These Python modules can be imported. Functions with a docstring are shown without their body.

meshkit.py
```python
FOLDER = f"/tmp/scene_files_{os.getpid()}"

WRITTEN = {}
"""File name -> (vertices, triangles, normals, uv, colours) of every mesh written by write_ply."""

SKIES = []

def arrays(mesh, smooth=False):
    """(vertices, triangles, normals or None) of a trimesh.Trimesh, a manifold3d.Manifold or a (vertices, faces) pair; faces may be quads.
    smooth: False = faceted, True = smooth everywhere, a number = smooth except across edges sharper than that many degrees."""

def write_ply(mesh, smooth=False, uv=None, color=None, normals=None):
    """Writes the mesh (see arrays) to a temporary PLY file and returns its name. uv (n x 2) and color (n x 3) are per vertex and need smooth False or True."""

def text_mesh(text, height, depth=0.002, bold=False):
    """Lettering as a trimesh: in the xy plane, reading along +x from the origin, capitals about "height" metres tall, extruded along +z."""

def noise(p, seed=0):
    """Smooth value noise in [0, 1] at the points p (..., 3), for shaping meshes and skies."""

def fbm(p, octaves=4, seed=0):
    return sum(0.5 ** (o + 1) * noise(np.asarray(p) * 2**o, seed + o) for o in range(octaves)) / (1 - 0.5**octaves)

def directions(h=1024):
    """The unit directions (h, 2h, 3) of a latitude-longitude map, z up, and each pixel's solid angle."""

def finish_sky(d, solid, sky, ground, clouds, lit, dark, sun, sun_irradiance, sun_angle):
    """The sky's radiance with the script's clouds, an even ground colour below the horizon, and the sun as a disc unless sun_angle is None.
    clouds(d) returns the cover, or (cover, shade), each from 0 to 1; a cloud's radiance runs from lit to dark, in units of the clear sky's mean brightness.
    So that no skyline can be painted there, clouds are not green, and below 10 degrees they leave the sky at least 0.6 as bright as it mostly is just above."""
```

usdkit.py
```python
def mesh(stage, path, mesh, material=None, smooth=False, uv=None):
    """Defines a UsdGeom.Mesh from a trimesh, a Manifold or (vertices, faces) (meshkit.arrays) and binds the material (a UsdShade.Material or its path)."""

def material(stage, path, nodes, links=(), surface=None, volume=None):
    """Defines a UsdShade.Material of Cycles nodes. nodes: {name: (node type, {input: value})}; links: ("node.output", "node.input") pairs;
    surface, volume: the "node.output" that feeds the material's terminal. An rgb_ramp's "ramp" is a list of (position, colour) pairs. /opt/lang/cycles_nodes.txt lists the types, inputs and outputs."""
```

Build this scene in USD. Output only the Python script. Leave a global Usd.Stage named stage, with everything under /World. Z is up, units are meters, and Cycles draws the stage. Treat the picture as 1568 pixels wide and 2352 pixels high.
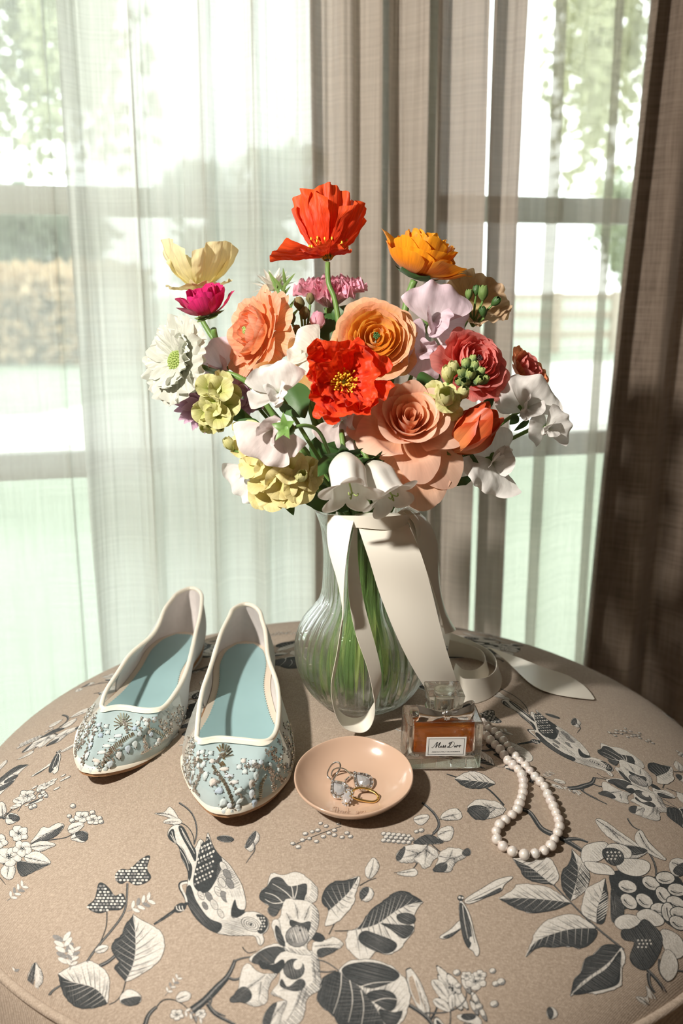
import math, random
import numpy as np
import trimesh
import shapely
from shapely.geometry import Polygon, LineString, Point, box as sbox
from shapely.ops import unary_union
from scipy.interpolate import CubicSpline, PchipInterpolator
import manifold3d as m3
from pxr import Usd, UsdGeom, UsdLux, UsdShade, Gf, Sdf
import usdkit, meshkit

stage = Usd.Stage.CreateInMemory()
UsdGeom.SetStageUpAxis(stage, UsdGeom.Tokens.z)
UsdGeom.SetStageMetersPerUnit(stage, 1.0)
UsdGeom.Xform.Define(stage, '/World')
UsdGeom.Scope.Define(stage, '/World/Looks')

# ------------------------------------------------------------------ camera
F, PIT, CZ = 2200.0, math.radians(13.5), 0.787          # focal length in pixels of the 1568 wide picture, pitch, height
cam = UsdGeom.Camera.Define(stage, '/World/camera')
cam.CreateHorizontalApertureAttr(24.0)
cam.CreateVerticalApertureAttr(36.0)
cam.CreateFocalLengthAttr(24.0 * F / 1568)
cam.CreateFStopAttr(6.5)
cam.CreateFocusDistanceAttr(0.70)
cam.CreateClippingRangeAttr(Gf.Vec2f(0.02, 500))
cam.CreateExposureAttr(0.0)
xf = UsdGeom.Xformable(cam)
xf.AddTranslateOp().Set(Gf.Vec3d(0, 0, CZ))
xf.AddRotateXOp().Set(90 - math.degrees(PIT))

# ------------------------------------------------------------------ light
dome = UsdLux.DomeLight.Define(stage, '/World/sky')
dome.CreateColorAttr(Gf.Vec3f(0.90, 0.96, 1.0))
dome.CreateIntensityAttr(2.45)
sun = UsdLux.DistantLight.Define(stage, '/World/sun')
sun.CreateAngleAttr(0.6)
sun.CreateColorAttr(Gf.Vec3f(1.0, 0.93, 0.80))
sun.CreateIntensityAttr(1.3)
def aim(prim, d):                     # turns a light whose beam is -z along d
    d = np.asarray(d, float); d /= np.linalg.norm(d)
    q = Gf.Rotation(Gf.Vec3d(0, 0, -1), Gf.Vec3d(*map(float, d)))
    UsdGeom.Xformable(prim).AddOrientOp(UsdGeom.XformOp.PrecisionDouble).Set(Gf.Quatd(q.GetQuat()))
aim(sun, (0.62, 0.55, -0.62))
# the photographer's hand-held light: small, warm, close on the left
lamp = UsdLux.SphereLight.Define(stage, '/World/lamp')
lamp.CreateRadiusAttr(0.022)
lamp.CreateColorAttr(Gf.Vec3f(1.0, 0.935, 0.845))
lamp.CreateIntensityAttr(2450.0)
UsdGeom.Xformable(lamp).AddTranslateOp().Set(Gf.Vec3d(-0.48, 0.18, CZ + 0.30))

# ------------------------------------------------------------------ helpers
CP, SP = math.cos(PIT), math.sin(PIT)
XC, YC, RO, D0, H2 = .009, .76, .328, .327, .11          # the ottoman: centre, radius, drop of its crown below the camera, dome height
def ray(px, py):
    u = (np.asarray(px, float) - 784) / F; v = (np.asarray(py, float) - 1176) / F
    return np.stack([u + 0 * v, CP - v * SP + 0 * u, -(SP + v * CP) + 0 * u], -1)
def P(px, py, z):
    return ray(px, py) * np.asarray(z, float)[..., None] + [0, 0, CZ]
def zdome(x, y):
    t2 = ((x - XC) ** 2 + (y - YC) ** 2) / RO ** 2
    return CZ - D0 - H2 * (1 - np.sqrt(np.maximum(1 - .985 * t2, 1e-4)))
def ndome(x, y):
    e = 1e-4
    n = np.stack([-(zdome(x + e, y) - zdome(x - e, y)) / (2 * e), -(zdome(x, y + e) - zdome(x, y - e)) / (2 * e), np.ones_like(x)], -1)
    return n / np.linalg.norm(n, axis=-1, keepdims=True)
def on(px, py, h=0.0):
    """The points on the ottoman's dome (raised by h) under the given places of the photograph."""
    d = ray(px, py); shp = d.shape[:-1]; d = d.reshape(-1, 3)
    lo, hi = np.full(len(d), .30), np.full(len(d), 1.6)
    zs = np.linspace(.3, 1.3, 161)
    q = d[:, None] * zs[None, :, None]
    f = q[..., 2] + CZ - zdome(q[..., 0], q[..., 1]) - h
    i = np.clip(np.argmax(f < 0, 1), 1, None); i[f.min(1) > 0] = np.argmin(np.abs(f[f.min(1) > 0]), 1).clip(1) if (f.min(1) > 0).any() else 0
    lo, hi = zs[i - 1], zs[i]
    for _ in range(26):
        m = (lo + hi) / 2; q = d * m[:, None]
        up = q[:, 2] + CZ - zdome(q[:, 0], q[:, 1]) - h > 0
        lo, hi = np.where(up, m, lo), np.where(up, hi, m)
    return (d * ((lo + hi) / 2)[:, None] + [0, 0, CZ]).reshape(*shp, 3)
def unit(v):
    v = np.asarray(v, float); return v / (np.linalg.norm(v, axis=-1, keepdims=True) + 1e-15)

_names = {}
def numbered(parent, name):
    k = (parent, name); _names[k] = _names.get(k, -1) + 1
    return name if _names[k] == 0 else f'{name}_{_names[k]:03d}'
def tag(prim, label=None, cat=None, group=None, kind=None):
    for k, v in (('label', label), ('category', cat), ('group', group), ('kind', kind)):
        if v: prim.SetCustomDataByKey(k, v)
    return prim
class Thing:
    """A thing at loc; its parts are given in world coordinates."""
    def __init__(self, name, label=None, cat=None, loc=(0, 0, 0), group=None, kind=None, path=None):
        self.path = path or '/World/' + numbered('/World', name); self.loc = np.asarray(loc, float)
        x = UsdGeom.Xform.Define(stage, self.path); x.AddTranslateOp().Set(Gf.Vec3d(*map(float, loc)))
        self.prim = tag(x.GetPrim(), label, cat, group, kind)
    def part(self, name, mesh, mat, smooth=False, uv=None, label=None, kind=None, under=None):
        if hasattr(mesh, 'to_mesh'):
            m = mesh.to_mesh(); v, f = np.array(m.vert_properties[:, :3]), np.array(m.tri_verts)
        elif isinstance(mesh, (tuple, list)): v, f = np.asarray(mesh[0], float), np.asarray(mesh[1], int)
        else: v, f = np.array(mesh.vertices), np.array(mesh.faces)
        base = under or self.path
        p = base + '/' + numbered(base, name)
        usdkit.mesh(stage, p, (v - self.loc, f), mat, smooth, uv)
        tag(stage.GetPrimAtPath(p), label, kind=kind)
        return p
def one(name, mesh, mat, label=None, cat=None, group=None, kind=None, smooth=False, uv=None):
    """A thing that is a single mesh."""
    p = '/World/' + numbered('/World', name)
    usdkit.mesh(stage, p, mesh, mat, smooth, uv)
    return tag(stage.GetPrimAtPath(p), label, cat, group, kind)
def cat_m(ms):
    vs, fs, n = [], [], 0
    for m in ms:
        if hasattr(m, 'vertices'): v, f = np.array(m.vertices), np.array(m.faces)
        else: v, f = np.asarray(m[0], float), np.asarray(m[1], int)
        if f.shape[1] == 4: f = np.vstack([f[:, [0, 1, 2]], f[:, [0, 2, 3]]])
        vs.append(v); fs.append(f + n); n += len(v)
    return np.vstack(vs), np.vstack(fs)
def grid_faces(nu, nv, wrap_u=False, wrap_v=False):
    """Quads of an nu x nv grid of points (row-major, v fastest) as triangles."""
    i = np.arange(nu if wrap_u else nu - 1); j = np.arange(nv if wrap_v else nv - 1)
    I, J = [a.ravel() for a in np.meshgrid(i, j, indexing='ij')]
    I2, J2 = (I + 1) % nu, (J + 1) % nv
    a, b, c_, d = I * nv + J, I2 * nv + J, I2 * nv + J2, I * nv + J2
    return np.vstack([np.stack([a, b, c_], 1), np.stack([a, c_, d], 1)])
def tube(pts, rad, sides=8, cap=True):
    p = np.asarray(pts, float); n = len(p)
    rad = np.broadcast_to(np.asarray(rad, float), (n,))
    t = unit(np.gradient(p, axis=0))
    a = np.cross(t[0], [0, 0, 1.0] if abs(t[0][2]) < .9 else [1.0, 0, 0]); a /= np.linalg.norm(a)
    A = [a]
    for k in range(1, n):
        a = A[-1] - t[k] * (A[-1] @ t[k]); A.append(a / (np.linalg.norm(a) + 1e-12))
    A = np.array(A); B = np.cross(t, A)
    th = np.arange(sides) * 2 * np.pi / sides
    v = p[:, None] + rad[:, None, None] * (np.cos(th)[None, :, None] * A[:, None] + np.sin(th)[None, :, None] * B[:, None])
    f = grid_faces(n, sides, wrap_v=True)
    v = v.reshape(-1, 3)
    if cap:
        v = np.vstack([v, p[0], p[-1]]); k = np.arange(sides)
        f = np.vstack([f, np.stack([np.full(sides, n * sides), k, (k + 1) % sides], 1), np.stack([np.full(sides, n * sides + 1), (n - 1) * sides + (k + 1) % sides, (n - 1) * sides + k], 1)])
    return v, f[:, ::-1]
def spline(pts, n, closed=False):
    p = np.asarray(pts, float)
    if closed: p = np.vstack([p, p[:1]])
    d = np.r_[0, np.cumsum(np.sqrt(np.linalg.norm(np.diff(p, axis=0), axis=1)) + 1e-9)]
    return CubicSpline(d, p, bc_type='periodic' if closed else 'natural')(np.linspace(0, d[-1], n, endpoint=not closed))
def lathe(prof, n=64, loc=(0, 0, 0), flute=None):
    """Revolves (r, z) pairs; flute(theta) scales r."""
    prof = np.asarray(prof, float); th = np.arange(n) * 2 * np.pi / n
    k = np.ones((len(prof), n)) if flute is None else flute(th[None, :], prof[:, 1:2])
    r = prof[:, :1] * k
    v = np.stack([r * np.cos(th), r * np.sin(th), np.broadcast_to(prof[:, 1:2], r.shape)], -1).reshape(-1, 3) + loc
    return v, grid_faces(len(prof), n, wrap_v=True)[:, ::-1]
def boxm(c0, c1):
    c0, c1 = np.minimum(c0, c1), np.maximum(c0, c1)
    m = trimesh.creation.box(c1 - c0); m.apply_translation((c0 + c1) / 2); return m
def rbox(size, r, n=3):
    """A box with rounded edges about the origin."""
    s = np.asarray(size, float) / 2 - r
    c = [m3.Manifold.sphere(r, 4 * n).translate([a * s[0], b * s[1], d * s[2]]) for a in (-1, 1) for b in (-1, 1) for d in (-1, 1)]
    return m3.Manifold.batch_hull(c)
def frame(z, x=None):
    """3 x 3 with columns x, y, z, z along the given axis."""
    z = unit(z); x = np.asarray([1.0, 0, 0] if x is None else x, float)
    x = x - z * (x @ z)
    if np.linalg.norm(x) < 1e-6: x = np.array([0, 1.0, 0]) - z * z[1]
    x = unit(x); return np.stack([x, np.cross(z, x), z], 1)

# ------------------------------------------------------------------ materials
_mats = {}
def mat(name, nodes, links=(), surface=None, volume=None):
    if name not in _mats: _mats[name] = usdkit.material(stage, '/World/Looks/' + name, nodes, links, surface, volume)
    return _mats[name]
def plain(name, col, rough=.5, **kw):
    return mat(name, {'p': ('principled_bsdf', {'base_color': col, 'roughness': rough, **kw})}, surface='p.BSDF')
def noisy(name, c0, c1, scale=20, rough=.6, stretch=(1, 1, 1), bump=0.0, bump_scale=None, bdist=.001, detail=4, space='position', **kw):
    """Two tones mixed by noise in the object's own space, with an optional fine relief."""
    n = {'g': ('texture_coordinate', {}), 'm': ('mapping', {'scale': stretch}), 'n': ('noise_texture', {'scale': scale, 'detail': detail}),
         'x': ('mix_color', {'a': c0, 'b': c1}), 'p': ('principled_bsdf', {'roughness': rough, **kw})}
    l = [('g.object', 'm.vector'), ('m.vector', 'n.vector'), ('n.fac', 'x.fac'), ('x.result', 'p.base_color')]
    if bump:
        n['n2'] = ('noise_texture', {'scale': bump_scale or scale * 4, 'detail': 3}); n['b'] = ('bump', {'strength': bump, 'distance': bdist})
        l += [('m.vector', 'n2.vector'), ('n2.fac', 'b.height'), ('b.normal', 'p.normal')]
    return mat(name, n, l, 'p.BSDF')
# ================================================================== the room
YAW = math.radians(14.0)
WE = np.array([math.cos(YAW), math.sin(YAW), 0.0]); WN = np.array([math.sin(YAW), -math.cos(YAW), 0.0]); W0 = np.array([0, 1.37, 0.0])
UPV = np.array([0, 0, 1.0])
def wall_hit(px, py=648, off=0.0):
    """(s, z) along the window wall's plane, off metres into the room, where the photograph shows (px, py)."""
    d = ray(px, py); o = np.array([0, 0, CZ]); q = W0 + WN * off
    t = ((q - o) @ WN) / (d @ WN); X = o + d * t[..., None]
    return (X - q) @ WE, X[..., 2]
def wp(s, off, z):
    return W0 + WE * np.asarray(s, float)[..., None] + WN * np.asarray(off, float)[..., None] + UPV * np.asarray(z, float)[..., None]
def wbox(s0, s1, o0, o1, z0, z1):
    m = boxm((0, 0, 0), (1, 1, 1)); u = np.array(m.vertices)
    v = W0 + WE * (s0 + (s1 - s0) * u[:, :1]) + WN * (o0 + (o1 - o0) * u[:, 1:2]) + UPV * (z0 + (z1 - z0) * u[:, 2:])
    f = np.array(m.faces)
    return trimesh.Trimesh(v, f[:, ::-1] if o1 > o0 else f, process=False)
plaster = noisy('plaster', (.27, .235, .195), (.30, .26, .22), 6, .9)
paint = noisy('window_paint', (.62, .58, .51), (.68, .64, .57), 12, .55)
oak = noisy('oak_floor', (.20, .12, .06), (.30, .19, .10), 6, .45, (1, 12, 1))
glass_pane = mat('window_glass', {'t': ('transparent_bsdf', {'color': (.96, .98, .97)}), 'g': ('glossy_bsdf', {'roughness': .02}), 'f': ('fresnel', {'IOR': 1.45}), 'm': ('mix_closure', {})},
                 [('f.fac', 'm.fac'), ('t.BSDF', 'm.closure1'), ('g.BSDF', 'm.closure2')], 'm.closure')
ZC, ZT = 2.55, 2.16                                      # ceiling, head of the windows
S1b, S2a = float(wall_hit(880)[0]), float(wall_hit(945)[0])
S1a, S2b = S1b - .95, S2a + .95
SL, SR = -1.75, 1.95
ZR = [float(wall_hit(100, 455)[1]), float(wall_hit(100, 1080)[1])]
TH = .10
wallm = [wbox(SL, S1a, -TH, 0, 0, ZC), wbox(S1b, S2a, -TH, 0, 0, ZC), wbox(S2b, SR, -TH, 0, 0, ZC), wbox(S1a, S1b, -TH, 0, ZT, ZC), wbox(S2a, S2b, -TH, 0, ZT, ZC),
         wbox(S1a, S1b, -TH, 0, 0, .06), wbox(S2a, S2b, -TH, 0, 0, .06)]
one('wall_back', cat_m(wallm), plaster, 'taupe plaster wall between and around the two tall windows', 'wall', kind='structure')
YB = -1.9
PL, PR = wp(SL, 0, 0), wp(SR, 0, 0)
def wallbox(a, b, n, t=.08):
    a, b = np.asarray(a, float), np.asarray(b, float); n = np.asarray(n, float)
    v = np.array([[*(q[:2] + n[:2] * k), z] for z in (0, ZC) for k in (0, t) for q in (a, b)])
    return trimesh.convex.convex_hull(v)
one('wall_left', wallbox(PL, (PL[0], YB), (-1, 0)), plaster, 'plain plaster wall at the left of the room', 'wall', kind='structure')
one('wall_right', wallbox(PR, (PR[0], YB), (1, 0)), plaster, 'plain plaster wall at the right of the room', 'wall', kind='structure')
one('wall_front', wallbox((PL[0], YB), (PR[0], YB), (0, -1)), plaster, 'plain plaster wall behind the viewer', 'wall', kind='structure')
fl = trimesh.convex.convex_hull(np.array([[*q, z] for z in (-.06, 0) for q in ((PL[0] - .1, YB - .1), (PR[0] + .1, YB - .1), (PR[0] + .1, PR[1] + .1), (PL[0] - .1, PL[1] + .1))]))
one('floor', fl, oak, 'dark oak board floor of the room', 'floor', kind='structure')
ce = fl.copy(); ce.apply_translation((0, 0, ZC + .06))
one('ceiling', ce, plaster, 'plain ceiling of the room', 'ceiling', kind='structure')
for k, (a, b, side) in enumerate(((S1a, S1b, 'left'), (S2a, S2b, 'right'))):
    w = Thing(f'window_{k + 1}', f'tall painted window with cross rails behind the {side} part of the sheer curtains', 'window', wp((a + b) / 2, 0, .06), kind='structure')
    fw = .045
    w.part('stile', wbox(a, a + fw, -.075, -.02, .06, ZT), paint); w.part('stile', wbox(b - fw, b, -.075, -.02, .06, ZT), paint)
    w.part('head_rail', wbox(a + fw, b - fw, -.075, -.02, ZT - fw, ZT), paint); w.part('bottom_rail', wbox(a + fw, b - fw, -.075, -.02, .06, .10), paint)
    rz = [ZR[0] + .36, ZR[0], ZR[1], ZR[1] - .36]
    rz = rz[:3]
    for z in rz:
        w.part('cross_rail', wbox(a + fw, b - fw, -.07, -.025, z - .0175, z + .0175), paint)
    edges = [ZT - fw] + rz + [.10]
    for z1, z0 in zip(edges[:-1], edges[1:]):
        lo, hi = z0 + (.0175 if z0 != .10 else 0), z1 - (.0175 if z1 != ZT - fw else 0)
        w.part('pane', wbox(a + fw, b - fw, -.050, -.046, lo, hi), glass_pane)
# ================================================================== outdoors
ZG = -.55
rng = np.random.default_rng(11)
lawn_m = noisy('lawn_grass', (.165, .19, .135), (.24, .27, .20), 3, .9, detail=6)
drive_m = noisy('pale_gravel', (.46, .44, .41), (.54, .52, .48), 30, .95)
wood_m = noisy('fence_wood', (.30, .24, .18), (.40, .33, .26), 9, .9)
bark_m = noisy('bark', (.12, .09, .06), (.20, .16, .11), 14, .95)
def leafy(name, col, trans):
    return mat(name, {'i': ('geometry', {}), 'h': ('hsv', {'color': col}), 'r': ('map_range', {'to_min': .6, 'to_max': 1.35}), 'd': ('diffuse_bsdf', {}), 't': ('translucent_bsdf', {'color': trans}), 'm': ('mix_closure', {'fac': .4})},
               [('i.random_per_island', 'r.value'), ('r.result', 'h.value'), ('h.color', 'd.color'), ('d.BSDF', 'm.closure1'), ('t.BSDF', 'm.closure2')], 'm.closure')
lf_green, lf_yellow, lf_orange, lf_dark = leafy('leaf_green', (.34, .40, .25), (.42, .48, .28)), leafy('leaf_yellow', (.50, .52, .34), (.58, .58, .34)), leafy('leaf_orange', (.66, .47, .28), (.66, .46, .26)), leafy('leaf_dark', (.28, .31, .23), (.26, .30, .20))
def gslab(poly, z0, z1): 
    m = trimesh.creation.extrude_polygon(Polygon(poly), z1 - z0, engine='earcut'); m.apply_translation((0, 0, z0)); return m
def ow(s, d): return (W0 + WE * s - WN * d)[:2]         # s along the wall, d out from it
one('lawn', gslab([ow(-60, .12), ow(60, .12), ow(60, 90), ow(-60, 90)], ZG - .1, ZG), lawn_m, 'sunlit lawn outside the windows', 'lawn', kind='structure')
def leaves(centres, size, rg, droop=0.0):
    n = len(centres); a = rg.normal(size=(n, 3)); a[:, 2] -= droop; a = unit(a); b = unit(np.cross(a, rg.normal(size=(n, 3))))
    L = size * rg.uniform(.7, 1.3, (n, 1)); w = L * .34
    q = np.stack([centres, centres + a * L * .5 + b * w, centres + a * L, centres + a * L * .5 - b * w], 1)
    q[:, 2:3] += 0; k = np.arange(n)[:, None] * 4
    return q.reshape(-1, 3), np.vstack([k + [0, 1, 2], k + [0, 2, 3]])
def blob(c, r, n, rg, shell=.75):
    u = unit(rg.normal(size=(n, 3))); return np.asarray(c) + u * (rg.uniform(shell ** 3, 1, (n, 1)) ** (1 / 3)) * r
def at_d(px, py, d):                                    # a point d metres ahead at a place of the photograph
    r = ray(px, py); return np.array([0, 0, CZ]) + r * (d / r[1])
def tree(x, y, h, r, m, label, n, size, droop, seed, name='tree', base=ZG, low=.35):
    rg = np.random.default_rng(seed); t = Thing(name, label, 'tree', (x, y, base), 'trees beyond the lawn' if False else None)
    top = base + h
    t.part('trunk', tube([(x, y, base), (x + .1, y, base + h * .4), (x - .05, y + .1, top - r * .5)], [h * .035, h * .028, h * .012], 9), bark_m, True)
    cs = []
    for k in range(16):
        u = unit(rg.normal(size=3)); c = np.array([x, y, base + h * (low + .15) + (h * (1 - low - .15)) * rg.uniform(0, 1)]) + u * r * [.75, .75, .25]
        cs.append(blob(c, r * rg.uniform(.3, .5) * np.array([1, 1, .8]), n // 16, rg, .3))
        t.part('branch', tube([(x, y, base + h * .35), ((x + c[0]) / 2, (y + c[1]) / 2, (base + h * .35 + c[2]) / 2 + .1), c], [h * .014, h * .009, h * .003], 6), bark_m, True)
    t.part('foliage', leaves(np.vstack(cs), size, rg, droop), m, kind='stuff')
def hang(x, y, z, m, label, n, seed, w=1.3, drop=1.6, name='willow_tree'):
    """A weeping crown: curtains of leaves hanging from arched branches on a trunk."""
    rg = np.random.default_rng(seed); t = Thing(name, label, 'tree', (x, y, ZG))
    t.part('trunk', tube([(x, y, ZG), (x + .1, y + .1, z * .6), (x, y, z + .4)], [.22, .17, .1], 9), bark_m, True)
    cs = []
    for k in range(22):
        an = rg.uniform(0, 6.28); rr = w * rg.uniform(.3, 1); ex, ey = x + rr * math.cos(an), y + rr * math.sin(an)
        t.part('branch', tube(spline([(x, y, z + .2), ((x + ex) / 2, (y + ey) / 2, z + .7), (ex, ey, z + .2)], 7), np.linspace(.04, .012, 7), 5), bark_m, True)
        for j in range(7):
            l = drop * rg.uniform(.4, 1); q = np.linspace(0, 1, n // 154)[:, None]
            cs.append(np.array([ex, ey, z + .25]) + rg.normal(size=(1, 3)) * [.22, .22, .1] - q * [0, 0, l] + rg.normal(size=(n // 154, 3)) * .05)
    t.part('foliage', leaves(np.vstack(cs), .12, rg, .8), m, kind='stuff')
# the drive: a pale strip across the view, the fence and its post-and-rails at the right, a russet hedge at the left
one('driveway', gslab([ow(-40, 6.6), ow(2.0, 6.9), ow(40, 7.2), ow(40, 14.0), ow(2.4, 13.5), ow(-1.0, 8.9), ow(-40, 8.5)], ZG - .02, ZG + .012), drive_m, 'pale gravel drive crossing the lawn outside', 'driveway', kind='structure')
fa, fb = np.array(at_d(1000, 800, 18.6))[:2], np.array(at_d(1800, 800, 19.4))[:2]
for k in range(8):
    pass
fence = Thing('paddock_fence', 'wooden post-and-rail paddock fence beyond the drive, seen through the right window', 'fence', (*((fa + fb) / 2), ZG))
nd = unit(fb - fa); pn = np.array([-nd[1], nd[0]])
def bar(a, b, z0, z1, t):
    return trimesh.convex.convex_hull(np.array([[*(q + pn * k), z] for q in (a, b) for k in (-t / 2, t / 2) for z in (z0, z1)]))
Lf = np.linalg.norm(fb - fa); npost = 7
for k in range(npost):
    q = fa + nd * Lf * k / (npost - 1)
    fence.part('post', bar(q - nd * .08, q + nd * .08, ZG, ZG + 1.16, .14), wood_m)
for k in range(npost - 1):
    a, b = fa + nd * Lf * k / (npost - 1), fa + nd * Lf * (k + 1) / (npost - 1)
    for z in (.28, .66, 1.0): fence.part('rail', bar(a, b, ZG + z, ZG + z + .13, .05), wood_m)
rg = np.random.default_rng(5)
hx0, hx1 = at_d(-420, 830, 16.0)[0], at_d(330, 830, 16.0)[0]
hedge = Thing('russet_hedge', 'long russet autumn hedge across the far lawn, seen through the left window', 'hedge', ((hx0 + hx1) / 2, 16.6, ZG))
hc = np.stack([rg.uniform(hx0, hx1, 9000), 16.6 + rg.normal(0, .35, 9000), ZG + 1.55 * rg.uniform(0, 1, 9000) ** .8], 1)
hedge.part('foliage', leaves(hc, .20, rg, .1), lf_orange, kind='stuff')
hedge.part('stems', cat_m([tube([(x, 16.6, ZG), (x + .1, 16.65, ZG + .8), (x - .1, 16.55, ZG + 1.4)], [.03, .02, .01], 5) for x in np.linspace(hx0, hx1, 26)]), bark_m, True)
for j, (px, d, h, r, m, lb, n, sz, dr, lo) in enumerate((
        (60, 25, 3.0, 1.9, lf_dark, 'round dark green tree just behind the russet hedge, leftmost', 3600, .3, 0, .1),
        (560, 25, 4.0, 1.8, lf_green, 'mid green round tree in line with the inner edge of the left window', 3200, .32, 0, .1),
        (-420, 24, 6.2, 2.4, lf_green, 'tall green tree beyond the far left edge of the left window', 3200, .3, 0, .25),
        (1540, 36, 4.5, 3.0, lf_green, 'distant green tree beyond the fence behind the taupe drape', 3200, .36, 0, .1))):
    q = at_d(px, 648, d); tree(q[0], q[1], h, r, m, lb, n, sz, dr, 40 + j, base=ZG, low=lo)
q = at_d(-150, 648, 9.0); hang(q[0], q[1], 3.5, lf_yellow, 'pale green weeping tree hanging across the top of the left window', 9000, 61, 1.9, 2.0)
q = at_d(1660, 648, 9.5); hang(q[0], q[1], 3.6, lf_yellow, 'pale yellow-green weeping tree hanging across the top of the right window', 12000, 62, 2.3, 2.3)
# ================================================================== curtains
def cloth(name, diff, trans, fac, weave=900., tint=(.66, .66, .65), lo=.75, mixf=.74):
    """Sheer woven cloth: fac of it is thread (reflecting and letting light through), the rest is open."""
    return mat(name, {'g': ('geometry', {}), 'mx': ('mapping', {'scale': (weave, weave, 3.0)}), 'mz': ('mapping', {'scale': (5.0, 5.0, weave)}),
                      'nx': ('noise_texture', {'scale': 1.0, 'detail': 2}), 'nz': ('noise_texture', {'scale': 1.0, 'detail': 2}), 's': ('math', {'math_type': 'add'}), 'r': ('map_range', {'from_min': .7, 'from_max': 1.3, 'to_min': lo, 'to_max': 1.2 - .2 * lo}),
                      'c': ('hsv', {'color': diff}), 'c2': ('hsv', {'color': trans}), 'd': ('diffuse_bsdf', {}), 'l': ('translucent_bsdf', {}), 'm': ('mix_closure', {'fac': mixf}), 't': ('transparent_bsdf', {'color': tint}), 'o': ('mix_closure', {'fac': fac})},
               [('g.position', 'mx.vector'), ('g.position', 'mz.vector'), ('mx.vector', 'nx.vector'), ('mz.vector', 'nz.vector'), ('nx.fac', 's.value1'), ('nz.fac', 's.value2'), ('s.value', 'r.value'), ('r.result', 'c.value'), ('r.result', 'c2.value'),
                ('c.color', 'd.color'), ('c2.color', 'l.color'), ('d.BSDF', 'm.closure1'), ('l.BSDF', 'm.closure2'), ('t.BSDF', 'o.closure1'), ('m.closure', 'o.closure2')], 'o.closure')
sheer = cloth('sheer_voile', (.80, .79, .73), (.80, .83, .77), .44, tint=(.74, .74, .72))
drape_m = mat('taupe_linen', {'g': ('geometry', {}), 'mx': ('mapping', {'scale': (700., 700., 12.)}), 'mz': ('mapping', {'scale': (14., 14., 700.)}), 'nx': ('noise_texture', {'detail': 2}), 'nz': ('noise_texture', {'detail': 2}), 's': ('math', {'math_type': 'add'}),
              'x': ('rgb_ramp', {'ramp': [(.62, (.185, .138, .105)), (1.0, (.37, .295, .235))]}), 'h': ('math', {'math_type': 'multiply', 'value2': .85}), 'd': ('principled_bsdf', {'roughness': .85, 'specular_ior_level': .2, 'sheen_weight': .2}), 'l': ('translucent_bsdf', {'color': (.10, .07, .05)}), 'm': ('mix_closure', {'fac': .16}), 'b': ('bump', {'strength': .3, 'distance': .0006})},
              [('g.position', 'mx.vector'), ('g.position', 'mz.vector'), ('mx.vector', 'nx.vector'), ('mz.vector', 'nz.vector'), ('nx.fac', 's.value1'), ('nz.fac', 's.value2'), ('s.value', 'h.value1'), ('h.value', 'x.fac'), ('x.color', 'd.base_color'), ('s.value', 'b.height'), ('b.normal', 'd.normal'), ('d.BSDF', 'm.closure1'), ('l.BSDF', 'm.closure2')], 'm.closure')
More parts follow.
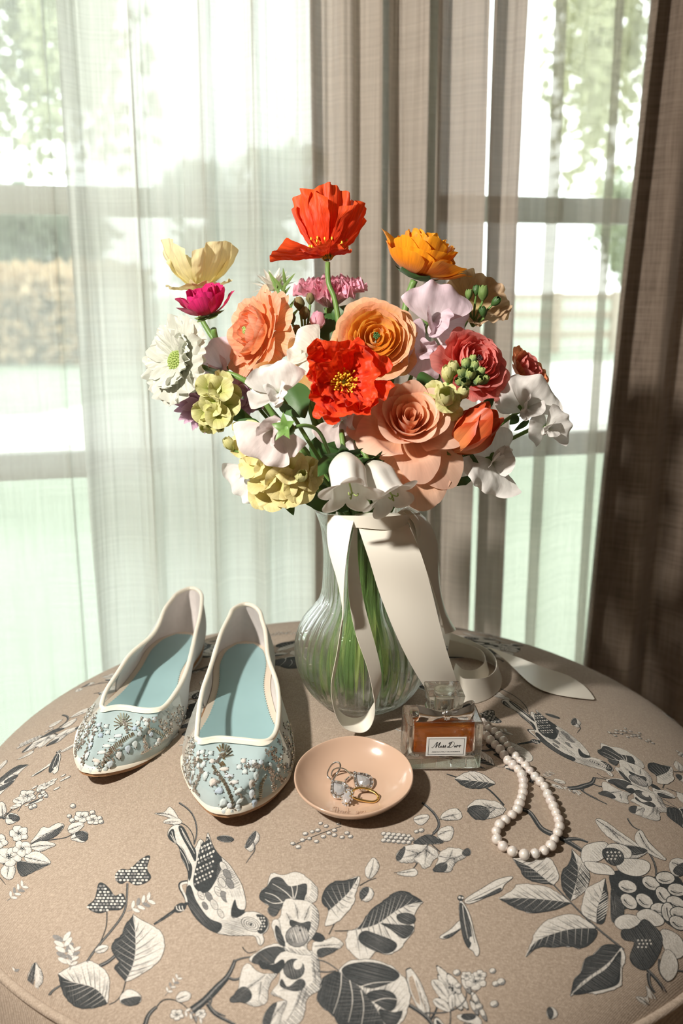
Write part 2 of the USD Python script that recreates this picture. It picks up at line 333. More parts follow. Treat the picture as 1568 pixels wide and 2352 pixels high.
def curtain(path, ztop, zbot, nz=60, nu=None, sway=.004, seed=0, gather=None):
    """path: (s, off) control points of the hem seen from above; doubling back makes a fold of several layers."""
    nu = nu or len(path) * 14
    q = spline(path, nu); zs = np.linspace(ztop, zbot, nz)
    U = np.arange(nu) / nu
    S = np.repeat(q[None, :, 0], nz, 0); O = np.repeat(q[None, :, 1], nz, 0)
    a = np.stack(np.broadcast_arrays(U[None] * len(path) * 1.3, zs[:, None] * 1.6, 0 * U[None] + seed), -1)
    S = S + sway * (meshkit.fbm(a, 3, seed) - .5) * 2; O = O + sway * 1.6 * (meshkit.fbm(a + 31.7, 3, seed + 7) - .5) * 2
    if gather is not None: S, O = gather(S, O, zs[:, None] + 0 * S)
    return wp(S, O, zs[:, None] + 0 * S).reshape(-1, 3), grid_faces(nz, nu)
def sx(px): return wall_hit(np.asarray(px, float), 648, .09)[0]
def pth(lst): return [(float(sx(p)), o) for p, o in lst]
ROD = 2.30
# a thin net right across the left window, and a denser white voile in broad folds in front of its right half
left = pth([(-420, .045), (-330, .060), (-240, .045), (-150, .055), (-60, .045), (20, .055), (75, .048), (124, .058), (136, .052), (132, .046), (180, .05), (250, .045), (322, .055), (400, .046), (470, .056), (540, .046), (600, .055), (650, .05), (700, .055)])
lc = one('sheer_curtain', curtain(left, ROD, .05, 60, 300, .006, 3), sheer, 'thin white net curtain across the left window', 'curtain', smooth=True)
voile = cloth('white_voile', (.82, .81, .76), (.95, .96, .91), .86, tint=(.95, .95, .95), mixf=.66, lo=.86)
vp = pth([(176, .115), (215, .088), (268, .082), (312, .096), (322, .106), (322, .110), (334, .106), (352, .090), (400, .084), (455, .096), (471, .108), (470, .113), (482, .110), (505, .090), (552, .088), (580, .102), (586, .110), (585, .115), (597, .110), (612, .100), (640, .092), (690, .090), (716, .108)])
one('voile_curtain', curtain(vp, ROD, .05, 64, 560, .006, 4), voile, 'white voile curtain falling in broad folds between the left window and the wall', 'curtain', smooth=True)
linen_m = cloth('taupe_lining', (.77, .69, .605), (.36, .31, .26), .97, 700, lo=.80, mixf=.3)
for k, (lb, pts) in enumerate((('leftmost and widest of the four taupe linen curtain panels', [(704, .135), (716, .120), (742, .108), (775, .128), (806, .112), (832, .120), (848, .145)]), ('second of the four taupe linen curtain panels, behind the orange ranunculus', [(868, .140), (880, .118), (904, .112), (926, .128), (941, .145)]),
        ('third of the four taupe linen curtain panels from the left', [(963, .145), (978, .122), (1005, .112), (1034, .130), (1062, .146)]), ('rightmost taupe linen curtain panel, edging the clear part of the right window', [(1084, .142), (1096, .122), (1120, .118), (1140, .132), (1149, .142)]))):
    one('linen_panel', curtain(pth(pts), ROD, .05, 60, 140, .006, 5 + k), linen_m, lb, 'curtain', smooth=True)
right = pth([(700, .05), (760, .055), (820, .05), (856, .058), (900, .05), (952, .058), (1010, .052), (1072, .060), (1110, .05), (1150, .065), (1190, .075), (1238, .062), (1272, .068), (1280, .078), (1264, .085), (1246, .090), (1240, .098), (1254, .105), (1296, .085), (1362, .066), (1396, .070), (1402, .080), (1390, .086), (1376, .091), (1372, .098), (1386, .105), (1440, .075), (1530, .06), (1600, .08), (1680, .06)])
sheer2 = cloth('sheer_linen', (.76, .72, .64), (.72, .69, .61), .40, 800, tint=(.78, .77, .74), lo=.68)
one('sheer_curtain', curtain(right, ROD, .05, 64, 760, .005, 8), sheer2, 'ecru sheer curtain with two narrow folds across the right window', 'curtain', smooth=True)
def dsx(px, py): return wall_hit(np.asarray(px, float), py, .17)
def drape_gather(S, O, Z):
    """The drape's edge runs in towards the bottom."""
    k = np.clip((ZR[0] + .5 - Z) / 1.2, 0, 2)
    return S - .052 * k ** 1.05 * np.clip(1 - (S - S.min()) / .5, .2, 1), O
s0 = float(dsx(1480, 40)[0]) + .012
dpath = [(s0, .19), (s0 + .006, .165), (s0 + .03, .16), (s0 + .045, .185), (s0 + .07, .19), (s0 + .10, .165), (s0 + .115, .20), (s0 + .135, .25), (s0 + .165, .24), (s0 + .175, .17), (s0 + .20, .16), (s0 + .235, .22), (s0 + .27, .25), (s0 + .30, .17), (s0 + .34, .18), (s0 + .38, .25), (s0 + .43, .19), (s0 + .48, .24), (s0 + .53, .18)]
dv, df = curtain(dpath, ROD + .04, .03, 70, 240, .006, 21, drape_gather)
one('heavy_drape', (dv, df), drape_m, 'heavy taupe linen drape at the right of the windows', 'drape', smooth=True)
rod_m = plain('curtain_rod_metal', (.12, .10, .08), .4, metallic=1.0)
rod = Thing('curtain_rod', 'dark metal rod carrying the sheer curtains and the taupe drape', 'curtain rod', wp(0, .13, ROD + .06))
rod.part('pole', tube(np.array([wp(s, .13, ROD + .065) for s in np.linspace(SL + .1, SR - .1, 5)]), .011, 14), rod_m, 40)
for s in np.linspace(SL + .14, SR - .14, 30):
    m = trimesh.creation.torus(.016, .0025, major_sections=18, minor_sections=6); m.apply_transform(trimesh.transformations.rotation_matrix(np.pi / 2, [0, 1, 0])); m.apply_transform(trimesh.transformations.rotation_matrix(YAW, [0, 0, 1])); m.apply_translation(wp(s, .13, ROD + .06))
    rod.part('ring', m, rod_m, True)
# ================================================================== the ottoman
fabric = mat('printed_linen', {'g': ('geometry', {}), 'm1': ('mapping', {'scale': (1500., 420., 1500.), 'rotation': (0, 0, .12)}), 'm2': ('mapping', {'scale': (420., 1500., 420.), 'rotation': (0, 0, .12)}), 'n1': ('noise_texture', {'detail': 1}), 'n2': ('noise_texture', {'detail': 1}), 's': ('math', {'math_type': 'add'}),
        'wr': ('mapping', {'rotation': (0, 0, .12)}), 'wa': ('wave_texture', {'scale': 330., 'bands_direction': 'x', 'distortion': .5}), 'wb': ('wave_texture', {'scale': 330., 'bands_direction': 'y', 'distortion': .5}), 'w0': ('math', {'math_type': 'subtract'}), 'w': ('math', {'math_type': 'absolute'}), 'wm': ('math', {'math_type': 'multiply', 'value2': .52}), 'sn': ('math', {'math_type': 'multiply', 'value2': .66}), 's2': ('math', {'math_type': 'add'}),
        'x': ('rgb_ramp', {'ramp': [(.48, (.31, .245, .188)), (.76, (.475, .385, .308)), (1.0, (.61, .51, .42))]}), 'h': ('math', {'math_type': 'multiply', 'value2': .72}), 'p': ('principled_bsdf', {'roughness': .9, 'specular_ior_level': .15, 'sheen_weight': .08}), 'b': ('bump', {'strength': .6, 'distance': .0004})},
        [('g.position', 'm1.vector'), ('g.position', 'm2.vector'), ('m1.vector', 'n1.vector'), ('m2.vector', 'n2.vector'), ('n1.fac', 's.value1'), ('n2.fac', 's.value2'), ('g.position', 'wr.vector'), ('wr.vector', 'wa.vector'), ('wr.vector', 'wb.vector'), ('wa.fac', 'w0.value1'), ('wb.fac', 'w0.value2'), ('w0.value', 'w.value1'), ('w.value', 'wm.value1'), ('s.value', 'sn.value1'), ('sn.value', 's2.value1'), ('wm.value', 's2.value2'),
         ('s2.value', 'h.value1'), ('h.value', 'x.fac'), ('x.color', 'p.base_color'), ('s2.value', 'b.height'), ('b.normal', 'p.normal')], 'p.BSDF')
ott = Thing('ottoman', 'round ottoman with a domed top in beige linen printed with grey birds and flowers', 'ottoman', (XC, YC, 0))
def ring_mesh(prof, n=160):
    return lathe(prof, n, (XC, YC, 0))
rr = np.r_[np.linspace(0.0005, .9, 46), np.linspace(.91, 1.0, 14)] * RO
zz = zdome(XC + rr, YC + 0 * rr)
top = np.stack([rr, zz], 1); ze = zz[-1]
side = [(RO + .001, ze - .004), (RO + .003, ze - .012), (RO + .004, ze - .03), (RO + .003, ze - .10), (RO, .12), (RO - .004, .075)]
ott.part('cushion_top', ring_mesh(top[::-1]), fabric, True)
ott.part('side_panel', ring_mesh(([(RO, ze)] + side)[::-1] ), fabric, True)
an = np.linspace(0, 2 * np.pi, 181)
ott.part('seam_welt', tube(np.stack([XC + (RO + .001) * np.cos(an), YC + (RO + .001) * np.sin(an), ze - .001 + 0 * an], 1), .0032, 8), fabric, True)
wood_leg = noisy('leg_wood', (.10, .06, .03), (.16, .10, .055), 10, .4, (1, 1, .2))
for k in range(4):
    a = math.pi / 4 + k * math.pi / 2; m = trimesh.creation.cylinder(.024, .08, sections=24); v = np.array(m.vertices); v[:, :2] *= (1 + .35 * (v[:, 2:] / .08)); v += (XC + (RO - .06) * math.cos(a), YC + (RO - .06) * math.sin(a), .04)
    ott.part('leg', (v, np.array(m.faces)), wood_leg, 40)
ott.part('underside', trimesh.Trimesh(*(lambda m: (np.array(m.vertices) + (XC, YC, .079), np.array(m.faces)))(trimesh.creation.cylinder(RO - .005, .006, sections=80)), process=False), plain('black_cloth', (.02, .02, .02), .9))
# ================================================================== glass, ribbon, dish, jewels, perfume, pearls
def clear_glass(name, col=(1, 1, 1), ior=1.48, keep=.5, rough=0.0, shade=(.97, .98, .97)):
    """Glass that refracts, part of which lets light straight through so that what stands in it is lit."""
    return mat(name, {'g': ('glass_bsdf', {'color': col, 'IOR': ior, 'roughness': rough}), 't': ('transparent_bsdf', {'color': shade}), 'm': ('mix_closure', {'fac': keep})},
               [('t.BSDF', 'm.closure1'), ('g.BSDF', 'm.closure2')], 'm.closure')
vglass = clear_glass('vase_glass', (.985, .99, .98), 1.45, .72, shade=(.99, .99, .985))
water_m = clear_glass('vase_water', (.98, .99, .975), 1.2, .35)
VB = on(831., 1607.); VX, VY, VZ = VB
prof = [(.0, .0), (.026, .0), (.033, .0012), (.0405, .008), (.0475, .019), (.0522, .032), (.0536, .044), (.0520, .057), (.0468, .069), (.0395, .078), (.0345, .085), (.0318, .094), (.0308, .108), (.0306, .124), (.0318, .140), (.0345, .151), (.0366, .1565), (.0368, .158), (.0355, .1585)]
po = spline(prof, 90)
inn = [(.0338, .1575), (.0322, .150), (.0296, .139), (.0284, .124), (.0286, .108), (.0296, .094), (.0322, .0858), (.0370, .0795), (.0442, .0700), (.0496, .058), (.0512, .045), (.0500, .033), (.0456, .021), (.0385, .011), (.030, .0062), (.0005, .0055)]
pi_ = spline(inn, 70); po[0, 0] = .0004
NFL = 46
def flute(th, z):
    fade = np.clip((z - .004) / .02, 0, 1) * np.clip((.150 - z) / .02, 0, 1)
    return 1 + fade * (.022 * np.abs(np.cos(NFL / 2 * th)) - .013)
n_th = NFL * 8
vout = lathe(po, n_th, VB, flute); vin = lathe(pi_, n_th, VB)
vase = Thing('vase', 'fluted clear glass vase with a round belly and flared lip holding the bouquet', 'vase', VB)
vase.part('glass_body', cat_m([vout, vin]), vglass, True)
WL = .0615
iw = [(r, z) for r, z in pi_[::-1] if z < WL]
rin = float(np.interp(WL, [z for _, z in iw], [r for r, _ in iw]))
wprof = np.array([(max(r - .0006, .0004), z + .0003) for r, z in iw] + [(rin - .0006, WL), (.0004, WL)])
water = Thing('water', 'clear water filling the lower half of the fluted vase', 'water', VB)
water.part('body', lathe(wprof, 96, VB), water_m, 35)

# ------------------------------------------------------------------ ribbon
satin = mat('cream_satin', {'g': ('texture_coordinate', {}), 'm': ('mapping', {'scale': (900., 900., 40.)}), 'n': ('noise_texture', {'detail': 2}), 'b': ('bump', {'strength': .12, 'distance': .0002}),
      'p': ('principled_bsdf', {'base_color': (.90, .86, .76), 'roughness': .24, 'specular_ior_level': .8, 'sheen_weight': .2, 'anisotropic': .4}), 't': ('translucent_bsdf', {'color': (.62, .55, .42)}), 'x': ('mix_closure', {'fac': .06})},
      [('g.object', 'm.vector'), ('m.vector', 'n.vector'), ('n.fac', 'b.height'), ('b.normal', 'p.normal'), ('p.BSDF', 'x.closure1'), ('t.BSDF', 'x.closure2')], 'x.closure')
def strip(left, right, n=70, m=13, bow=0.0, thick=.0004, end_point=0.0):
    """A ribbon between two edge curves given as 3-D points; bow lifts its middle; a thin solid."""
    a, b = spline(left, n), spline(right, n)
    k = np.linspace(0, 1, m)
    v = a[:, None] * (1 - k)[None, :, None] + b[:, None] * k[None, :, None]
    t = unit(np.gradient((a + b) / 2, axis=0)); nn = unit(np.cross(t, unit(b - a)))
    v = v + nn[:, None] * (bow * np.sin(np.pi * k))[None, :, None]
    if end_point:                                        # a pointed cut end
        w = np.clip((np.linspace(0, 1, n) - (1 - end_point)) / end_point, 0, 1)[:, None]
        kk = np.clip(k[None], w * .92, None); v = a[:, None] * (1 - kk)[..., None] + b[:, None] * kk[..., None]
    f = grid_faces(n, m); N = n * m
    v1 = (v + nn[:, None] * thick / 2).reshape(-1, 3); v2 = (v - nn[:, None] * thick / 2).reshape(-1, 3)
    idx = np.arange(N).reshape(n, m); rim = np.r_[idx[:, 0], idx[-1, 1:], idx[-2::-1, -1], idx[0, -2:0:-1]]
    r2 = np.roll(rim, -1)
    sidef = np.vstack([np.stack([rim, rim + N, r2 + N], 1), np.stack([rim, r2 + N, r2], 1)])
    return np.vstack([v1, v2]), np.vstack([f, f[:, ::-1] + N, sidef])
def Z(q, s=2.904, ox=640, oy=1160):                     # points read off the enlarged ribbon, with depths
    q = np.asarray(q, float); return P(ox + q[:, 0] / s, oy + q[:, 1] / s, q[:, 2])
def G(q, h, s=2.904, ox=640, oy=1160):                  # ...lying h above the ottoman
    q = np.asarray(q, float); return on(ox + q[:, 0] / s, oy + q[:, 1] / s, h)
zg = lambda x, y: float((on(640 + x / 2.904, 1160 + y / 2.904) @ [0, CP, -SP]) + CZ * SP)
rib = Thing('ribbon', 'cream satin ribbon tied around the bouquet stems with loops and trailing ends', 'ribbon', VB + [0, -.03, .15])
rib.part('wide_tail', strip(Z([(505, 60, .712), (522, 120, .696), (560, 240, .684), (610, 390, .683), (662, 560, .686), (742, 770, .686), (828, 965, .690), (915, 1125, .698), (985, 1235, .706)]),
                            Z([(842, 60, .715), (868, 140, .699), (930, 280, .688), (990, 460, .690), (1048, 690, .697), (1108, 930, .700), (1165, 1110, .708), (1195, 1210, .716), (1225, 1290, .722)]), 80, 15, .0012), satin, 40)
rib.part('wrap', strip(Z([(322, 62, .712), (420, 70, .694), (520, 72, .686), (640, 78, .684), (760, 74, .688), (860, 62, .698), (940, 50, .716)]),
                       Z([(330, 190, .712), (420, 150, .698), (520, 150, .690), (640, 160, .688), (760, 165, .692), (860, 150, .702), (950, 150, .720)]), 50, 9, 0), satin, 40)
rib.part('loop', strip(Z([(330, 66, .700), (322, 200, .696), (345, 350, .692), (384, 480, .688), (414, 620, .684), (426, 720, .682), (412, 850, .681), (388, 1000, .683), (362, 1130, .686), (350, 1230, .690), (366, 1350, .697), (402, 1440, .704)] ) if False else
                       Z([(330, 66, .700), (322, 200, .696), (345, 350, .692), (384, 480, .688), (414, 620, .684), (424, 720, .682), (408, 850, .681), (384, 1000, .684), (358, 1130, .688), (348, 1230, .692), (362, 1340, .699), (392, 1430, .706), (440, 1490, .711), (510, 1516, .714), (578, 1512, .716), (622, 1460, .714), (640, 1380, .710), (634, 1290, .706), (590, 1085, .699), (532, 920, .694), (492, 770, .692), (464, 570, .691), (466, 350, .692), (492, 190, .693), (512, 90, .694)]),
                       Z([(508, 80, .690), (484, 170, .686), (456, 330, .682), (440, 470, .680), (432, 610, .679), (430, 720, .678), (421, 850, .689), (400, 1000, .693), (376, 1130, .698), (364, 1230, .703), (376, 1320, .709), (404, 1372, .716), (450, 1408, .722), (510, 1420, .726), (570, 1405, .727), (610, 1360, .724), (645, 1300, .718), (684, 1180, .710), (655, 980, .703), (606, 800, .699), (566, 640, .697), (532, 420, .696), (524, 250, .696), (524, 170, .696), (524, 90, .696)]), 190, 11, 0), satin, 40)
rib.part('fold', strip(Z([(790, 52, .705), (850, 90, .700), (880, 150, .700), (930, 280, .706), (985, 440, .712), (1040, 600, .722), (1085, 760, .738), (1110, 860, .755)]),
                       Z([(880, 20, .722), (960, 70, .722), (1020, 150, .724), (1056, 260, .728), (1068, 420, .735), (1076, 560, .745), (1110, 700, .765), (1180, 830, .79)]), 60, 11, .002), satin, 40)
rib.part('back_loop', strip(Z([(820, 40, .708), (870, 80, .700), (905, 130, .699), (920, 200, .703), (935, 270, .709)]), Z([(860, 24, .716), (905, 60, .708), (936, 110, .707), (944, 190, .709), (942, 270, .712)]), 24, 7, .0008), satin, 40)
def edge_strip(pts, h, lean, n=70):
    """Ribbon standing on its edge on the ottoman: px of the bottom edge, its height, how far it leans outward."""
    b = G(pts, .0006); t = np.gradient(spline(b, 60), axis=0); b2 = spline(b, 60)
    side = unit(np.cross(t, [0, 0, 1.0])); h = np.interp(np.linspace(0, 1, 60), np.linspace(0, 1, len(h)), h)[:, None]
    return strip(b2[::4], (b2 + side * lean * h + [0, 0, 1] * h)[::4], n, 7)
rib.part('floor_loop', edge_strip([(1085, 905), (1180, 975), (1300, 1010), (1420, 1060), (1480, 1130), (1470, 1225), (1400, 1290), (1300, 1325), (1200, 1330), (1120, 1290)], [.022, .02, .016, .014, .014, .016, .02, .022], .35), satin, 40)
rib.part('floor_loop', edge_strip([(1120, 1010), (1240, 1015), (1350, 1040), (1400, 1110), (1370, 1180), (1290, 1230), (1190, 1230), (1110, 1180)], [.018, .014, .012, .012, .014, .017, .02], .3), satin, 40)
tl = on(np.array([1120., 1165, 1215, 1260, 1300, 1340, 1365]), np.array([1500., 1518, 1537, 1552, 1560, 1580, 1606]), .0012); tr_ = on(np.array([1124., 1160, 1200, 1240, 1290, 1330, 1362]), np.array([1503., 1526, 1560, 1586, 1600, 1606, 1608]), .0009)
tl[:, 2] += np.array([.006, .007, .007, .006, .004, .002, .0003]); tr_[:, 2] += np.array([.006, .004, .002, .001, .001, .001, .0003])
rib.part('tail_end', strip(tl, tr_, 40, 9, 0), satin, 40)

# ------------------------------------------------------------------ dish
clay = noisy('pink_ceramic', (.56, .385, .28), (.60, .415, .305), 40, .22, bump=.15, bump_scale=240, bdist=.0003, coat_weight=.6, coat_roughness=.06)
DB = on(811., 1818.); DN = ndome(DB[0], DB[1]); DM = frame(unit(DN + [0.0, -.02, 0]), [1, 0, 0])
dp = [(.0004, .0032), (.012, .0033), (.022, .0042), (.030, .0072), (.0355, .0115), (.0386, .0150), (.0398, .0158), (.0404, .0150), (.0398, .0132), (.0365, .0088), (.031, .0042), (.026, .0012), (.0245, .0), (.0004, .0003)]
dv, df = lathe(spline(dp, 110), 128)
wob = 1 + .012 * np.sin(2 * np.arctan2(dv[:, 1], dv[:, 0]) + .6) + .008 * np.sin(3 * np.arctan2(dv[:, 1], dv[:, 0]) + 2)
dv[:, :2] *= wob[:, None]; dv[:, 2] += .0004 * np.sin(5 * np.arctan2(dv[:, 1], dv[:, 0])) * np.clip(dv[:, 2] / .015, 0, 1)
def to_dish(v): return np.asarray(v) @ DM.T + DB
dish = Thing('ring_dish', 'small round blush pink ceramic dish holding the earrings and the gold ring', 'dish', DB)
dbody = dish.part('body', (to_dish(dv), df), clay, True)
def dish_z(x, y): r = math.hypot(x, y); return float(np.interp(r, [0, .012, .022, .030, .0355, .0386], [.0032, .0033, .0042, .0072, .0115, .0150]))
def handwriting(strokes, s, x0, y0, lift, rad, dz):
    out = []
    for st in strokes:
        q = spline(np.array(st, float), max(8, 6 * len(st))) * s + [x0, y0]
        out.append(tube(np.stack([q[:, 0], q[:, 1], [dz(a, b) + lift for a, b in q]], 1), rad, 5))
    return cat_m(out)
thank = [[(0, 4), (.5, 5), (2, 5.2)], [(1.2, 5.2), (.9, 2.5), (.9, .2)], [(2.2, 5), (2.0, 2.5), (1.9, 0)], [(1.95, 1.6), (2.5, 2.4), (2.9, 2), (2.9, .2), (3.2, .1)], [(4.3, 1.9), (3.7, 2.2), (3.5, 1), (4, .1), (4.4, 1), (4.4, 2), (4.5, .2), (4.9, .3)], [(5.1, 2), (5.1, .1), (5.2, 1.6), (5.8, 2.1), (6, .2), (6.3, .3)], [(6.7, 5), (6.6, 2.4), (6.5, 0)], [(7.5, 2.2), (6.6, 1.1), (7.5, .1)]]
you = [[(10.2, 2), (10.3, .6), (10.9, .5), (11.2, 2)], [(11.2, 2), (11, -.6), (10.4, -2), (9.9, -1.4), (11, .1), (11.7, .5)], [(12.3, 2), (11.8, 1.2), (12.2, .1), (12.7, 1), (12.3, 2), (12.9, 1.7)], [(13.2, 2), (13.2, .4), (13.8, .2), (14.1, 2), (14.2, .3), (15, .4), (17.5, .9)]]
ink = plain('etched_line', (.44, .27, .18), .35)
hw = handwriting(thank + you, .00150, -.0135, -.0282, .00002, .00011, dish_z)
dish.part('handwriting', (to_dish(hw[0]), hw[1]), ink, True, label='faint handwritten lettering near the rim', under=dbody)

# ------------------------------------------------------------------ jewels
silver = plain('polished_silver', (.86, .85, .83), .09, metallic=1.0)
gold = plain('yellow_gold', (.90, .66, .26), .12, metallic=1.0)
gem = mat('cut_crystal', {'g': ('glass_bsdf', {'color': (1, 1, 1), 'IOR': 2.1, 'roughness': 0.0}), 's': ('glossy_bsdf', {'color': (.95, .96, 1.0), 'roughness': .05}), 'd': ('diffuse_bsdf', {'color': (.90, .91, .93)}), 'm': ('mix_closure', {'fac': .45}), 'm2': ('mix_closure', {'fac': .28})},
          [('g.BSDF', 'm.closure1'), ('s.BSDF', 'm.closure2'), ('m.closure', 'm2.closure1'), ('d.BSDF', 'm2.closure2')], 'm2.closure')
def brilliant(nx=10, table=.55, crown=.35, pav=.55, outline=None):
    """A faceted stone: table, crown and pavilion over a girdle of the given outline (unit size)."""
    th = np.arange(nx) * 2 * np.pi / nx
    o = np.stack([np.cos(th), np.sin(th)], 1) if outline is None else outline(th)
    o2 = (o + np.roll(o, -1, 0)) / 2
    v = np.vstack([np.c_[o * table, np.full(nx, crown)], np.c_[o2 * .86, np.full(nx, crown * .55)], np.c_[o, np.zeros(nx)], np.c_[o2 * .55, np.full(nx, -pav * .55)], [[o[:, 0].mean(), o[:, 1].mean(), -pav]], [[o[:, 0].mean() * table, 0, crown]]])
    return trimesh.convex.convex_hull(v)
def drop_outline(th):
    r = 1 - .18 * np.cos(th); x = np.cos(th); y = np.sin(th) * np.where(x < 0, 1, (1 - np.clip(x, 0, 1) ** 1.6) * .9 + .08)
    return np.stack([x * np.where(x > 0, 1.45, 1.0), y], 1)
def put(mesh, s, M, c):
    v = np.asarray(mesh.vertices if hasattr(mesh, 'vertices') else mesh[0]) * s @ M.T + c
    return v, np.asarray(mesh.faces if hasattr(mesh, 'faces') else mesh[1])
def J(x, y, h=.004):                                     # a place in the dish read off the enlarged dish, h above its floor
    px, py = 660 + x / 5.227, 1700 + y / 5.227
    d = ray(px, py); o = np.array([0, 0, CZ]); c0 = DB + DM[:, 2] * (.0033 + h)
    for _ in range(3):
        X = o + d * (((c0 - o) @ DM[:, 2]) / (d @ DM[:, 2])); l = (X - DB) @ DM; c0 = DB + DM[:, 2] * (dish_z(l[0], l[1]) + h)
    return X
def earring(label, tip, mid, hook, lever, up):
    a, b = J(*tip), J(*mid); t = Thing('earring', label, 'earring', (a + b) / 2)
    M = frame(up, a - b); L = np.linalg.norm(a - b)
    t.part('stone', put(brilliant(12, .34, .50, .5, drop_outline), L * .58, M, b), gem)
    for k in range(24):
        th = k * 2 * np.pi / 24; o = drop_outline(np.array([th]))[0] * L * .78
        t.part('pave_stone', put(brilliant(6, .4, .8), .00095, M, b + M @ np.array([o[0], o[1], 0])), gem if k % 2 else silver)
    th = np.arange(60) * 2 * np.pi / 60; o = drop_outline(th) * L * .78
    t.part('setting', cat_m([tube(np.r_[np.c_[o, np.full(60, -.0007)], np.c_[o[:1], [-.0007]]] @ M.T + b, .0011, 7), tube(np.r_[np.c_[o * .8, np.full(60, -.0016)], np.c_[o[:1] * .8, [-.0016]]] @ M.T + b, .0008, 6)]), silver, True)
    for th_ in (0.0, 1.9, 4.4):
        o = drop_outline(np.array([th_]))[0] * L * .62; q = b + M @ np.array([o[0], o[1], -.0005])
        t.part('prong', tube([q, q + M[:, 2] * .002, q + M[:, 2] * .0028 - M @ np.array([o[0], o[1], 0]) * .15], .0004, 6), silver, True)
    t.part('hook', tube(spline([J(*p) for p in hook], 60), np.linspace(.00075, .00055, 60), 8), silver, True)
    if lever: t.part('lever', tube(spline([J(*p) for p in lever], 20), [.0006] * 10 + list(np.linspace(.0006, .0013, 10)), 8), silver, True)
    return t
e1 = earring('silver drop earring with a pear-cut crystal at the right of the pair in the dish', (815, 425, .0042), (915, 495, .0040), [(800, 425, .0045), (760, 410, .0045), (700, 360, .004), (630, 335, .004), (560, 350, .0035), (530, 395, .002), (528, 430, .001)], [(775, 425, .004), (748, 435, .003), (725, 455, .0022), (695, 490, .0012)], DM @ unit([.15, -.35, 1]))
e2 = earring('left silver drop earring of the pair, its crystal set hook standing upright in the dish', (548, 505, .0052), (622, 590, .0045), [(540, 500, .0052), (560, 455, .0075), (600, 395, .0105), (632, 330, .0125), (630, 285, .0135), (595, 265, .0135), (540, 290, .0115), (500, 345, .008), (480, 405, .005), (488, 445, .0035), (515, 470, .0035)], [(488, 440, .0035), (505, 455, .0030), (530, 470, .0030)], DM @ unit([-.1, -.35, 1]))
ring = Thing('ring', 'yellow gold ring with an oval crystal lying in the dish in front of the earrings', 'ring', J(925, 665, .003))
rc = [J(775, 640, .0065), J(800, 595, .0060), (J(880, 573, .0058)), J(975, 590, .0052), J(1060, 635, .0035), J(1090, 685, .0012), J(1050, 735, .0012), J(960, 735, .0015), J(850, 712, .0030), J(785, 680, .0050)]
ring.part('band', tube(np.vstack([q := spline(rc, 80, True), q[:1]]), .00085, 10, False), gold, True)
hd = J(712, 690, .0052); M = frame(unit(np.array([-.55, -.65, .35])), unit(np.array([0.1, -.25, .9])))
oval = lambda th: np.stack([np.cos(th) * 1.45, np.sin(th)], 1)
ring.part('stone', put(brilliant(12, .36, .50, .5, oval), .0032, M, hd), gem)
for th_ in (.7, 2.4, 3.9, 5.5):
    o = oval(np.array([th_]))[0] * .0031; ring.part('prong', tube([hd + M @ np.array([o[0] * .6, o[1] * .6, -.0022]), hd + M @ np.array([o[0], o[1], 0]), hd + M @ np.array([o[0] * .85, o[1] * .85, .0011])], .00045, 6), gold, True)
for k in range(14):
    o = oval(np.array([k * 2 * np.pi / 14]))[0] * .0039; ring.part('halo_stone', put(brilliant(6), .0007, M, hd + M @ np.array([o[0], o[1], -.0006])), gem)
ring.part('gallery', tube([hd - M[:, 2] * .0025, (hd - M[:, 2] * .0025 + J(775, 655, .006)) / 2, J(780, 655, .006)], .0009, 8), gold, True)

# ------------------------------------------------------------------ perfume
pg = clear_glass('bottle_glass', (.98, .985, .97), 1.5, .80)
juice = mat('amber_perfume', {'g': ('glass_bsdf', {'color': (1.0, .60, .22), 'IOR': 1.33, 'roughness': 0.0}), 't': ('transparent_bsdf', {'color': (.92, .47, .16)}), 'd': ('diffuse_bsdf', {'color': (.62, .20, .04)}), 'm': ('mix_closure', {'fac': .5}), 'm2': ('mix_closure', {'fac': .02})},
            [('t.BSDF', 'm.closure1'), ('g.BSDF', 'm.closure2'), ('m.closure', 'm2.closure1'), ('d.BSDF', 'm2.closure2')], 'm2.closure')
BY = math.radians(4.5); bf = on(1017., 1773.)
BM = np.stack([[math.cos(BY), math.sin(BY), 0], [-math.sin(BY), math.cos(BY), 0], [0, 0, 1.0]], 1)
tilt = frame(unit(np.array([0, 0, 1.0]) * .55 + ndome(bf[0], bf[1] + .014) * .45), BM[:, 0]); BM = tilt
BW, BD, BH = .0545, .029, .037
BC = bf + BM @ np.array([0, BD / 2, 0])
BC[2] = float(zdome(BC[0], BC[1])) + .0003
def B(v): return np.asarray(v) @ BM.T + BC
def mani(m):
    m = m.to_mesh(); return np.array(m.vert_properties[:, :3]), np.array(m.tri_verts)
bot = Thing('perfume_bottle', 'square glass perfume bottle of amber scent with a silver bow and white label', 'perfume bottle', BC)
outer = rbox((BW, BD, BH), .0022, 3).translate([0, 0, BH / 2])
cav = rbox((BW - .0085, BD - .0075, BH - .0125), .0035, 4).translate([0, 0, .0105 + (BH - .0125) / 2])
v, f = mani(outer - cav); bot.part('glass_body', (B(v), f), pg, 30)
liq = rbox((BW - .0089, BD - .0079, BH - .0129), .0033, 4).translate([0, 0, .0105 + (BH - .0125) / 2]) ^ m3.Manifold.cube([.2, .2, .0], True) if False else rbox((BW - .0089, BD - .0079, BH - .0129), .0033, 4).translate([0, 0, .0105 + (BH - .0125) / 2])
liq = liq ^ m3.Manifold.cube([.2, .2, .0325]).translate([-.1, -.1, 0])
v, f = mani(liq); bot.part('perfume', (B(v), f), juice, 30, label='amber perfume inside the bottle')
frost = clear_glass('textured_glass', (.95, .96, .92), 1.5, .85, .12)
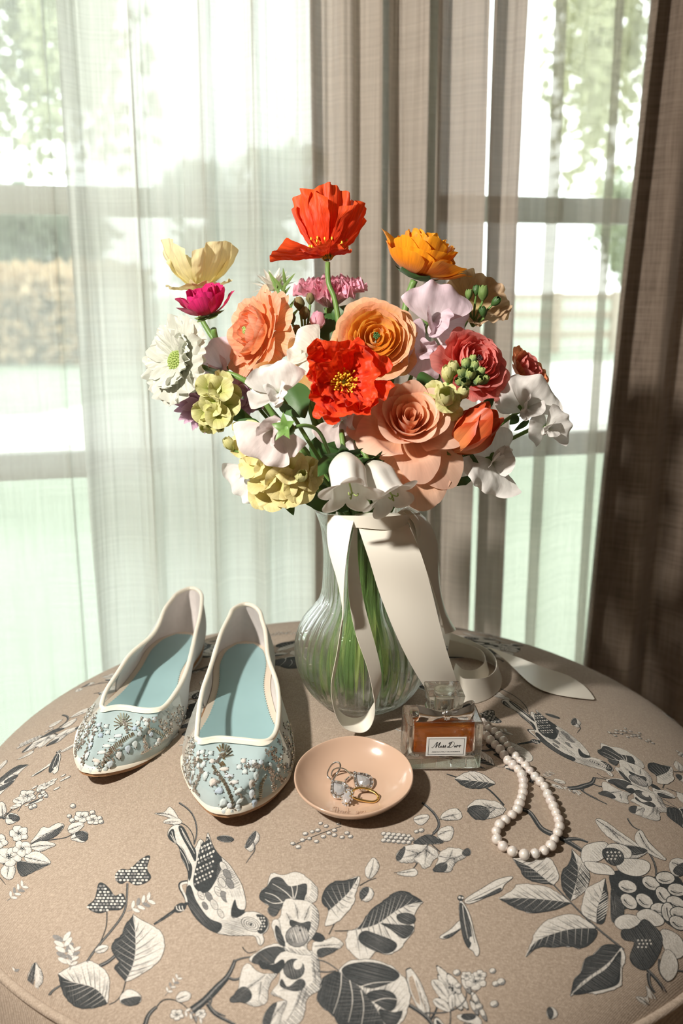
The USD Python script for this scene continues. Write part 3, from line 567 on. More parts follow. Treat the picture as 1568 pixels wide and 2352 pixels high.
for k in range(5):
    m = rbox((.0096, .0008, .0072), .0003, 2).translate([-.0212 + k * .0106, -BD / 2 - .0001, .0055]); v, f = mani(m); bot.part('base_facet', (B(v), f), frost, 30)
v, f = mani(rbox((.0285, .0005, .0152), .0002, 2).translate([.001, -BD / 2 - .0003, .0190])); lab_ = bot.part('label', (B(v), f), plain('label_paper', (.80, .80, .78), .45), 30, label='white label framed by a thin black line')
lk = plain('label_ink', (.02, .025, .03), .5)
yl = -BD / 2 - .00058
def flat(x0, x1, z0, z1): return boxm(np.array([.001 + x0, yl - .00005, .0190 + z0]), np.array([.001 + x1, yl + .0001, .0190 + z1]))
fw_, fx, fz = .00022, .0128, .0064
fr = cat_m([flat(-fx, fx, fz - fw_, fz), flat(-fx, fx, -fz, -fz + fw_), flat(-fx, -fx + fw_, -fz, fz), flat(fx - fw_, fx, -fz, fz)])
bot.part('label_border', (B(fr[0]), fr[1]), lk, under=lab_)
# the script lettering, drawn as pen strokes
M_ = [[(0, .3), (.5, 0), (1.1, .6), (2.2, 3.2), (2.9, 4.7), (3.3, 5)], [(3.3, 5), (3.1, 2.5), (3.2, .2)], [(3.2, .2), (4.4, 2.8), (5.6, 4.9)], [(5.6, 4.9), (5.2, 2.4), (5.2, .6), (5.8, .1), (6.6, .8)]]
is_ = lambda x: [[(x, .6), (x + .5, 1.7), (x + .45, .6), (x + .7, .1), (x + 1.3, .7)], [(x + .85, 2.75), (x + .95, 2.85)]]
ss_ = lambda x: [[(x, .6), (x + .7, 1.6), (x + .95, 2.1), (x + .9, 1.3), (x + 1.05, .6), (x + .7, .05), (x + .2, .15)], [(x + .95, .4), (x + 1.5, .7)]]
D_ = lambda x: [[(x + 2.2, 4.9), (x + 1.7, 3.2), (x + 1.0, .9), (x + .3, .1), (x - .3, .3), (x + .2, .75), (x + 1.4, .15), (x + 2.9, .15), (x + 4.3, 1.5), (x + 4.7, 3.3), (x + 4.0, 4.7), (x + 2.4, 5.0), (x + .9, 4.5), (x + .4, 3.5), (x + .9, 3.0)]]
o_ = lambda x: [[(x + .9, 1.9), (x + .2, 1.2), (x + .3, .2), (x + 1.0, .3), (x + 1.3, 1.3), (x + .9, 1.9), (x + 1.9, 1.5)]]
r_ = lambda x: [[(x, .9), (x + .5, 1.9), (x + .9, 1.7), (x + .7, .1)], [(x + .8, 1.1), (x + 1.3, 1.8), (x + 1.8, 1.6)]]
word = M_ + is_(6.6) + ss_(8.0) + ss_(9.5) + D_(12.4) + is_(17.6) + o_(19.0) + r_(21.0)
ms = []
for st in word:
    q = spline(np.array(st, float), max(6, 5 * len(st))) * .00090; q[:, 0] += .001 - .0103; q[:, 1] += .0190 - .0006
    q[:, 0] += (q[:, 1] - .019) * .22
    w = .00011 + .00016 * np.clip(-unit(np.gradient(q, axis=0))[:, 1], 0, 1)
    ms.append(tube(np.stack([q[:, 0], np.full(len(q), yl), q[:, 1]], 1), w, 6))
bot.part('script_lettering', (lambda m: (B(m[0]), m[1]))(cat_m(ms)), lk, True, under=lab_)
tm = meshkit.text_mesh('ABSOLUTELY BLOOMING', .00086, .0001, True); tv = np.array(tm.vertices); tv[:, 0] *= 1.0
wd = np.ptp(tv[:, 0]); tv[:, 0] = (tv[:, 0] - tv[:, 0].min()) * (.0202 / wd) - .0101
bot.part('small_lettering', (B(np.stack([.001 + tv[:, 0], yl - tv[:, 2] + .0001, .0190 - .0045 + tv[:, 1]], 1)), np.array(tm.faces)), lk, under=lab_)
# collar, cap and the bow
col = lathe(spline([(.0004, BH), (.0078, BH), (.0078, BH + .002), (.0068, BH + .003), (.0068, BH + .014), (.006, BH + .0155), (.0004, BH + .0155)], 40), 40); bot.part('atomizer', (B(col[0]), col[1]), silver, 35)
cap0 = BH + .0022
capm = m3.Manifold.batch_hull([m3.Manifold.sphere(.0011, 10).translate([a * .0096, b * .0092, cap0 + .0011]) for a in (-1, 1) for b in (-1, 1)] + [m3.Manifold.sphere(.0008, 10).translate([a * .0121, b * .0108, cap0 + .0168]) for a in (-1, 1) for b in (-1, 1)])
v, f = mani(capm - m3.Manifold.cylinder(.0148, .0074, .0074, 40).translate([0, 0, cap0 - .001])); cap_ = bot.part('cap', (B(v), f), pg, 30)
ov = trimesh.creation.cylinder(1, .0004, sections=40); vv = np.array(ov.vertices) * [.0074, .0062, 1] + [0, 0, cap0 + .0177]; bot.part('cap_seal', (B(vv), np.array(ov.faces)), frost, 30, under=cap_)
tm = meshkit.text_mesh('CD', .0036, .00015); tv = np.array(tm.vertices); tv[:, :2] -= (tv[:, :2].max(0) + tv[:, :2].min(0)) / 2
bot.part('cap_lettering', (B(np.stack([tv[:, 0], tv[:, 1], cap0 + .0179 + tv[:, 2]], 1)), np.array(tm.faces)), frost, under=cap_)
yb = -.0112
def bow_wing(sgn, pts, w):                               # a strip whose face is upright and swells from the knot outwards
    p = spline(np.array(pts, float), 40); w = np.interp(np.linspace(0, 1, 40), np.linspace(0, 1, len(w)), w)
    k = np.linspace(-1, 1, 9); v = np.stack([np.repeat(p[:, :1] * sgn, 9, 1), p[:, 1:2] + .0011 * np.cos(k * 2.2)[None] * -1, p[:, 2:3] + k[None] * w[:, None]], -1)
    return v
def wing_mesh(v, t=.0006):
    n, m = v.shape[:2]; du, dv_ = np.gradient(v, axis=0), np.gradient(v, axis=1); nn = unit(np.cross(du, dv_)); f = grid_faces(n, m); N = n * m
    idx = np.arange(N).reshape(n, m); rim = np.r_[idx[:, 0], idx[-1, 1:], idx[-2::-1, -1], idx[0, -2:0:-1]]; r2 = np.roll(rim, -1)
    return np.vstack([(v + nn * t / 2).reshape(-1, 3), (v - nn * t / 2).reshape(-1, 3)]), np.vstack([f, f[:, ::-1] + N, np.stack([rim, rim + N, r2 + N], 1), np.stack([rim, r2 + N, r2], 1)])
zb = BH + .0062; yb = -.0122
wing = bow_wing(1, [(.0015, yb - .001, zb), (.006, yb - .0022, zb + .0004), (.012, yb - .0028, zb + .0016), (.0180, yb - .0016, zb + .0026), (.0195, yb + .0010, zb + .0030), (.0178, yb + .0030, zb + .0028), (.010, yb + .0026, zb + .0015), (.003, yb + .0014, zb)], [.0020, .0028, .0048, .0060, .0062, .0056, .0036, .0020])
bot.part('bow_loop', (lambda m: (B(m[0]), m[1]))(wing_mesh(wing)), silver, 40)
wing = bow_wing(-1, [(.0015, yb - .001, zb), (.006, yb - .0022, zb), (.012, yb - .0024, zb + .0004), (.0180, yb - .0012, zb + .0006), (.0216, yb - .0004, zb + .0008)], [.0020, .0030, .0046, .0060, .0068])
wing[-6:, :, 0] += (np.linspace(0, 1, 6)[:, None] * (.0034 * (1 - np.abs(np.linspace(-1, 1, 9)))[None]))   # the notched end
bot.part('bow_end', (lambda m: (B(m[0]), m[1]))(wing_mesh(wing)), silver, 40)
wing = bow_wing(-1, [(.0015, yb + .001, zb), (.008, yb + .003, zb - .0006), (.016, yb + .0035, zb - .0018), (.0235, yb + .003, zb - .0026)], [.0016, .0022, .0028, .0030])
bot.part('bow_end', (lambda m: (B(m[0]), m[1]))(wing_mesh(wing)), silver, 40)
kn = trimesh.creation.icosphere(3, 1); kv = np.array(kn.vertices); kv = kv * [.0036, .0028, .0042] * (1 + .10 * np.cos(kv[:, :1] * 14)) + [0, yb - .0012, zb]
bot.part('bow_knot', (B(kv), np.array(kn.faces)), silver, True)
th = np.linspace(0, 2 * np.pi, 61); loop = np.stack([.0112 * np.sign(np.cos(th)) * np.abs(np.cos(th)) ** .5, .0108 * np.sign(np.sin(th)) * np.abs(np.sin(th)) ** .5, np.full(61, BH + .0040)], 1)
bot.part('bow_band', (lambda m: (B(m[0]), m[1]))(tube(loop, .0012, 8, False)), silver, True)

# ------------------------------------------------------------------ pearls
pearl_m = mat('pearl', {'o': ('object_info', {}), 'l': ('layer_weight', {'blend': .35}), 'r': ('rgb_ramp', {'ramp': [(0, (.80, .74, .70)), (.5, (.86, .81, .74)), (1, (.80, .79, .74))]}), 'x': ('mix_color', {'b': (.72, .58, .54)}), 'p': ('principled_bsdf', {'metallic': .22, 'roughness': .26, 'coat_weight': .9, 'coat_roughness': .05, 'specular_ior_level': .6})},
              [('o.random', 'r.fac'), ('r.color', 'x.a'), ('l.facing', 'x.fac'), ('x.result', 'p.base_color')], 'p.BSDF')
pz = [(245, 200), (330, 245), (395, 305), (455, 370), (510, 440), (560, 515), (625, 585), (690, 655), (765, 720), (825, 790), (895, 865), (965, 935), (1030, 1010), (1070, 1110), (1110, 1195), (1150, 1280), (1185, 1370), (1220, 1460), (1235, 1555), (1208, 1640), (1163, 1730), (1115, 1820), (1020, 1888), (895, 1930), (745, 1945), (580, 1900), (450, 1830), (365, 1730), (357, 1620), (403, 1530), (485, 1465), (575, 1395), (650, 1318), (678, 1240), (705, 1160), (725, 1085), (732, 1000), (730, 920), (710, 840), (660, 765), (590, 705), (518, 640), (465, 570), (410, 490), (343, 425), (275, 360), (215, 300), (150, 235), (90, 170), (60, 100), (95, 55), (170, 110), (205, 155)]
pp = np.array(pz, float); px_, py_ = 1080 + pp[:, 0] / 6.03, 1640 + pp[:, 1] / 6.03
rngp = np.random.default_rng(3); pr = .00345 + .0003 * rngp.uniform(-1, 1, len(pp))
pc = np.array([on(a, b, r) for a, b, r in zip(px_, py_, pr)])
neck = Thing('pearl_necklace', 'string of white pearls lying in a loop beside the perfume bottle', 'necklace', pc.mean(0) * [1, 1, 0] + [0, 0, float(zdome(*pc.mean(0)[:2]))])
sph = trimesh.creation.icosphere(3, 1.0)
for c_, r in zip(pc, pr):
    M = frame(unit(rngp.normal(size=3))); neck.part('pearl', (np.array(sph.vertices) * [r, r, r * rngp.uniform(.93, 1.0)] @ M.T + c_, np.array(sph.faces)), pearl_m, True)
neck.part('thread', tube(np.vstack([pc, pc[:1]]), .0005, 6, False), plain('silk_thread', (.75, .70, .62), .7), True)
import shapely.affinity
# ================================================================== the print on the ottoman's linen
# Each motif is drawn in three inks as flat shapes and laid on the dome at the places it has on the real cloth; the cloth's half-drop repeat then carries it on.
rgq = np.random.default_rng(17)
def sm(pts, n=10, closed=True):
    """A soft outline through points."""
    q = spline(pts, len(pts) * n if len(pts) > 2 else 2, closed); return q
def poly(pts, soft=True, n=6):
    p = Polygon(sm(pts, n) if soft else pts); return p if p.is_valid else p.buffer(0)
def teeth(pts, amp, n=5, k=None):
    """A soft outline with a serrated edge."""
    q = sm(pts, n); d = unit(np.roll(q, -1, 0) - np.roll(q, 1, 0)); nn = np.stack([d[:, 1], -d[:, 0]], 1)
    L = np.r_[0, np.cumsum(np.linalg.norm(np.diff(q, axis=0), axis=1))]; k = k or amp * 2.4
    p = Polygon(q + nn * (amp * ((L / k) % 1.0 - .4))[:, None]); return p if p.is_valid else p.buffer(0)
def line(pts, w0, w1=None):
    q = sm(pts, 8, False); w1 = w0 if w1 is None else w1; n = len(q); w = np.linspace(w0, w1, n)[:, None] / 2
    d = unit(np.gradient(q, axis=0)); nn = np.stack([-d[:, 1], d[:, 0]], 1)
    p = Polygon(np.vstack([q + nn * w, (q - nn * w)[::-1]])); return p if p.is_valid else p.buffer(0)
def ell(c, rx, ry=None, a=0.0, n=14):
    t = np.arange(n) * 2 * np.pi / n; x, y = rx * np.cos(t), (ry or rx) * np.sin(t); return Polygon(np.stack([c[0] + x * math.cos(a) - y * math.sin(a), c[1] + x * math.sin(a) + y * math.cos(a)], 1))
def hatch(p, ang, gap, w, jit=.3):
    """Engraver's lines inside a shape."""
    if p.is_empty: return p
    x0, y0, x1, y1 = p.bounds; c = np.array([(x0 + x1) / 2, (y0 + y1) / 2]); R = math.hypot(x1 - x0, y1 - y0) / 2 + gap; d = np.array([math.cos(ang), math.sin(ang)]); nn = np.array([-d[1], d[0]]); out = []
    for o in np.arange(-R, R, gap):
        a, b = c + nn * (o + jit * gap * rgq.uniform(-1, 1)), 0; r0, r1 = R * rgq.uniform(.75, 1), R * rgq.uniform(.75, 1)
        out.append(Polygon([a - d * r0, a - nn * w / 2, a + d * r1, a + nn * w / 2]))
    return unary_union(out).intersection(p)
INKS = ('white_ink', 'grey_ink', 'dark_ink'); Wt, Gr, Dk = 0, 1, 2
MOT = []
class Motif:
    def __init__(self, ox, oy, s): self.o = (ox, oy, s); self.ops = []; MOT.append(self)
    def add(self, ink, *ps):
        p = unary_union([q for q in ps if not q.is_empty])
        if not p.is_empty: self.ops.append((ink, p))
        return p
    def flatten(self):
        """Each shape less whatever was drawn over it later."""
        ps = [p for _, p in self.ops]; tree_ = shapely.STRtree(ps); out = [[], [], []]
        for i, (ink, p) in enumerate(self.ops):
            over = [ps[j] for j in tree_.query(p) if j > i]
            if over: p = p.difference(unary_union(over))
            if not p.is_empty: out[ink].append(p)
        return out
    def leaf(self, left, rib, right, dark='l', th=5, hatchw=1.0, both=False, white_vein=True):
        """A leaf from its two outlines (tip to foot) and its midrib; one half dark, the other white with lines."""
        left, rib, right = [np.array(x, float) for x in (left, rib, right)]
        full = teeth(np.vstack([left, right[::-1]]), th)
        self.add(Dk, full.buffer(3.2)); self.add(Wt, full)
        half = {'l': left, 'r': right}[dark]; rq = sm(rib, 8, False); hq = sm(half, 8, False)
        hp = Polygon(np.vstack([rq, hq[::-1]])).buffer(2).intersection(full)
        size = math.sqrt(full.area)
        self.add(Dk, hp)
        n = max(4, int(size / 26)); oth = sm({'l': right, 'r': left}[dark], 8, False)
        for i in range(n):
            t = (i + .7) / (n + .6); a = rq[int(t * (len(rq) - 1))]; t2 = max(0, t - .20)
            b = oth[int(t2 * (len(oth) - 1))]; c = hq[int(t2 * (len(hq) - 1))]
            self.add(Dk, line([a, a + (b - a) * .5 + [0, size * .015], a + (b - a) * .88], 5.0, 1.2))
            if i % 3 != 2: self.add(Gr, hatch(Polygon([a, a + (b - a) * .75, rq[min(len(rq) - 1, int((t + .10) * (len(rq) - 1)))] + (b - a) * .55]).buffer(0).intersection(full), math.atan2(*(b - a)[::-1]), 7, 3.2))
            if white_vein: self.add(Gr if both else Wt, line([a, a + (c - a) * .5 + [0, size * .01], a + (c - a) * .85], 3.0, .8))
        if white_vein: self.add(Gr, hatch(hp.buffer(-6), math.atan2(*(rq[-1] - rq[0])[::-1]) + .9, 11, 1.6))
        self.add(Wt if both is False else Gr, line(rib, 4.5, 2.5))
    def shade(self, p, k=.16):
        """Engraved shading along the lower right of a white shape."""
        sz = math.sqrt(max(p.area, 1)); c = p.difference(shapely.affinity.translate(p, -sz * k, -sz * k * .8)); self.add(Gr, hatch(c, .75, max(6, sz * .048), max(2.6, sz * .024)))
        if sz > 90: self.add(Dk, hatch(p.difference(shapely.affinity.translate(p, -sz * k * .4, -sz * k * .35)), .75, 8, 2.6))
    def wleaf(self, pts, ribs=(), dark=None, th=4, ang=None):
        full = teeth(pts, th); self.add(Dk, full.buffer(2.8)); self.add(Wt, full); self.shade(full)
        if dark is not None:
            d = poly(dark).intersection(full); self.add(Dk, d); self.add(Gr, hatch(d.buffer(-3), .7 if ang is None else ang, 9, 2))
        for r in ribs:
            q = np.array(r, float); a_ = math.atan2(*(q[-1] - q[0])[::-1]); z = line(r, min(60, 10 + .28 * math.sqrt(full.area)), 6).intersection(full)
            self.add(Gr, hatch(z, a_ + .22, 8, 3.0)); self.add(Dk, hatch(line(r, min(26, 6 + .1 * math.sqrt(full.area)), 4).intersection(full), a_ + .3, 9, 2.6)); self.add(Dk, line(r, 5.0, 1.6))
    def stem(self, pts, w0, w1=None, light=True):
        p = self.add(Dk, line(pts, w0, w1))
        if light and w0 > 9:
            q = np.array(pts, float); self.add(Gr, line(q + [w0 * .14, -w0 * .14], w0 * .28, (w1 or w0) * .25)); self.add(Dk, hatch(p, 1.2, 12, 2))
    def flower(self, c, r, sq=.8, n=5, a0=.3, eye=.26):
        c = np.array(c, float); ps = []
        for i in range(n):
            a = a0 + i * 2 * math.pi / n; q = c + np.array([math.cos(a), math.sin(a) * sq]) * r * .60
            ps.append(teeth(np.array([q + np.array([math.cos(t), math.sin(t) * sq]) * r * (.46 + .05 * math.sin(3 * t + i)) for t in np.linspace(0, 6.28, 9)[:-1]]), r * .04))
        self.add(Dk, unary_union(ps).buffer(3))
        for p in ps: self.add(Dk, p.buffer(1.8)); self.add(Wt, p); self.shade(p, .2)
        for i in range(n):
            a = a0 + i * 2 * math.pi / n
            for da in (-.22, 0, .22): self.add(Dk, line([c + np.array([math.cos(a + da), math.sin(a + da) * sq]) * r * .24, c + np.array([math.cos(a + da * .8), math.sin(a + da * .8) * sq]) * r * (.52 - .1 * abs(da))], 2.6, .8))
        self.add(Dk, ell(c, r * eye, r * eye * sq)); self.add(Wt, *[ell(c + np.array([math.cos(t), math.sin(t) * sq]) * r * eye * (1.15 if k % 2 else .65), r * .05, n=8) for k, t in enumerate(np.linspace(0, 6.1, 11))])
    def berries(self, cs, r, sq=.85):
        for c in cs:
            rr = r * rgq.uniform(.85, 1.12); self.add(Dk, ell(c, rr + 3, (rr + 3) * sq)); self.add(Wt, ell(c, rr, rr * sq)); o_ = ell(c, rr, rr * sq); self.add(Gr, o_.difference(ell((c[0] - rr * .3, c[1] - rr * .25), rr * .95, rr * .9 * sq))); self.add(Dk, line([(c[0] - rr * .2, c[1] + rr * .4), (c[0] + rr * .3, c[1] + rr * .25), (c[0] + rr * .5, c[1] - rr * .1)], rr * .18, rr * .08))
    def sprig(self, a, b, r, n=5):
        a, b = np.array(a, float), np.array(b, float); d = b - a; L = np.linalg.norm(d); d /= L; nn = np.array([-d[1], d[0]])
        self.add(Gr, line([a, (a + b) / 2 + nn * L * .05, b], 4, 2))
        for i in range(n):
            for s_ in (-1, 1):
                q = a + d * L * (.2 + .8 * i / n); e = q + d * r * .8 + nn * s_ * r; m = (q + e) / 2; w = r * .26; x = unit(e - q); y = np.array([-x[1], x[0]])
                p = poly([q, m + y * w, e, m - y * w]); self.add(Gr, p.buffer(2)); self.add(Wt if (i + s_) % 3 else Gr, p)
# left: hawthorn-like flowers, leaves, the butterfly-shaped berries, the big leaf pair and their branch
m = Motif(0, 1800, 3.015)
m.stem([(20, 560), (140, 480), (300, 400), (460, 372), (520, 330)], 9, 5)
m.wleaf([(215, 415), (260, 350), (300, 300), (330, 310), (400, 275), (442, 292), (400, 350), (330, 390)], [[(220, 415), (330, 345), (430, 300)]], [(215, 418), (330, 352), (440, 292), (400, 352), (330, 392)])
m.wleaf([(210, 440), (290, 400), (385, 425), (330, 450), (280, 470)], [[(215, 440), (300, 430), (375, 428)]])
m.wleaf([(170, 510), (240, 470), (310, 500), (350, 550), (260, 555), (200, 545)], [[(175, 512), (260, 530), (340, 550)]])
m.wleaf([(130, 540), (200, 545), (270, 560), (345, 555), (230, 610), (150, 640), (120, 580)], [], [(130, 540), (270, 560), (345, 555), (230, 610), (150, 640), (115, 580)])
m.wleaf([(50, 560), (100, 570), (80, 660), (20, 640), (10, 590)], [[(60, 565), (50, 650)]])
for c, r in (((65, 505), 80), ((155, 450), 64), ((132, 345), 64), ((-10, 400), 60)): m.flower(c, r, .82, a0=c[0] * .1)
m.stem([(20, 240), (80, 180), (130, 120), (180, 90)], 5, 3); m.flower((190, 85), 56, .72); m.wleaf([(0, 130), (30, 140), (40, 200), (0, 240), (-30, 200)], [[(20, 230), (15, 150)]]); m.wleaf([(40, 240), (80, 205), (135, 235), (110, 265), (50, 280)], [[(40, 240), (120, 240)]], [(60, 215), (135, 235), (100, 262)])
m.berries([(270, 45), (300, 62), (318, 85), (280, 88), (215, 165), (240, 155)], 16)
m.flower((570, 230), 56, .7); m.flower((645, 250), 48, .7, a0=1); m.berries([(480, 225), (500, 255), (690, 240), (700, 265), (505, 155), (640, 200)], 18)
m.wleaf([(470, 310), (520, 270), (580, 280), (540, 330), (490, 345)], [[(470, 325), (570, 285)]]); m.wleaf([(490, 380), (540, 335), (605, 345), (590, 400), (520, 395)], [[(495, 382), (590, 355)]], [(520, 345), (605, 345), (590, 400)])
m.sprig((50, 810), (180, 690), 34, 4); m.stem([(0, 650), (40, 700)], 6, 3)
m = Motif(0, 1800, 3.015)
m.stem([(740, 880), (735, 990), (690, 1110)], 8, 6); m.stem([(882, 690), (870, 850), (840, 925), (760, 1030), (660, 1150), (602, 1235)], 14, 16)
for out, cells in (([(690, 690), (760, 735), (800, 780), (850, 765), (848, 860), (760, 875), (685, 895), (608, 852), (655, 805)], 26), ([(800, 640), (850, 595), (890, 600), (960, 540), (1035, 503), (1015, 590), (1042, 650), (940, 700), (880, 672), (838, 692)], 26)):
    p = poly(out); m.add(Dk, p.buffer(4)); x0, y0, x1, y1 = p.bounds
    for yy in np.arange(y0, y1, 21):
        for xx in np.arange(x0 + (int(yy / 21) % 2) * 12, x1, 25):
            q = ell((xx + rgq.uniform(-4, 4), yy), 10, 7.5, n=9)
            if p.contains(q.centroid): m.add(Wt if rgq.uniform() < .62 else Gr, q)
m.sprig((880, 885), (1060, 790), 44, 4); m.wleaf([(660, 1165), (700, 1120), (750, 1130), (720, 1165)], [[(665, 1163), (740, 1135)]])
m.stem([(1070, 972), (1150, 925), (1225, 870)], 12, 14)
m = Motif(0, 1800, 3.015)
m.stem([(250, 1530), (330, 1490), (400, 1530), (520, 1590), (640, 1690)], 34, 44); m.stem([(330, 1490), (360, 1440), (425, 1395)], 20, 12); m.stem([(800, 1190), (745, 1235), (690, 1262)], 22, 26); m.stem([(870, 1370), (850, 1440), (810, 1500), (755, 1530)], 8, 6)
m.leaf([(925, 908), (870, 980), (840, 1050), (790, 1090), (780, 1160), (822, 1240), (795, 1265), (830, 1330), (870, 1370)], [(925, 908), (936, 1000), (940, 1150), (920, 1260), (870, 1370)], [(925, 908), (985, 950), (1070, 990), (1130, 1060), (1136, 1140), (1100, 1230), (1020, 1290), (920, 1350), (870, 1370)], 'l', 7)
m.leaf([(405, 1315), (470, 1280), (560, 1245), (620, 1230), (700, 1270), (750, 1330), (755, 1420), (745, 1520)], [(405, 1315), (500, 1370), (620, 1400), (700, 1450), (745, 1520)], [(405, 1315), (420, 1390), (450, 1470), (520, 1540), (600, 1556), (690, 1542), (745, 1520)], 'r', 5)
m.sprig((485, 1290), (430, 1050), 62, 5); m.sprig((485, 1290), (520, 1120), 40, 4)
m.wleaf([(245, 1238), (280, 1290), (298, 1360), (262, 1420), (215, 1475), (168, 1475), (190, 1350)], [[(240, 1250), (225, 1370), (190, 1470)]], [(245, 1238), (240, 1330), (200, 1475), (168, 1475), (190, 1350)], 8)
m.wleaf([(830, 1500), (880, 1430), (975, 1470), (960, 1520), (880, 1535)], [], [(835, 1505), (900, 1480), (975, 1480), (955, 1525), (880, 1535)])
m.stem([(1000, 1690), (1030, 1600), (1085, 1545)], 34, 22); m.stem([(1085, 1545), (1130, 1500), (1210, 1500), (1300, 1560), (1360, 1660)], 9, 6); m.stem([(1330, 1570), (1450, 1480), (1568, 1345)], 34, 40); m.stem([(1440, 1500), (1470, 1560), (1560, 1610)], 16, 10)
m.sprig((1140, 1470), (1250, 1320), 26, 4); m.wleaf([(1220, 1500), (1260, 1440), (1320, 1460), (1300, 1500)], [[(1225, 1495), (1300, 1465)]]); m.flower((1225, 1600), 46, .8); m.flower((1390, 1590), 36, .8); m.sprig((1250, 1560), (1420, 1640), 30, 4)
m.sprig((90, 1345), (110, 1280), 24, 3); m.wleaf([(110, 1664), (130, 1560), (165, 1580), (170, 1664)], [[(140, 1660), (145, 1580)]])
# the bird on its twig
m = Motif(330, 1850, 3.336)
m.stem([(270, -20), (350, 40), (395, 120), (405, 220), (385, 300)], 14, 10); m.stem([(265, 130), (330, 160), (380, 240), (385, 300)], 7, 6)
m.wleaf([(85, 62), (160, 50), (200, 15), (262, 100), (190, 92)], [[(100, 62), (190, 70), (255, 100)]]); m.wleaf([(150, 130), (210, 100), (290, 118), (270, 145), (200, 142)], [[(160, 130), (270, 125)]])
bird = [(185, 215), (205, 175), (245, 150), (290, 160), (330, 220), (390, 330), (412, 290), (440, 262), (470, 290), (490, 215), (520, 290), (590, 395), (650, 450), (705, 530), (745, 600), (770, 680), (778, 780), (768, 815), (830, 815), (900, 835), (945, 870), (956, 920), (932, 970), (908, 990), (920, 1030), (895, 1072), (872, 1050), (860, 1012), (830, 997), (700, 997), (560, 977), (470, 930), (390, 850), (340, 760), (325, 680), (342, 560), (330, 480), (290, 400), (265, 310), (205, 265)]
bp = poly(bird, n=4); m.add(Dk, bp.buffer(4)); m.add(Wt, bp)
I = lambda pts: poly(pts).intersection(bp)
m.add(Dk, I([(188, 220), (225, 180), (250, 275), (300, 330), (345, 420), (372, 480), (350, 580), (328, 480), (290, 400), (262, 310), (205, 268)])); m.add(Dk, I([(268, 160), (305, 170), (360, 270), (400, 350), (395, 430), (350, 350), (300, 260)]))
for pts in ([(215, 200), (240, 270), (300, 340), (350, 450)], [(205, 225), (250, 300), (320, 410), (345, 500)], [(285, 175), (340, 270), (390, 370)], [(295, 200), (330, 270), (380, 350)]): m.add(Wt, line(pts, 5, 3).intersection(bp))
wing = I([(430, 330), (490, 240), (525, 300), (600, 410), (590, 500), (545, 590), (470, 672), (385, 620), (400, 470)]); m.add(Dk, wing)
for i in range(9):
    for j in range(6):
        q = np.array([408 + 24 * j + 12 * (i % 2) - 2 * i, 300 + 38 * i - 12 * j]); p = ell(q, 8.5, 12 if i < 4 else 9, .5, 9).intersection(wing.buffer(-2)); m.add(Wt if (i + 2 * j) % 4 else Gr, p)
m.add(Dk, *[line([(440 + 26 * k, 280 + 30 * k), (430 + 20 * k, 420), (410 + 22 * k, 640)], 5, 3).intersection(bp) for k in range(5)])
sh = I([(590, 420), (660, 470), (720, 560), (740, 640), (680, 640), (600, 640), (560, 580)]); m.add(Gr, hatch(sh, .9, 9, 4)); m.add(Dk, hatch(sh, -.5, 15, 3))
for k, (x, y, r) in enumerate(((610, 470, 46), (640, 530, 48), (600, 590, 44), (660, 600, 48), (570, 660, 46), (500, 700, 44), (440, 690, 40), (620, 700, 50), (540, 760, 46), (470, 770, 36), (590, 830, 40))):
    e = ell((x, y), r, r * .55, 1.05, 16).intersection(bp); m.add(Dk, e.difference(ell((x, y), r - 4, r * .55 - 4, 1.05, 16))); m.add(Gr if k % 2 else Wt, ell((x, y), r - 4, r * .55 - 4, 1.05, 16).intersection(bp)); m.add(Dk, hatch(ell((x, y), r - 8, r * .4, 1.05, 14).intersection(bp), .4, 9, 2.6))
m.add(Wt, I([(640, 660), (720, 640), (765, 680), (775, 780), (700, 790), (640, 740)])); m.add(Dk, I([(700, 720), (725, 790), (790, 800), (740, 850), (670, 850)])); m.add(Gr, hatch(I([(640, 660), (720, 640), (765, 680), (730, 720)]), 1.2, 10, 3))
belly = I([(322, 650), (352, 610), (390, 700), (440, 790), (520, 875), (600, 915), (560, 980), (470, 935), (390, 852), (338, 762)]); m.add(Dk, belly); m.add(Gr, hatch(belly.buffer(-6), .9, 10, 2.4)); m.add(Wt, line([(455, 795), (490, 840), (560, 880)], 9, 3))
m.add(Dk, hatch(I([(540, 900), (700, 890), (830, 960), (830, 996), (700, 996), (560, 976)]), .3, 12, 5)); m.add(Gr, hatch(I([(600, 860), (760, 860), (840, 950), (700, 950)]), .3, 14, 5))
m.add(Dk, *[ell((822, 912), r, r * .62, .45, 22).difference(ell((822, 912), r - 6, (r - 6) * .62, .45, 22)).intersection(bp) for r in (82, 62, 42, 24)]); m.add(Dk, ell((822, 912), 10))
m.add(Dk, I([(860, 840), (920, 845), (952, 890), (950, 930), (900, 985), (870, 960), (900, 900)])); m.add(Wt, *[ell((880 + 20 * (k % 3) + 6 * (k // 3 % 2), 862 + 22 * (k // 3)), 6.5, n=8).intersection(bp) for k in range(14)]); m.add(Dk, line([(865, 1000), (885, 1020), (893, 1066)], 5, 3))
m.add(Dk, line([(335, 588), (282, 602), (284, 640), (312, 690), (330, 745), (300, 770)], 30, 24)); m.add(Wt, line([(335, 592), (288, 606), (290, 640), (316, 690), (330, 742)], 17, 14)); m.add(Dk, ell((278, 785), 52, 34, -.5)); m.add(Wt, *[line([(250 + 22 * k, 770), (258 + 22 * k, 800), (290 + 10 * k, 808)], 8, 5) for k in range(3)]); m.add(Dk, line([(240, 800), (160, 855), (78, 912)], 18, 14))
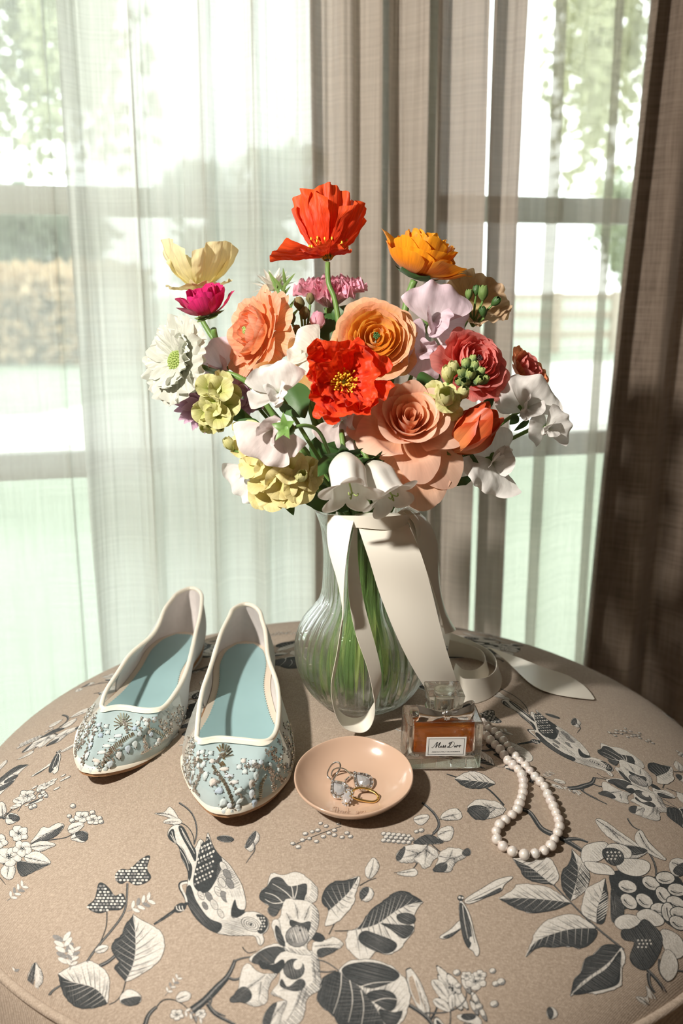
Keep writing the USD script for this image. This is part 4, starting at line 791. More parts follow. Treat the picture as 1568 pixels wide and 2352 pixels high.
# under the toe of the shoe and by the dish
m.wleaf([(780, 330), (800, 260), (860, 200), (885, 260), (850, 310), (830, 350)], [[(790, 325), (860, 220)]], [(780, 330), (800, 260), (860, 200), (835, 290)], 5); m.stem([(840, 280), (850, 340), (820, 390), (782, 445)], 10, 4); m.wleaf([(560, 250), (640, 235), (690, 265), (620, 280)], [], [(560, 250), (640, 235), (690, 265), (620, 280)])
m = Motif(720, 1850, 3.136)
m.stem([(-150, 290), (-40, 240), (60, 200), (200, 150)], 5, 4); m.berries([(-150, 275), (-110, 300), (-80, 250), (-30, 240), (-10, 190), (30, 180), (50, 130), (90, 150), (110, 200), (150, 180), (180, 130), (205, 230), (240, 200), (265, 225), (150, 215), (70, 225), (20, 260), (-60, 205)], 17, .7)
m.stem([(780, -20), (850, 40), (890, 95), (900, 150), (860, 205)], 16, 20); m.stem([(860, 205), (840, 260), (880, 310), (940, 360)], 9, 7); m.stem([(900, 100), (960, 95), (1000, 60)], 4, 3)
m.wleaf([(915, 95), (950, 45), (1040, 30), (1065, 90), (1010, 105)], [[(925, 92), (1000, 70), (1050, 60)], [(1000, 70), (1030, 100)]]); m.wleaf([(720, 100), (770, 70), (830, 80), (780, 140), (740, 130)], [[(725, 105), (820, 85)]]); m.wleaf([(890, 210), (930, 160), (1000, 160), (990, 240), (940, 258)], [[(895, 215), (950, 190), (990, 180)]])
m.berries([(505 + 36 * (k % 6) + 18 * (k // 6 % 2), 205 + 24 * (k // 6) + 3 * (k % 6)) for k in range(18)] + [(740, 190), (775, 180)], 18, .75)
m.wleaf([(718, 272), (760, 235), (830, 212), (900, 240), (932, 266), (830, 278)], [], [(718, 272), (760, 235), (830, 212), (900, 240), (932, 266), (830, 278)], 5)
m.wleaf([(595, 390), (620, 325), (700, 285), (800, 288), (885, 325), (895, 370), (860, 395), (840, 430), (790, 452), (760, 415), (700, 412), (640, 412)], [[(830, 270), (770, 340), (620, 380)], [(820, 290), (800, 430)], [(800, 320), (880, 370)], [(770, 335), (700, 400)], [(750, 345), (660, 320)]], [(595, 390), (620, 325), (660, 300), (625, 395)], 8)
m.wleaf([(905, 350), (975, 308), (1060, 318), (1110, 345), (1060, 390), (1010, 425), (990, 470), (940, 480), (860, 470), (890, 415)], [[(900, 365), (1000, 380), (1100, 345)], [(980, 375), (1000, 320)], [(985, 380), (900, 450)], [(1010, 378), (1020, 420)]], [(860, 470), (900, 420), (960, 420), (940, 480)], 8); m.wleaf([(1070, 345), (1110, 310), (1128, 345), (1100, 365)], [], [(1070, 345), (1110, 310), (1128, 345), (1100, 365)])
m.stem([(745, 415), (710, 460), (640, 480), (578, 486)], 8, 4); m.wleaf([(600, 490), (660, 470), (730, 460), (745, 490), (700, 512)], [[(610, 488), (730, 475)]])
# hazelnuts in their husks, with the big leaves
m = Motif(330, 1850, 3.336)
m.stem([(700, 1185), (640, 1310), (560, 1392), (470, 1490), (370, 1570)], 26, 62); m.stem([(650, 1320), (700, 1335), (760, 1310)], 24, 16); m.stem([(490, 1520), (540, 1590), (620, 1640), (700, 1680)], 34, 22); m.stem([(690, 1195), (760, 1170), (840, 1160)], 16, 10); m.stem([(500, 1540), (520, 1480), (500, 1465)], 12, 8)
m.wleaf([(985, 520), (1060, 538), (1150, 515), (1240, 545), (1312, 610), (1332, 665), (1300, 745), (1160, 718), (1060, 765), (1000, 850), (950, 800), (962, 770), (893, 725), (902, 655), (945, 620), (960, 560)], [], [(985, 560), (1060, 560), (1120, 620), (1240, 600), (1250, 660), (1230, 740), (1160, 718), (1060, 765), (1000, 850), (950, 800), (962, 770), (893, 725), (902, 655), (945, 620)], 7, .3)
for pts in ([(1140, 720), (1080, 660), (985, 600)], [(1145, 715), (1130, 620), (1075, 545)], [(1155, 715), (1175, 640), (1170, 560)], [(1235, 730), (1250, 680), (1310, 640)], [(1060, 740), (1000, 690), (930, 670)], [(1080, 740), (990, 750), (930, 720)]): m.add(Wt, line(pts, 8, 3))
m.wleaf([(860, 1130), (940, 1080), (1010, 1065), (1085, 1095), (1070, 1180), (960, 1225), (830, 1205), (810, 1180)], [], [(860, 1140), (1010, 1080), (1085, 1110), (1060, 1180), (950, 1220), (830, 1205)], 7); m.add(Dk, line([(755, 1085), (800, 1130), (860, 1115)], 9, 5))
m.wleaf([(740, 1300), (800, 1215), (900, 1290), (1020, 1290), (960, 1380), (940, 1500), (850, 1540), (760, 1510), (660, 1500), (720, 1410)], [[(930, 1300), (800, 1400), (690, 1490)], [(900, 1350), (880, 1500)]], [(660, 1500), (720, 1410), (780, 1390), (830, 1450), (780, 1515)], 8)
m.wleaf([(1100, 1110), (1200, 1130), (1290, 1120), (1340, 1190), (1345, 1300), (1350, 1400), (1250, 1480), (1230, 1600), (1150, 1690), (1000, 1690), (1090, 1500), (980, 1450), (1020, 1380), (1040, 1250), (1000, 1200)], [[(1230, 1340), (1190, 1480), (1080, 1680)], [(1180, 1380), (1040, 1420)], [(1300, 1200), (1320, 1380)], [(1250, 1400), (1200, 1560)]], [(1060, 1330), (1100, 1390), (1190, 1330), (1240, 1360), (1200, 1420), (1090, 1410), (1040, 1370)], 9)
m.wleaf([(918, 1690), (950, 1560), (1020, 1510), (1095, 1500), (1060, 1600), (1020, 1690)], [[(1080, 1510), (1000, 1610), (960, 1690)]], [(918, 1690), (950, 1560), (1020, 1510), (990, 1610), (960, 1690)])
m.add(Dk, ell((1150, 1255), 84, 82)); m.add(Gr, hatch(ell((1150, 1255), 78, 76), 1.3, 9, 4)); m.add(Wt, ell((1180, 1220), 34, 40, .5)); m.add(Dk, poly([(1020, 1290), (1080, 1210), (1060, 1180), (980, 1220), (880, 1190), (900, 1250), (960, 1260)]))
m.wleaf([(1320, 1040), (1400, 1030), (1450, 1010), (1525, 1060), (1490, 1100), (1420, 1140), (1340, 1160), (1290, 1100)], [[(1310, 1080), (1420, 1070), (1510, 1065)]], [(1330, 1110), (1440, 1090), (1490, 1100), (1420, 1140), (1340, 1160)], 8); m.add(Dk, ell((1330, 1010), 60, 36, .3))
m.wleaf([(1075, 735), (1170, 722), (1270, 742), (1332, 800), (1342, 890), (1310, 985), (1250, 1090), (1290, 1140), (1120, 1120), (1060, 1060), (1020, 1000), (1010, 900), (1050, 850)], [[(1180, 870), (1170, 790), (1150, 740)], [(1230, 880), (1260, 800), (1280, 760)], [(1120, 880), (1090, 820)]], [(1120, 880), (1200, 900), (1250, 890), (1280, 900), (1240, 990), (1180, 920), (1130, 930)], 8)
m.add(Dk, ell((1175, 1005), 92, 84)); m.add(Gr, ell((1175, 1005), 86, 78)); m.add(Wt, hatch(ell((1190, 990), 74, 66), 1.25, 12, 5)); m.add(Dk, hatch(ell((1130, 1030), 40, 44), 1.25, 9, 4), ell((1198, 958), 9)); m.wleaf([(985, 890), (1030, 880), (1050, 960), (1080, 1080), (1030, 1050), (1000, 980)], [], [(1010, 920), (1050, 960), (1080, 1080), (1030, 1050)], 6)
m = Motif(720, 1850, 3.136)
m.stem([(150, 905), (200, 905), (265, 902)], 7, 8); m.stem([(110, 930), (135, 880), (150, 850)], 8, 6); m.stem([(20, 1110), (90, 1130), (180, 1190)], 10, 8); m.stem([(30, 1195), (100, 1200), (160, 1190)], 12, 8)
m.leaf([(325, 515), (240, 540), (150, 550), (82, 605), (62, 700), (105, 760)], [(325, 515), (260, 620), (180, 700), (105, 765)], [(325, 575), (300, 640), (290, 705), (230, 775), (150, 855), (80, 862)], 'l', 8)
m.stem([(330, 580), (390, 545), (450, 525)], 7, 5); m.wleaf([(370, 475), (400, 410), (432, 380), (470, 430), (440, 500), (398, 530)], [[(398, 525), (420, 460), (432, 390)]]); m.wleaf([(330, 640), (370, 590), (430, 620), (410, 680), (360, 690)], [[(340, 690), (400, 620)]], [(330, 640), (370, 590), (400, 600), (350, 680)])
m.leaf([(785, 700), (660, 620), (560, 645), (500, 690), (400, 765), (325, 880), (250, 905)], [(785, 700), (680, 720), (560, 785), (450, 860), (250, 905)], [(785, 700), (735, 770), (722, 850), (722, 900), (660, 985), (600, 1050), (500, 1068), (440, 1055), (400, 1110), (330, 1108), (258, 1050), (230, 980), (250, 905)], 'l', 8)
for pts in ([(360, 905), (460, 930), (600, 1000), (560, 1060), (440, 1050), (320, 960)], [(480, 850), (620, 860), (722, 880), (660, 960), (560, 900)], [(600, 790), (720, 790), (722, 850), (620, 840)]): p = poly(pts); m.add(Dk, p); m.add(Gr, hatch(p.buffer(-4), .5, 10, 2.5))
m.leaf([(180, 1195), (240, 1138), (330, 1112), (440, 1118), (540, 1150), (620, 1210), (672, 1275), (692, 1380), (680, 1445), (640, 1545), (560, 1640)], [(180, 1195), (330, 1310), (430, 1430), (540, 1640)], [(180, 1195), (80, 1230), (45, 1300), (28, 1400), (80, 1465), (140, 1515), (180, 1580), (260, 1660), (540, 1640)], 'r', 9, both=True)
for pts in ([(200, 1190), (330, 1130), (540, 1160), (620, 1230), (500, 1300), (360, 1310)], [(380, 1360), (520, 1330), (600, 1400), (560, 1480), (450, 1430)], [(470, 1470), (580, 1490), (640, 1480), (560, 1600)]): p = poly(pts); m.add(Dk, p); m.add(Gr, hatch(p.buffer(-6), .25, 13, 2.5))
m.add(Wt, *[line(p, 7, 3) for p in ([(330, 1310), (430, 1280), (620, 1270)], [(420, 1420), (520, 1390), (680, 1420)], [(200, 1210), (190, 1340), (140, 1500)], [(260, 1260), (280, 1400), (250, 1560)], [(340, 1330), (360, 1450), (340, 1600)])])
# dragonfly
m = Motif(720, 1850, 3.136)
for pts, dk in (([(1085, 690), (1200, 608), (1340, 530), (1432, 518), (1372, 572), (1352, 612), (1240, 662), (1110, 708)], [(1100, 700), (1230, 650), (1350, 595), (1350, 615), (1240, 665)]), ([(1056, 832), (990, 890), (908, 952), (962, 956), (1040, 902), (1068, 868)], [(930, 950), (1040, 895), (1066, 868), (1040, 905), (962, 956)]), ([(1058, 690), (1098, 735), (1140, 850), (1166, 960), (1190, 1062), (1172, 1086), (1148, 1050), (1118, 1030), (1080, 960), (1056, 830), (1048, 740)], [(1056, 700), (1100, 760), (1130, 880), (1140, 960), (1118, 1030), (1080, 960), (1056, 830)])):
    p = poly(pts); m.add(Dk, p.buffer(4)); m.add(Wt, p); m.add(Dk, poly(dk).intersection(p)); m.add(Gr, hatch(poly(dk).intersection(p).buffer(-3), 1.2, 9, 2))
m.add(Dk, line([(1080, 730), (1130, 860), (1160, 990)], 7, 4), line([(1100, 695), (1250, 620), (1400, 545)], 4, 3), ell((1058, 668), 25, 22)); m.add(Wt, ell((1050, 664), 9), ell((1072, 668), 8), line([(1072, 720), (1085, 830), (1110, 960)], 5, 3), ell((1135, 968), 13, 22, -.2))
# the sprig with the little blossom at the bottom
m.stem([(690, 1440), (780, 1500), (840, 1560), (860, 1600)], 30, 26); m.stem([(800, 1495), (930, 1492), (1030, 1460), (1090, 1400), (1100, 1340)], 12, 7); m.stem([(980, 1580), (985, 1500), (960, 1390), (890, 1290)], 10, 6)
m.wleaf([(850, 1260), (920, 1270), (960, 1330), (985, 1400), (960, 1420), (900, 1370), (860, 1310)], [[(860, 1265), (970, 1400)]]); m.wleaf([(862, 1400), (930, 1400), (980, 1480), (900, 1460)], [[(870, 1405), (970, 1475)]]); m.wleaf([(990, 1470), (975, 1380), (1005, 1360), (1018, 1430)], [[(1000, 1470), (995, 1380)]])
m.wleaf([(1030, 1520), (1100, 1500), (1180, 1520), (1210, 1574), (1120, 1570)], [], [(1060, 1520), (1110, 1495), (1170, 1520), (1110, 1550)])
m.flower((1165, 1268), 72, .85); m.flower((1195, 1225), 46, .8, a0=1); m.flower((1100, 1228), 38, .8); m.berries([(1030, 1205), (1288, 1192), (1040, 1300), (1310, 1285), (1350, 1270), (1300, 1430), (1190, 1450)], 26); m.stem([(1180, 1330), (1130, 1400), (1200, 1440)], 5, 3)
# right: the leaf spray, the dog roses and the berries
m = Motif(1100, 1850, 3.35)
m.stem([(250, 30), (380, 50), (470, 170), (560, 220)], 26, 40); m.stem([(560, 220), (680, 280), (790, 350)], 40, 30); m.stem([(660, 265), (760, 260), (835, 285)], 30, 14); m.stem([(560, 600), (700, 745), (890, 930), (1110, 1110)], 10, 18)
m.leaf([(262, 410), (300, 470), (340, 540), (430, 590), (570, 612)], [(262, 410), (400, 480), (500, 560), (570, 612)], [(440, 410), (540, 410), (590, 480), (610, 560), (575, 612)], 'l', 6)
m.leaf([(715, 340), (690, 450), (640, 500), (632, 590), (650, 660), (705, 735)], [(715, 340), (760, 480), (740, 620), (705, 735)], [(715, 340), (800, 430), (845, 520), (840, 610), (790, 680), (705, 735)], 'l', 6); m.add(Dk, hatch(poly([(760, 440), (840, 500), (830, 620), (740, 710), (745, 600)]), .9, 10, 7))
m.leaf([(150, 716), (260, 650), (290, 612), (440, 615), (560, 650), (700, 745)], [(150, 716), (330, 712), (560, 730), (700, 748)], [(150, 716), (250, 775), (400, 825), (520, 815), (620, 790), (700, 750)], 'r', 8)
m.leaf([(965, 565), (880, 610), (825, 640), (800, 720), (785, 800), (820, 860), (900, 905)], [(965, 565), (935, 700), (905, 800), (900, 905)], [(965, 565), (985, 680), (975, 780), (965, 880), (930, 915), (900, 905)], 'r', 5, white_vein=False); m.add(Wt, hatch(poly([(940, 650), (980, 680), (970, 850), (915, 890), (915, 780)]), -.6, 16, 9))
m.leaf([(355, 1165), (400, 1060), (430, 980), (520, 890), (640, 845), (760, 850), (890, 940)], [(355, 1165), (420, 1060), (560, 990), (720, 950), (890, 945)], [(355, 1165), (450, 1095), (560, 1090), (700, 1085), (770, 1100), (860, 1060), (905, 980), (890, 945)], 'r', 8)
m.leaf([(698, 1465), (740, 1330), (780, 1290), (820, 1180), (880, 1150), (960, 1075), (1090, 1090)], [(698, 1465), (800, 1350), (980, 1220), (1090, 1095)], [(698, 1465), (820, 1440), (900, 1450), (1010, 1420), (1090, 1380), (1100, 1250), (1120, 1180), (1095, 1095)], 'l', 9, both=True); m.add(Dk, poly([(720, 1450), (860, 1330), (1000, 1230), (1085, 1120), (1085, 1260), (1070, 1370), (900, 1430)])); m.add(Gr, hatch(poly([(760, 1410), (1000, 1240), (1080, 1160), (1060, 1330), (900, 1420)]), .6, 14, 3)); m.add(Wt, line([(720, 1440), (860, 1330), (990, 1220), (1085, 1100)], 6, 3))
m.stem([(1290, 345), (1340, 430), (1360, 520), (1355, 600)], 12, 16); m.stem([(1140, 100), (1180, 160), (1235, 190)], 12, 6)
m.wleaf([(895, 108), (960, 120), (1060, 190), (1160, 260), (1240, 330), (1150, 320), (1030, 270), (940, 190)], [[(900, 112), (1060, 220), (1220, 325)], [(980, 160), (1100, 290)]]); m.wleaf([(1235, 190), (1270, 230), (1340, 320), (1435, 420), (1340, 390), (1250, 330), (1195, 250)], [[(1230, 210), (1290, 320), (1420, 415)]], [(1100, 320), (1200, 320), (1280, 350), (1180, 395)]); m.wleaf([(1110, 320), (1200, 318), (1290, 352), (1240, 395), (1160, 405)], [[(1130, 395), (1270, 360)]], [(1110, 320), (1200, 318), (1290, 352), (1160, 380)])
m.add(Dk, poly([(1000, 540), (1100, 500), (1300, 560), (1420, 520), (1568, 600), (1568, 960), (1400, 880), (1250, 820), (1120, 800), (1020, 860), (1015, 650)])); m.add(Gr, hatch(poly([(1030, 680), (1100, 760), (1110, 900), (1040, 900)]), 1.2, 12, 3))
for c, a in (((1140, 625), .3), ((1320, 600), .5), ((1415, 690), .9), ((1270, 735), .6), ((1150, 740), .7), ((1520, 650), .2), ((1430, 560), .1), ((1510, 750), .4), ((1390, 800), .2), ((1450, 820), 1.4), ((1540, 830), .2), ((1530, 905), .5)):
    m.add(Dk, ell(c, 80, 54, a)); m.add(Wt, ell(c, 72, 46, a)); m.add(Gr, hatch(ell(c, 60, 40, a).difference(ell((c[0] + 18, c[1] - 12), 44, 28, a)), a, 9, 4)); m.add(Dk, line([(c[0] - 50 * math.cos(a), c[1] - 50 * math.sin(a) + 16), (c[0], c[1] + 26), (c[0] + 40 * math.cos(a), c[1] + 40 * math.sin(a) + 10)], 9, 4))
def rose(c, petals, dark):
    for pts in petals: p = poly(pts); m.add(Dk, p.buffer(4)); m.add(Wt, p); m.add(Gr, hatch(p.intersection(ell(c, 190, 120)), .8, 16, 3))
    d = poly(dark); m.add(Dk, d.buffer(4)); m.add(Gr, hatch(d, 1.0, 13, 3)); m.add(Wt, *[ell((d.centroid.x + 30 * (k % 4 - 1.5) + 9 * (k // 4 % 2), d.centroid.y + 26 * (k // 4 - 1.2)), 7.5, n=8) for k in range(11)])
rose((1040, 400), [[(790, 345), (840, 300), (960, 283), (990, 310), (960, 400), (880, 440), (800, 440)], [(985, 310), (1080, 300), (1165, 350), (1160, 400), (1050, 420), (980, 370)], [(1060, 430), (1160, 410), (1300, 440), (1310, 490), (1250, 540), (1130, 530), (1060, 480)], [(810, 440), (900, 440), (1000, 470), (1040, 530), (960, 530), (860, 510)]], [(950, 350), (1010, 330), (1090, 360), (1110, 420), (1060, 460), (980, 430)])
m.wleaf([(1020, 650), (1060, 680), (1110, 800), (1090, 880), (1030, 900), (1012, 760)], [[(1025, 660), (1050, 880)]], [(1020, 650), (1060, 680), (1110, 800), (1090, 880), (1030, 900), (1012, 760)])
rose((1260, 970), [[(1040, 900), (1090, 850), (1180, 845), (1250, 880), (1180, 940), (1080, 950)], [(1210, 840), (1270, 800), (1370, 830), (1420, 900), (1350, 930), (1250, 890)], [(1400, 960), (1500, 980), (1568, 1060), (1560, 1160), (1470, 1170), (1410, 1060)], [(1440, 1110), (1510, 1170), (1510, 1300), (1440, 1350), (1390, 1270), (1400, 1180)]], [(1100, 960), (1190, 950), (1260, 880), (1330, 920), (1400, 1000), (1390, 1120), (1290, 1260), (1200, 1240), (1160, 1160), (1190, 1050), (1110, 1030)])
m.stem([(1290, 1265), (1400, 1390), (1470, 1560), (1478, 1720)], 26, 22); m.stem([(1300, 1290), (1310, 1380), (1350, 1440)], 30, 14); m.wleaf([(1205, 1470), (1290, 1470), (1280, 1390), (1350, 1470), (1395, 1600), (1300, 1560)], [[(1220, 1475), (1390, 1590)]]); m.wleaf([(1275, 1640), (1350, 1630), (1400, 1690), (1290, 1690)], [[(1290, 1645), (1390, 1685)]]); m.stem([(1380, 1180), (1390, 1290), (1450, 1360)], 14, 7); m.stem([(1520, 1270), (1590, 1280)], 14, 14); m.wleaf([(525, 1560), (570, 1560), (600, 1610), (540, 1640)], [], [(525, 1560), (560, 1562), (565, 1630), (540, 1640)])
m.wleaf([(1470, 430), (1560, 415), (1600, 480), (1540, 545), (1480, 520)], [[(1480, 440), (1590, 480)]], [(1490, 500), (1600, 440), (1600, 540), (1540, 545)])
m = Motif(1100, 1850, 3.35)  # rosette left of the pearls
m.wleaf([(-90, 30), (-40, -30), (60, -40), (160, -10), (200, 40), (110, 90), (30, 110), (-40, 100)], [[(190, 30), (80, 20), (-60, 40)], [(120, 30), (40, 90)], [(90, 20), (20, -20)]], [(-90, 30), (0, 0), (80, 40), (60, 100), (-40, 110)], 9)
m.stem([(-250, -240), (-60, -180), (60, -130), (190, 0)], 8, 14); m.leaf([(-190, -205), (-100, -250), (20, -240), (120, -170)], [(-190, -205), (-60, -190), (40, -180), (120, -165)], [(-190, -205), (-120, -150), (-20, -130), (60, -140), (120, -165)], 'r', 5)
def tri(p, maxe):
    out = []
    for g in p:
        if g.geom_type != 'Polygon' or g.area < 3: continue
        g = g.simplify(.5)
        if g.geom_type != 'Polygon' or g.is_empty or not g.is_valid: continue
        try: v, f = trimesh.creation.triangulate_polygon(g, engine='earcut')
        except Exception: continue
        if len(f): out.append((v, f))
    if not out: return None
    v, f = cat_m(out); return trimesh.remesh.subdivide_to_size(np.c_[v, np.zeros(len(v))], f, maxe, max_iter=12)
ink_acc = [[], [], []]
LA, LB = np.array([.247, .157]), np.array([-.297, .180])
for k, mo in enumerate(MOT):
    ox, oy, s = mo.o
    flat_ = mo.flatten()
    for ink in range(3):
        r = tri([g for p in flat_[ink] for g in getattr(p, 'geoms', [p])], 150)
        if r is None: continue
        v, f = r[0], r[1]
        pts = np.vstack([on(ox + c[:, 0] / s, oy + c[:, 1] / s) for c in np.array_split(v, max(1, len(v) // 4000))])[:, :2]
        for i, j in ((0, 0), (1, 0), (0, 1), (1, 1), (-1, 0), (0, -1), (1, -1), (-1, 1), (2, 0), (0, 2), (2, 1), (1, 2)):
            q = pts + LA * i + LB * j; ok = np.hypot(q[:, 0] - XC, q[:, 1] - YC) < RO * .992
            ff = f[ok[f].all(1)]
            if len(ff) < 1: continue
            us = np.unique(ff); mp = np.full(len(q), -1); mp[us] = np.arange(len(us)); q2 = q[us]
            z = zdome(q2[:, 0], q2[:, 1]); v3 = np.c_[q2, z] + ndome(q2[:, 0], q2[:, 1]) * (.00014 + .000010 * k)
            ink_acc[ink].append((v3, mp[ff]))
def ink_mat(name, col, lo):
    return mat(name, {'g': ('geometry', {}), 'm1': ('mapping', {'scale': (1500., 260., 1500.), 'rotation': (0, 0, .12)}), 'm2': ('mapping', {'scale': (260., 1500., 260.), 'rotation': (0, 0, .12)}), 'n1': ('noise_texture', {'detail': 1}), 'n2': ('noise_texture', {'detail': 1}), 's': ('math', {'math_type': 'add'}), 'h': ('math', {'math_type': 'multiply', 'value2': .72}),
                      'x': ('rgb_ramp', {'ramp': [(.50, lo), (.85, col)]}), 'p': ('principled_bsdf', {'roughness': .9, 'specular_ior_level': .12}), 'b': ('bump', {'strength': .45, 'distance': .0004})},
               [('g.position', 'm1.vector'), ('g.position', 'm2.vector'), ('m1.vector', 'n1.vector'), ('m2.vector', 'n2.vector'), ('n1.fac', 's.value1'), ('n2.fac', 's.value2'), ('s.value', 'h.value1'), ('h.value', 'x.fac'), ('x.color', 'p.base_color'), ('s.value', 'b.height'), ('b.normal', 'p.normal')], 'p.BSDF')
for ink, col, lo in ((0, (.66, .635, .59), (.52, .49, .44)), (1, (.25, .245, .238), (.19, .184, .176)), (2, (.056, .062, .064), (.040, .043, .045))):
    v, f = cat_m(ink_acc[ink])
    e1, e2 = v[f[:, 1]] - v[f[:, 0]], v[f[:, 2]] - v[f[:, 0]]; fl_ = np.cross(e1, e2)[:, 2] < 0; f[fl_] = f[fl_][:, ::-1]
    ott.part('printed_pattern', (v, f), ink_mat(INKS[ink], col, lo), False, label=('white', 'grey', 'charcoal')[ink] + ' ink of the printed birds, leaves and flowers')
# ================================================================== flowers
UPC, TOC = np.array([0, SP, CP]), np.array([0, -CP, SP])   # the camera's up, and the way towards the viewer
def axis(r, u, t): return unit(r * np.array([1.0, 0, 0]) + u * UPC + t * TOC)
def petal_mat(name, ramp, trans=.25, streak=.16, rough=.55, vein=24, bump=.35, tcol=None, spec=.3, sheen=.15):
    mid = ramp[len(ramp) // 2][1]
    tc = tcol or tuple(min(1, c * 1.15) for c in mid)
    return mat(name, {'u': ('texture_coordinate', {}), 'sp': ('separate_xyz', {}), 'r': ('rgb_ramp', {'ramp': ramp}), 'm': ('mapping', {'scale': (vein, 1.6, 1)}), 'n': ('noise_texture', {'scale': 1.0, 'detail': 3, 'roughness': .6}),
                      'g': ('geometry', {}), 'n2': ('noise_texture', {'scale': 420., 'detail': 2}), 'o': ('object_info', {}), 'ov': ('map_range', {'to_min': .90, 'to_max': 1.10}), 'v': ('map_range', {'from_min': .3, 'from_max': .7, 'to_min': 1 - streak, 'to_max': 1 + streak}), 'vv': ('math', {'math_type': 'multiply'}), 'h': ('hsv', {}),
                      'b': ('bump', {'strength': bump, 'distance': .0006}), 'p': ('principled_bsdf', {'roughness': rough, 'specular_ior_level': spec, 'sheen_weight': sheen}), 't': ('translucent_bsdf', {'color': tc}), 'x': ('mix_closure', {'fac': trans})},
               [('u.UV', 'sp.vector'), ('sp.y', 'r.fac'), ('u.UV', 'm.vector'), ('m.vector', 'n.vector'), ('n.fac', 'v.value'), ('o.random', 'ov.value'), ('v.result', 'vv.value1'), ('ov.result', 'vv.value2'), ('r.color', 'h.color'), ('vv.value', 'h.value'), ('h.color', 'p.base_color'), ('n.fac', 'b.height'), ('b.normal', 'p.normal'), ('p.BSDF', 'x.closure1'), ('t.BSDF', 'x.closure2')], 'x.closure')
green = noisy('stem_green', (.10, .20, .045), (.17, .30, .075), 60, .45, bump=.1)
green_d = noisy('leaf_deep_green', (.030, .085, .022), (.065, .150, .035), 40, .5, bump=.2)
green_y = noisy('bud_green', (.24, .34, .08), (.38, .46, .14), 60, .5)
sepal_m = petal_mat('sepal_green', [(0, (.14, .26, .06)), (1, (.22, .34, .10))], .2, .2)
def petal(L, W, th=(60, 20), k=1.0, cup=.5, cup1=None, ruf=0.0, rf=5, drop=.25, q=2.2, base=.12, t0=.7, tip=.0, r0=0.0, h0=0.0, nu=13, nv=12, seed=0, crink=0.0, lip=0.0, wp_=1.0, twist=0.0, cf=4.0):
    """A petal as a grid: from its foot on the flower's axis outwards; th = angles from the axis at foot and tip; lip curls its end outwards."""
    rg = np.random.default_rng(seed)
    s = np.linspace(-1, 1, nu)[:, None]; t1 = np.linspace(0, 1, nv)[None]
    t = t1 * (1 - drop * np.abs(s) ** q)
    tt = np.linspace(0, 1, 60); ang = np.radians(th[0] + (th[1] - th[0]) * tt ** k) + math.radians(lip) * np.clip((tt - .62) / .38, 0, 1) ** 2
    R = r0 + np.r_[0, np.cumsum(np.sin(ang[:-1]))] * L / 59; H = h0 + np.r_[0, np.cumsum(np.cos(ang[:-1]))] * L / 59
    a = np.interp(t, tt, ang); r = np.interp(t, tt, R); h = np.interp(t, tt, H)
    w = base + (1 - base) * np.sin(np.pi / 2 * np.clip(t / t0, 0, 1)) ** wp_
    w = W * w * (1 - tip * np.clip((t - t0) / (1 - t0), 0, 1) ** 2)
    c = cup if cup1 is None else cup + (cup1 - cup) * t
    c = np.where(np.abs(c) < .02, .02, c) + 0 * t
    y = w * np.sin(c * s) / c; d = w * (1 - np.cos(c * s)) / c
    e = np.clip(t1, 0, 1) ** 2.2 * (.35 + .65 * np.abs(s)) + np.clip((t1 - .8) / .2, 0, 1) * .3
    ph = rg.uniform(0, 6.28, 4)
    z = d + ruf * L * e * (np.sin(rf * s * np.pi + ph[0] + 2 * np.sin(2 * s + ph[1])) * .6 + .5 * np.sin(rf * .53 * s * np.pi + ph[2] + 1.5 * t1))
    if crink:
        pts = np.stack([s * cf + ph[0] * 9 + 0 * t1, t1 * cf * .8 + ph[1] * 9 + 0 * s, 0 * s + 0 * t1 + seed], -1)
        z = z + crink * L * (meshkit.fbm(pts, 3, seed) - .5) * 2 * np.clip(t1 * 3, 0, 1)
        pts2 = pts * [3.0, .5, 1]; z = z + crink * .45 * L * (np.abs(meshkit.noise(pts2, seed + 5) - .5) - .25) * np.clip(t1 * 3, 0, 1)
    if twist: y, z = y * np.cos(twist * t) - z * np.sin(twist * t), y * np.sin(twist * t) + z * np.cos(twist * t)
    v = np.stack([r - z * np.cos(a), y, h + z * np.sin(a)], -1).reshape(-1, 3)
    uv = np.stack([s * .5 + .5 + 0 * t1, t1 + 0 * s], -1).reshape(-1, 2)
    return v, grid_faces(nu, nv), uv
def rotz(v, a):
    c, s_ = math.cos(a), math.sin(a); return np.stack([v[:, 0] * c - v[:, 1] * s_, v[:, 0] * s_ + v[:, 1] * c, v[:, 2]], 1)
NECK = VB + [0, 0, .152]
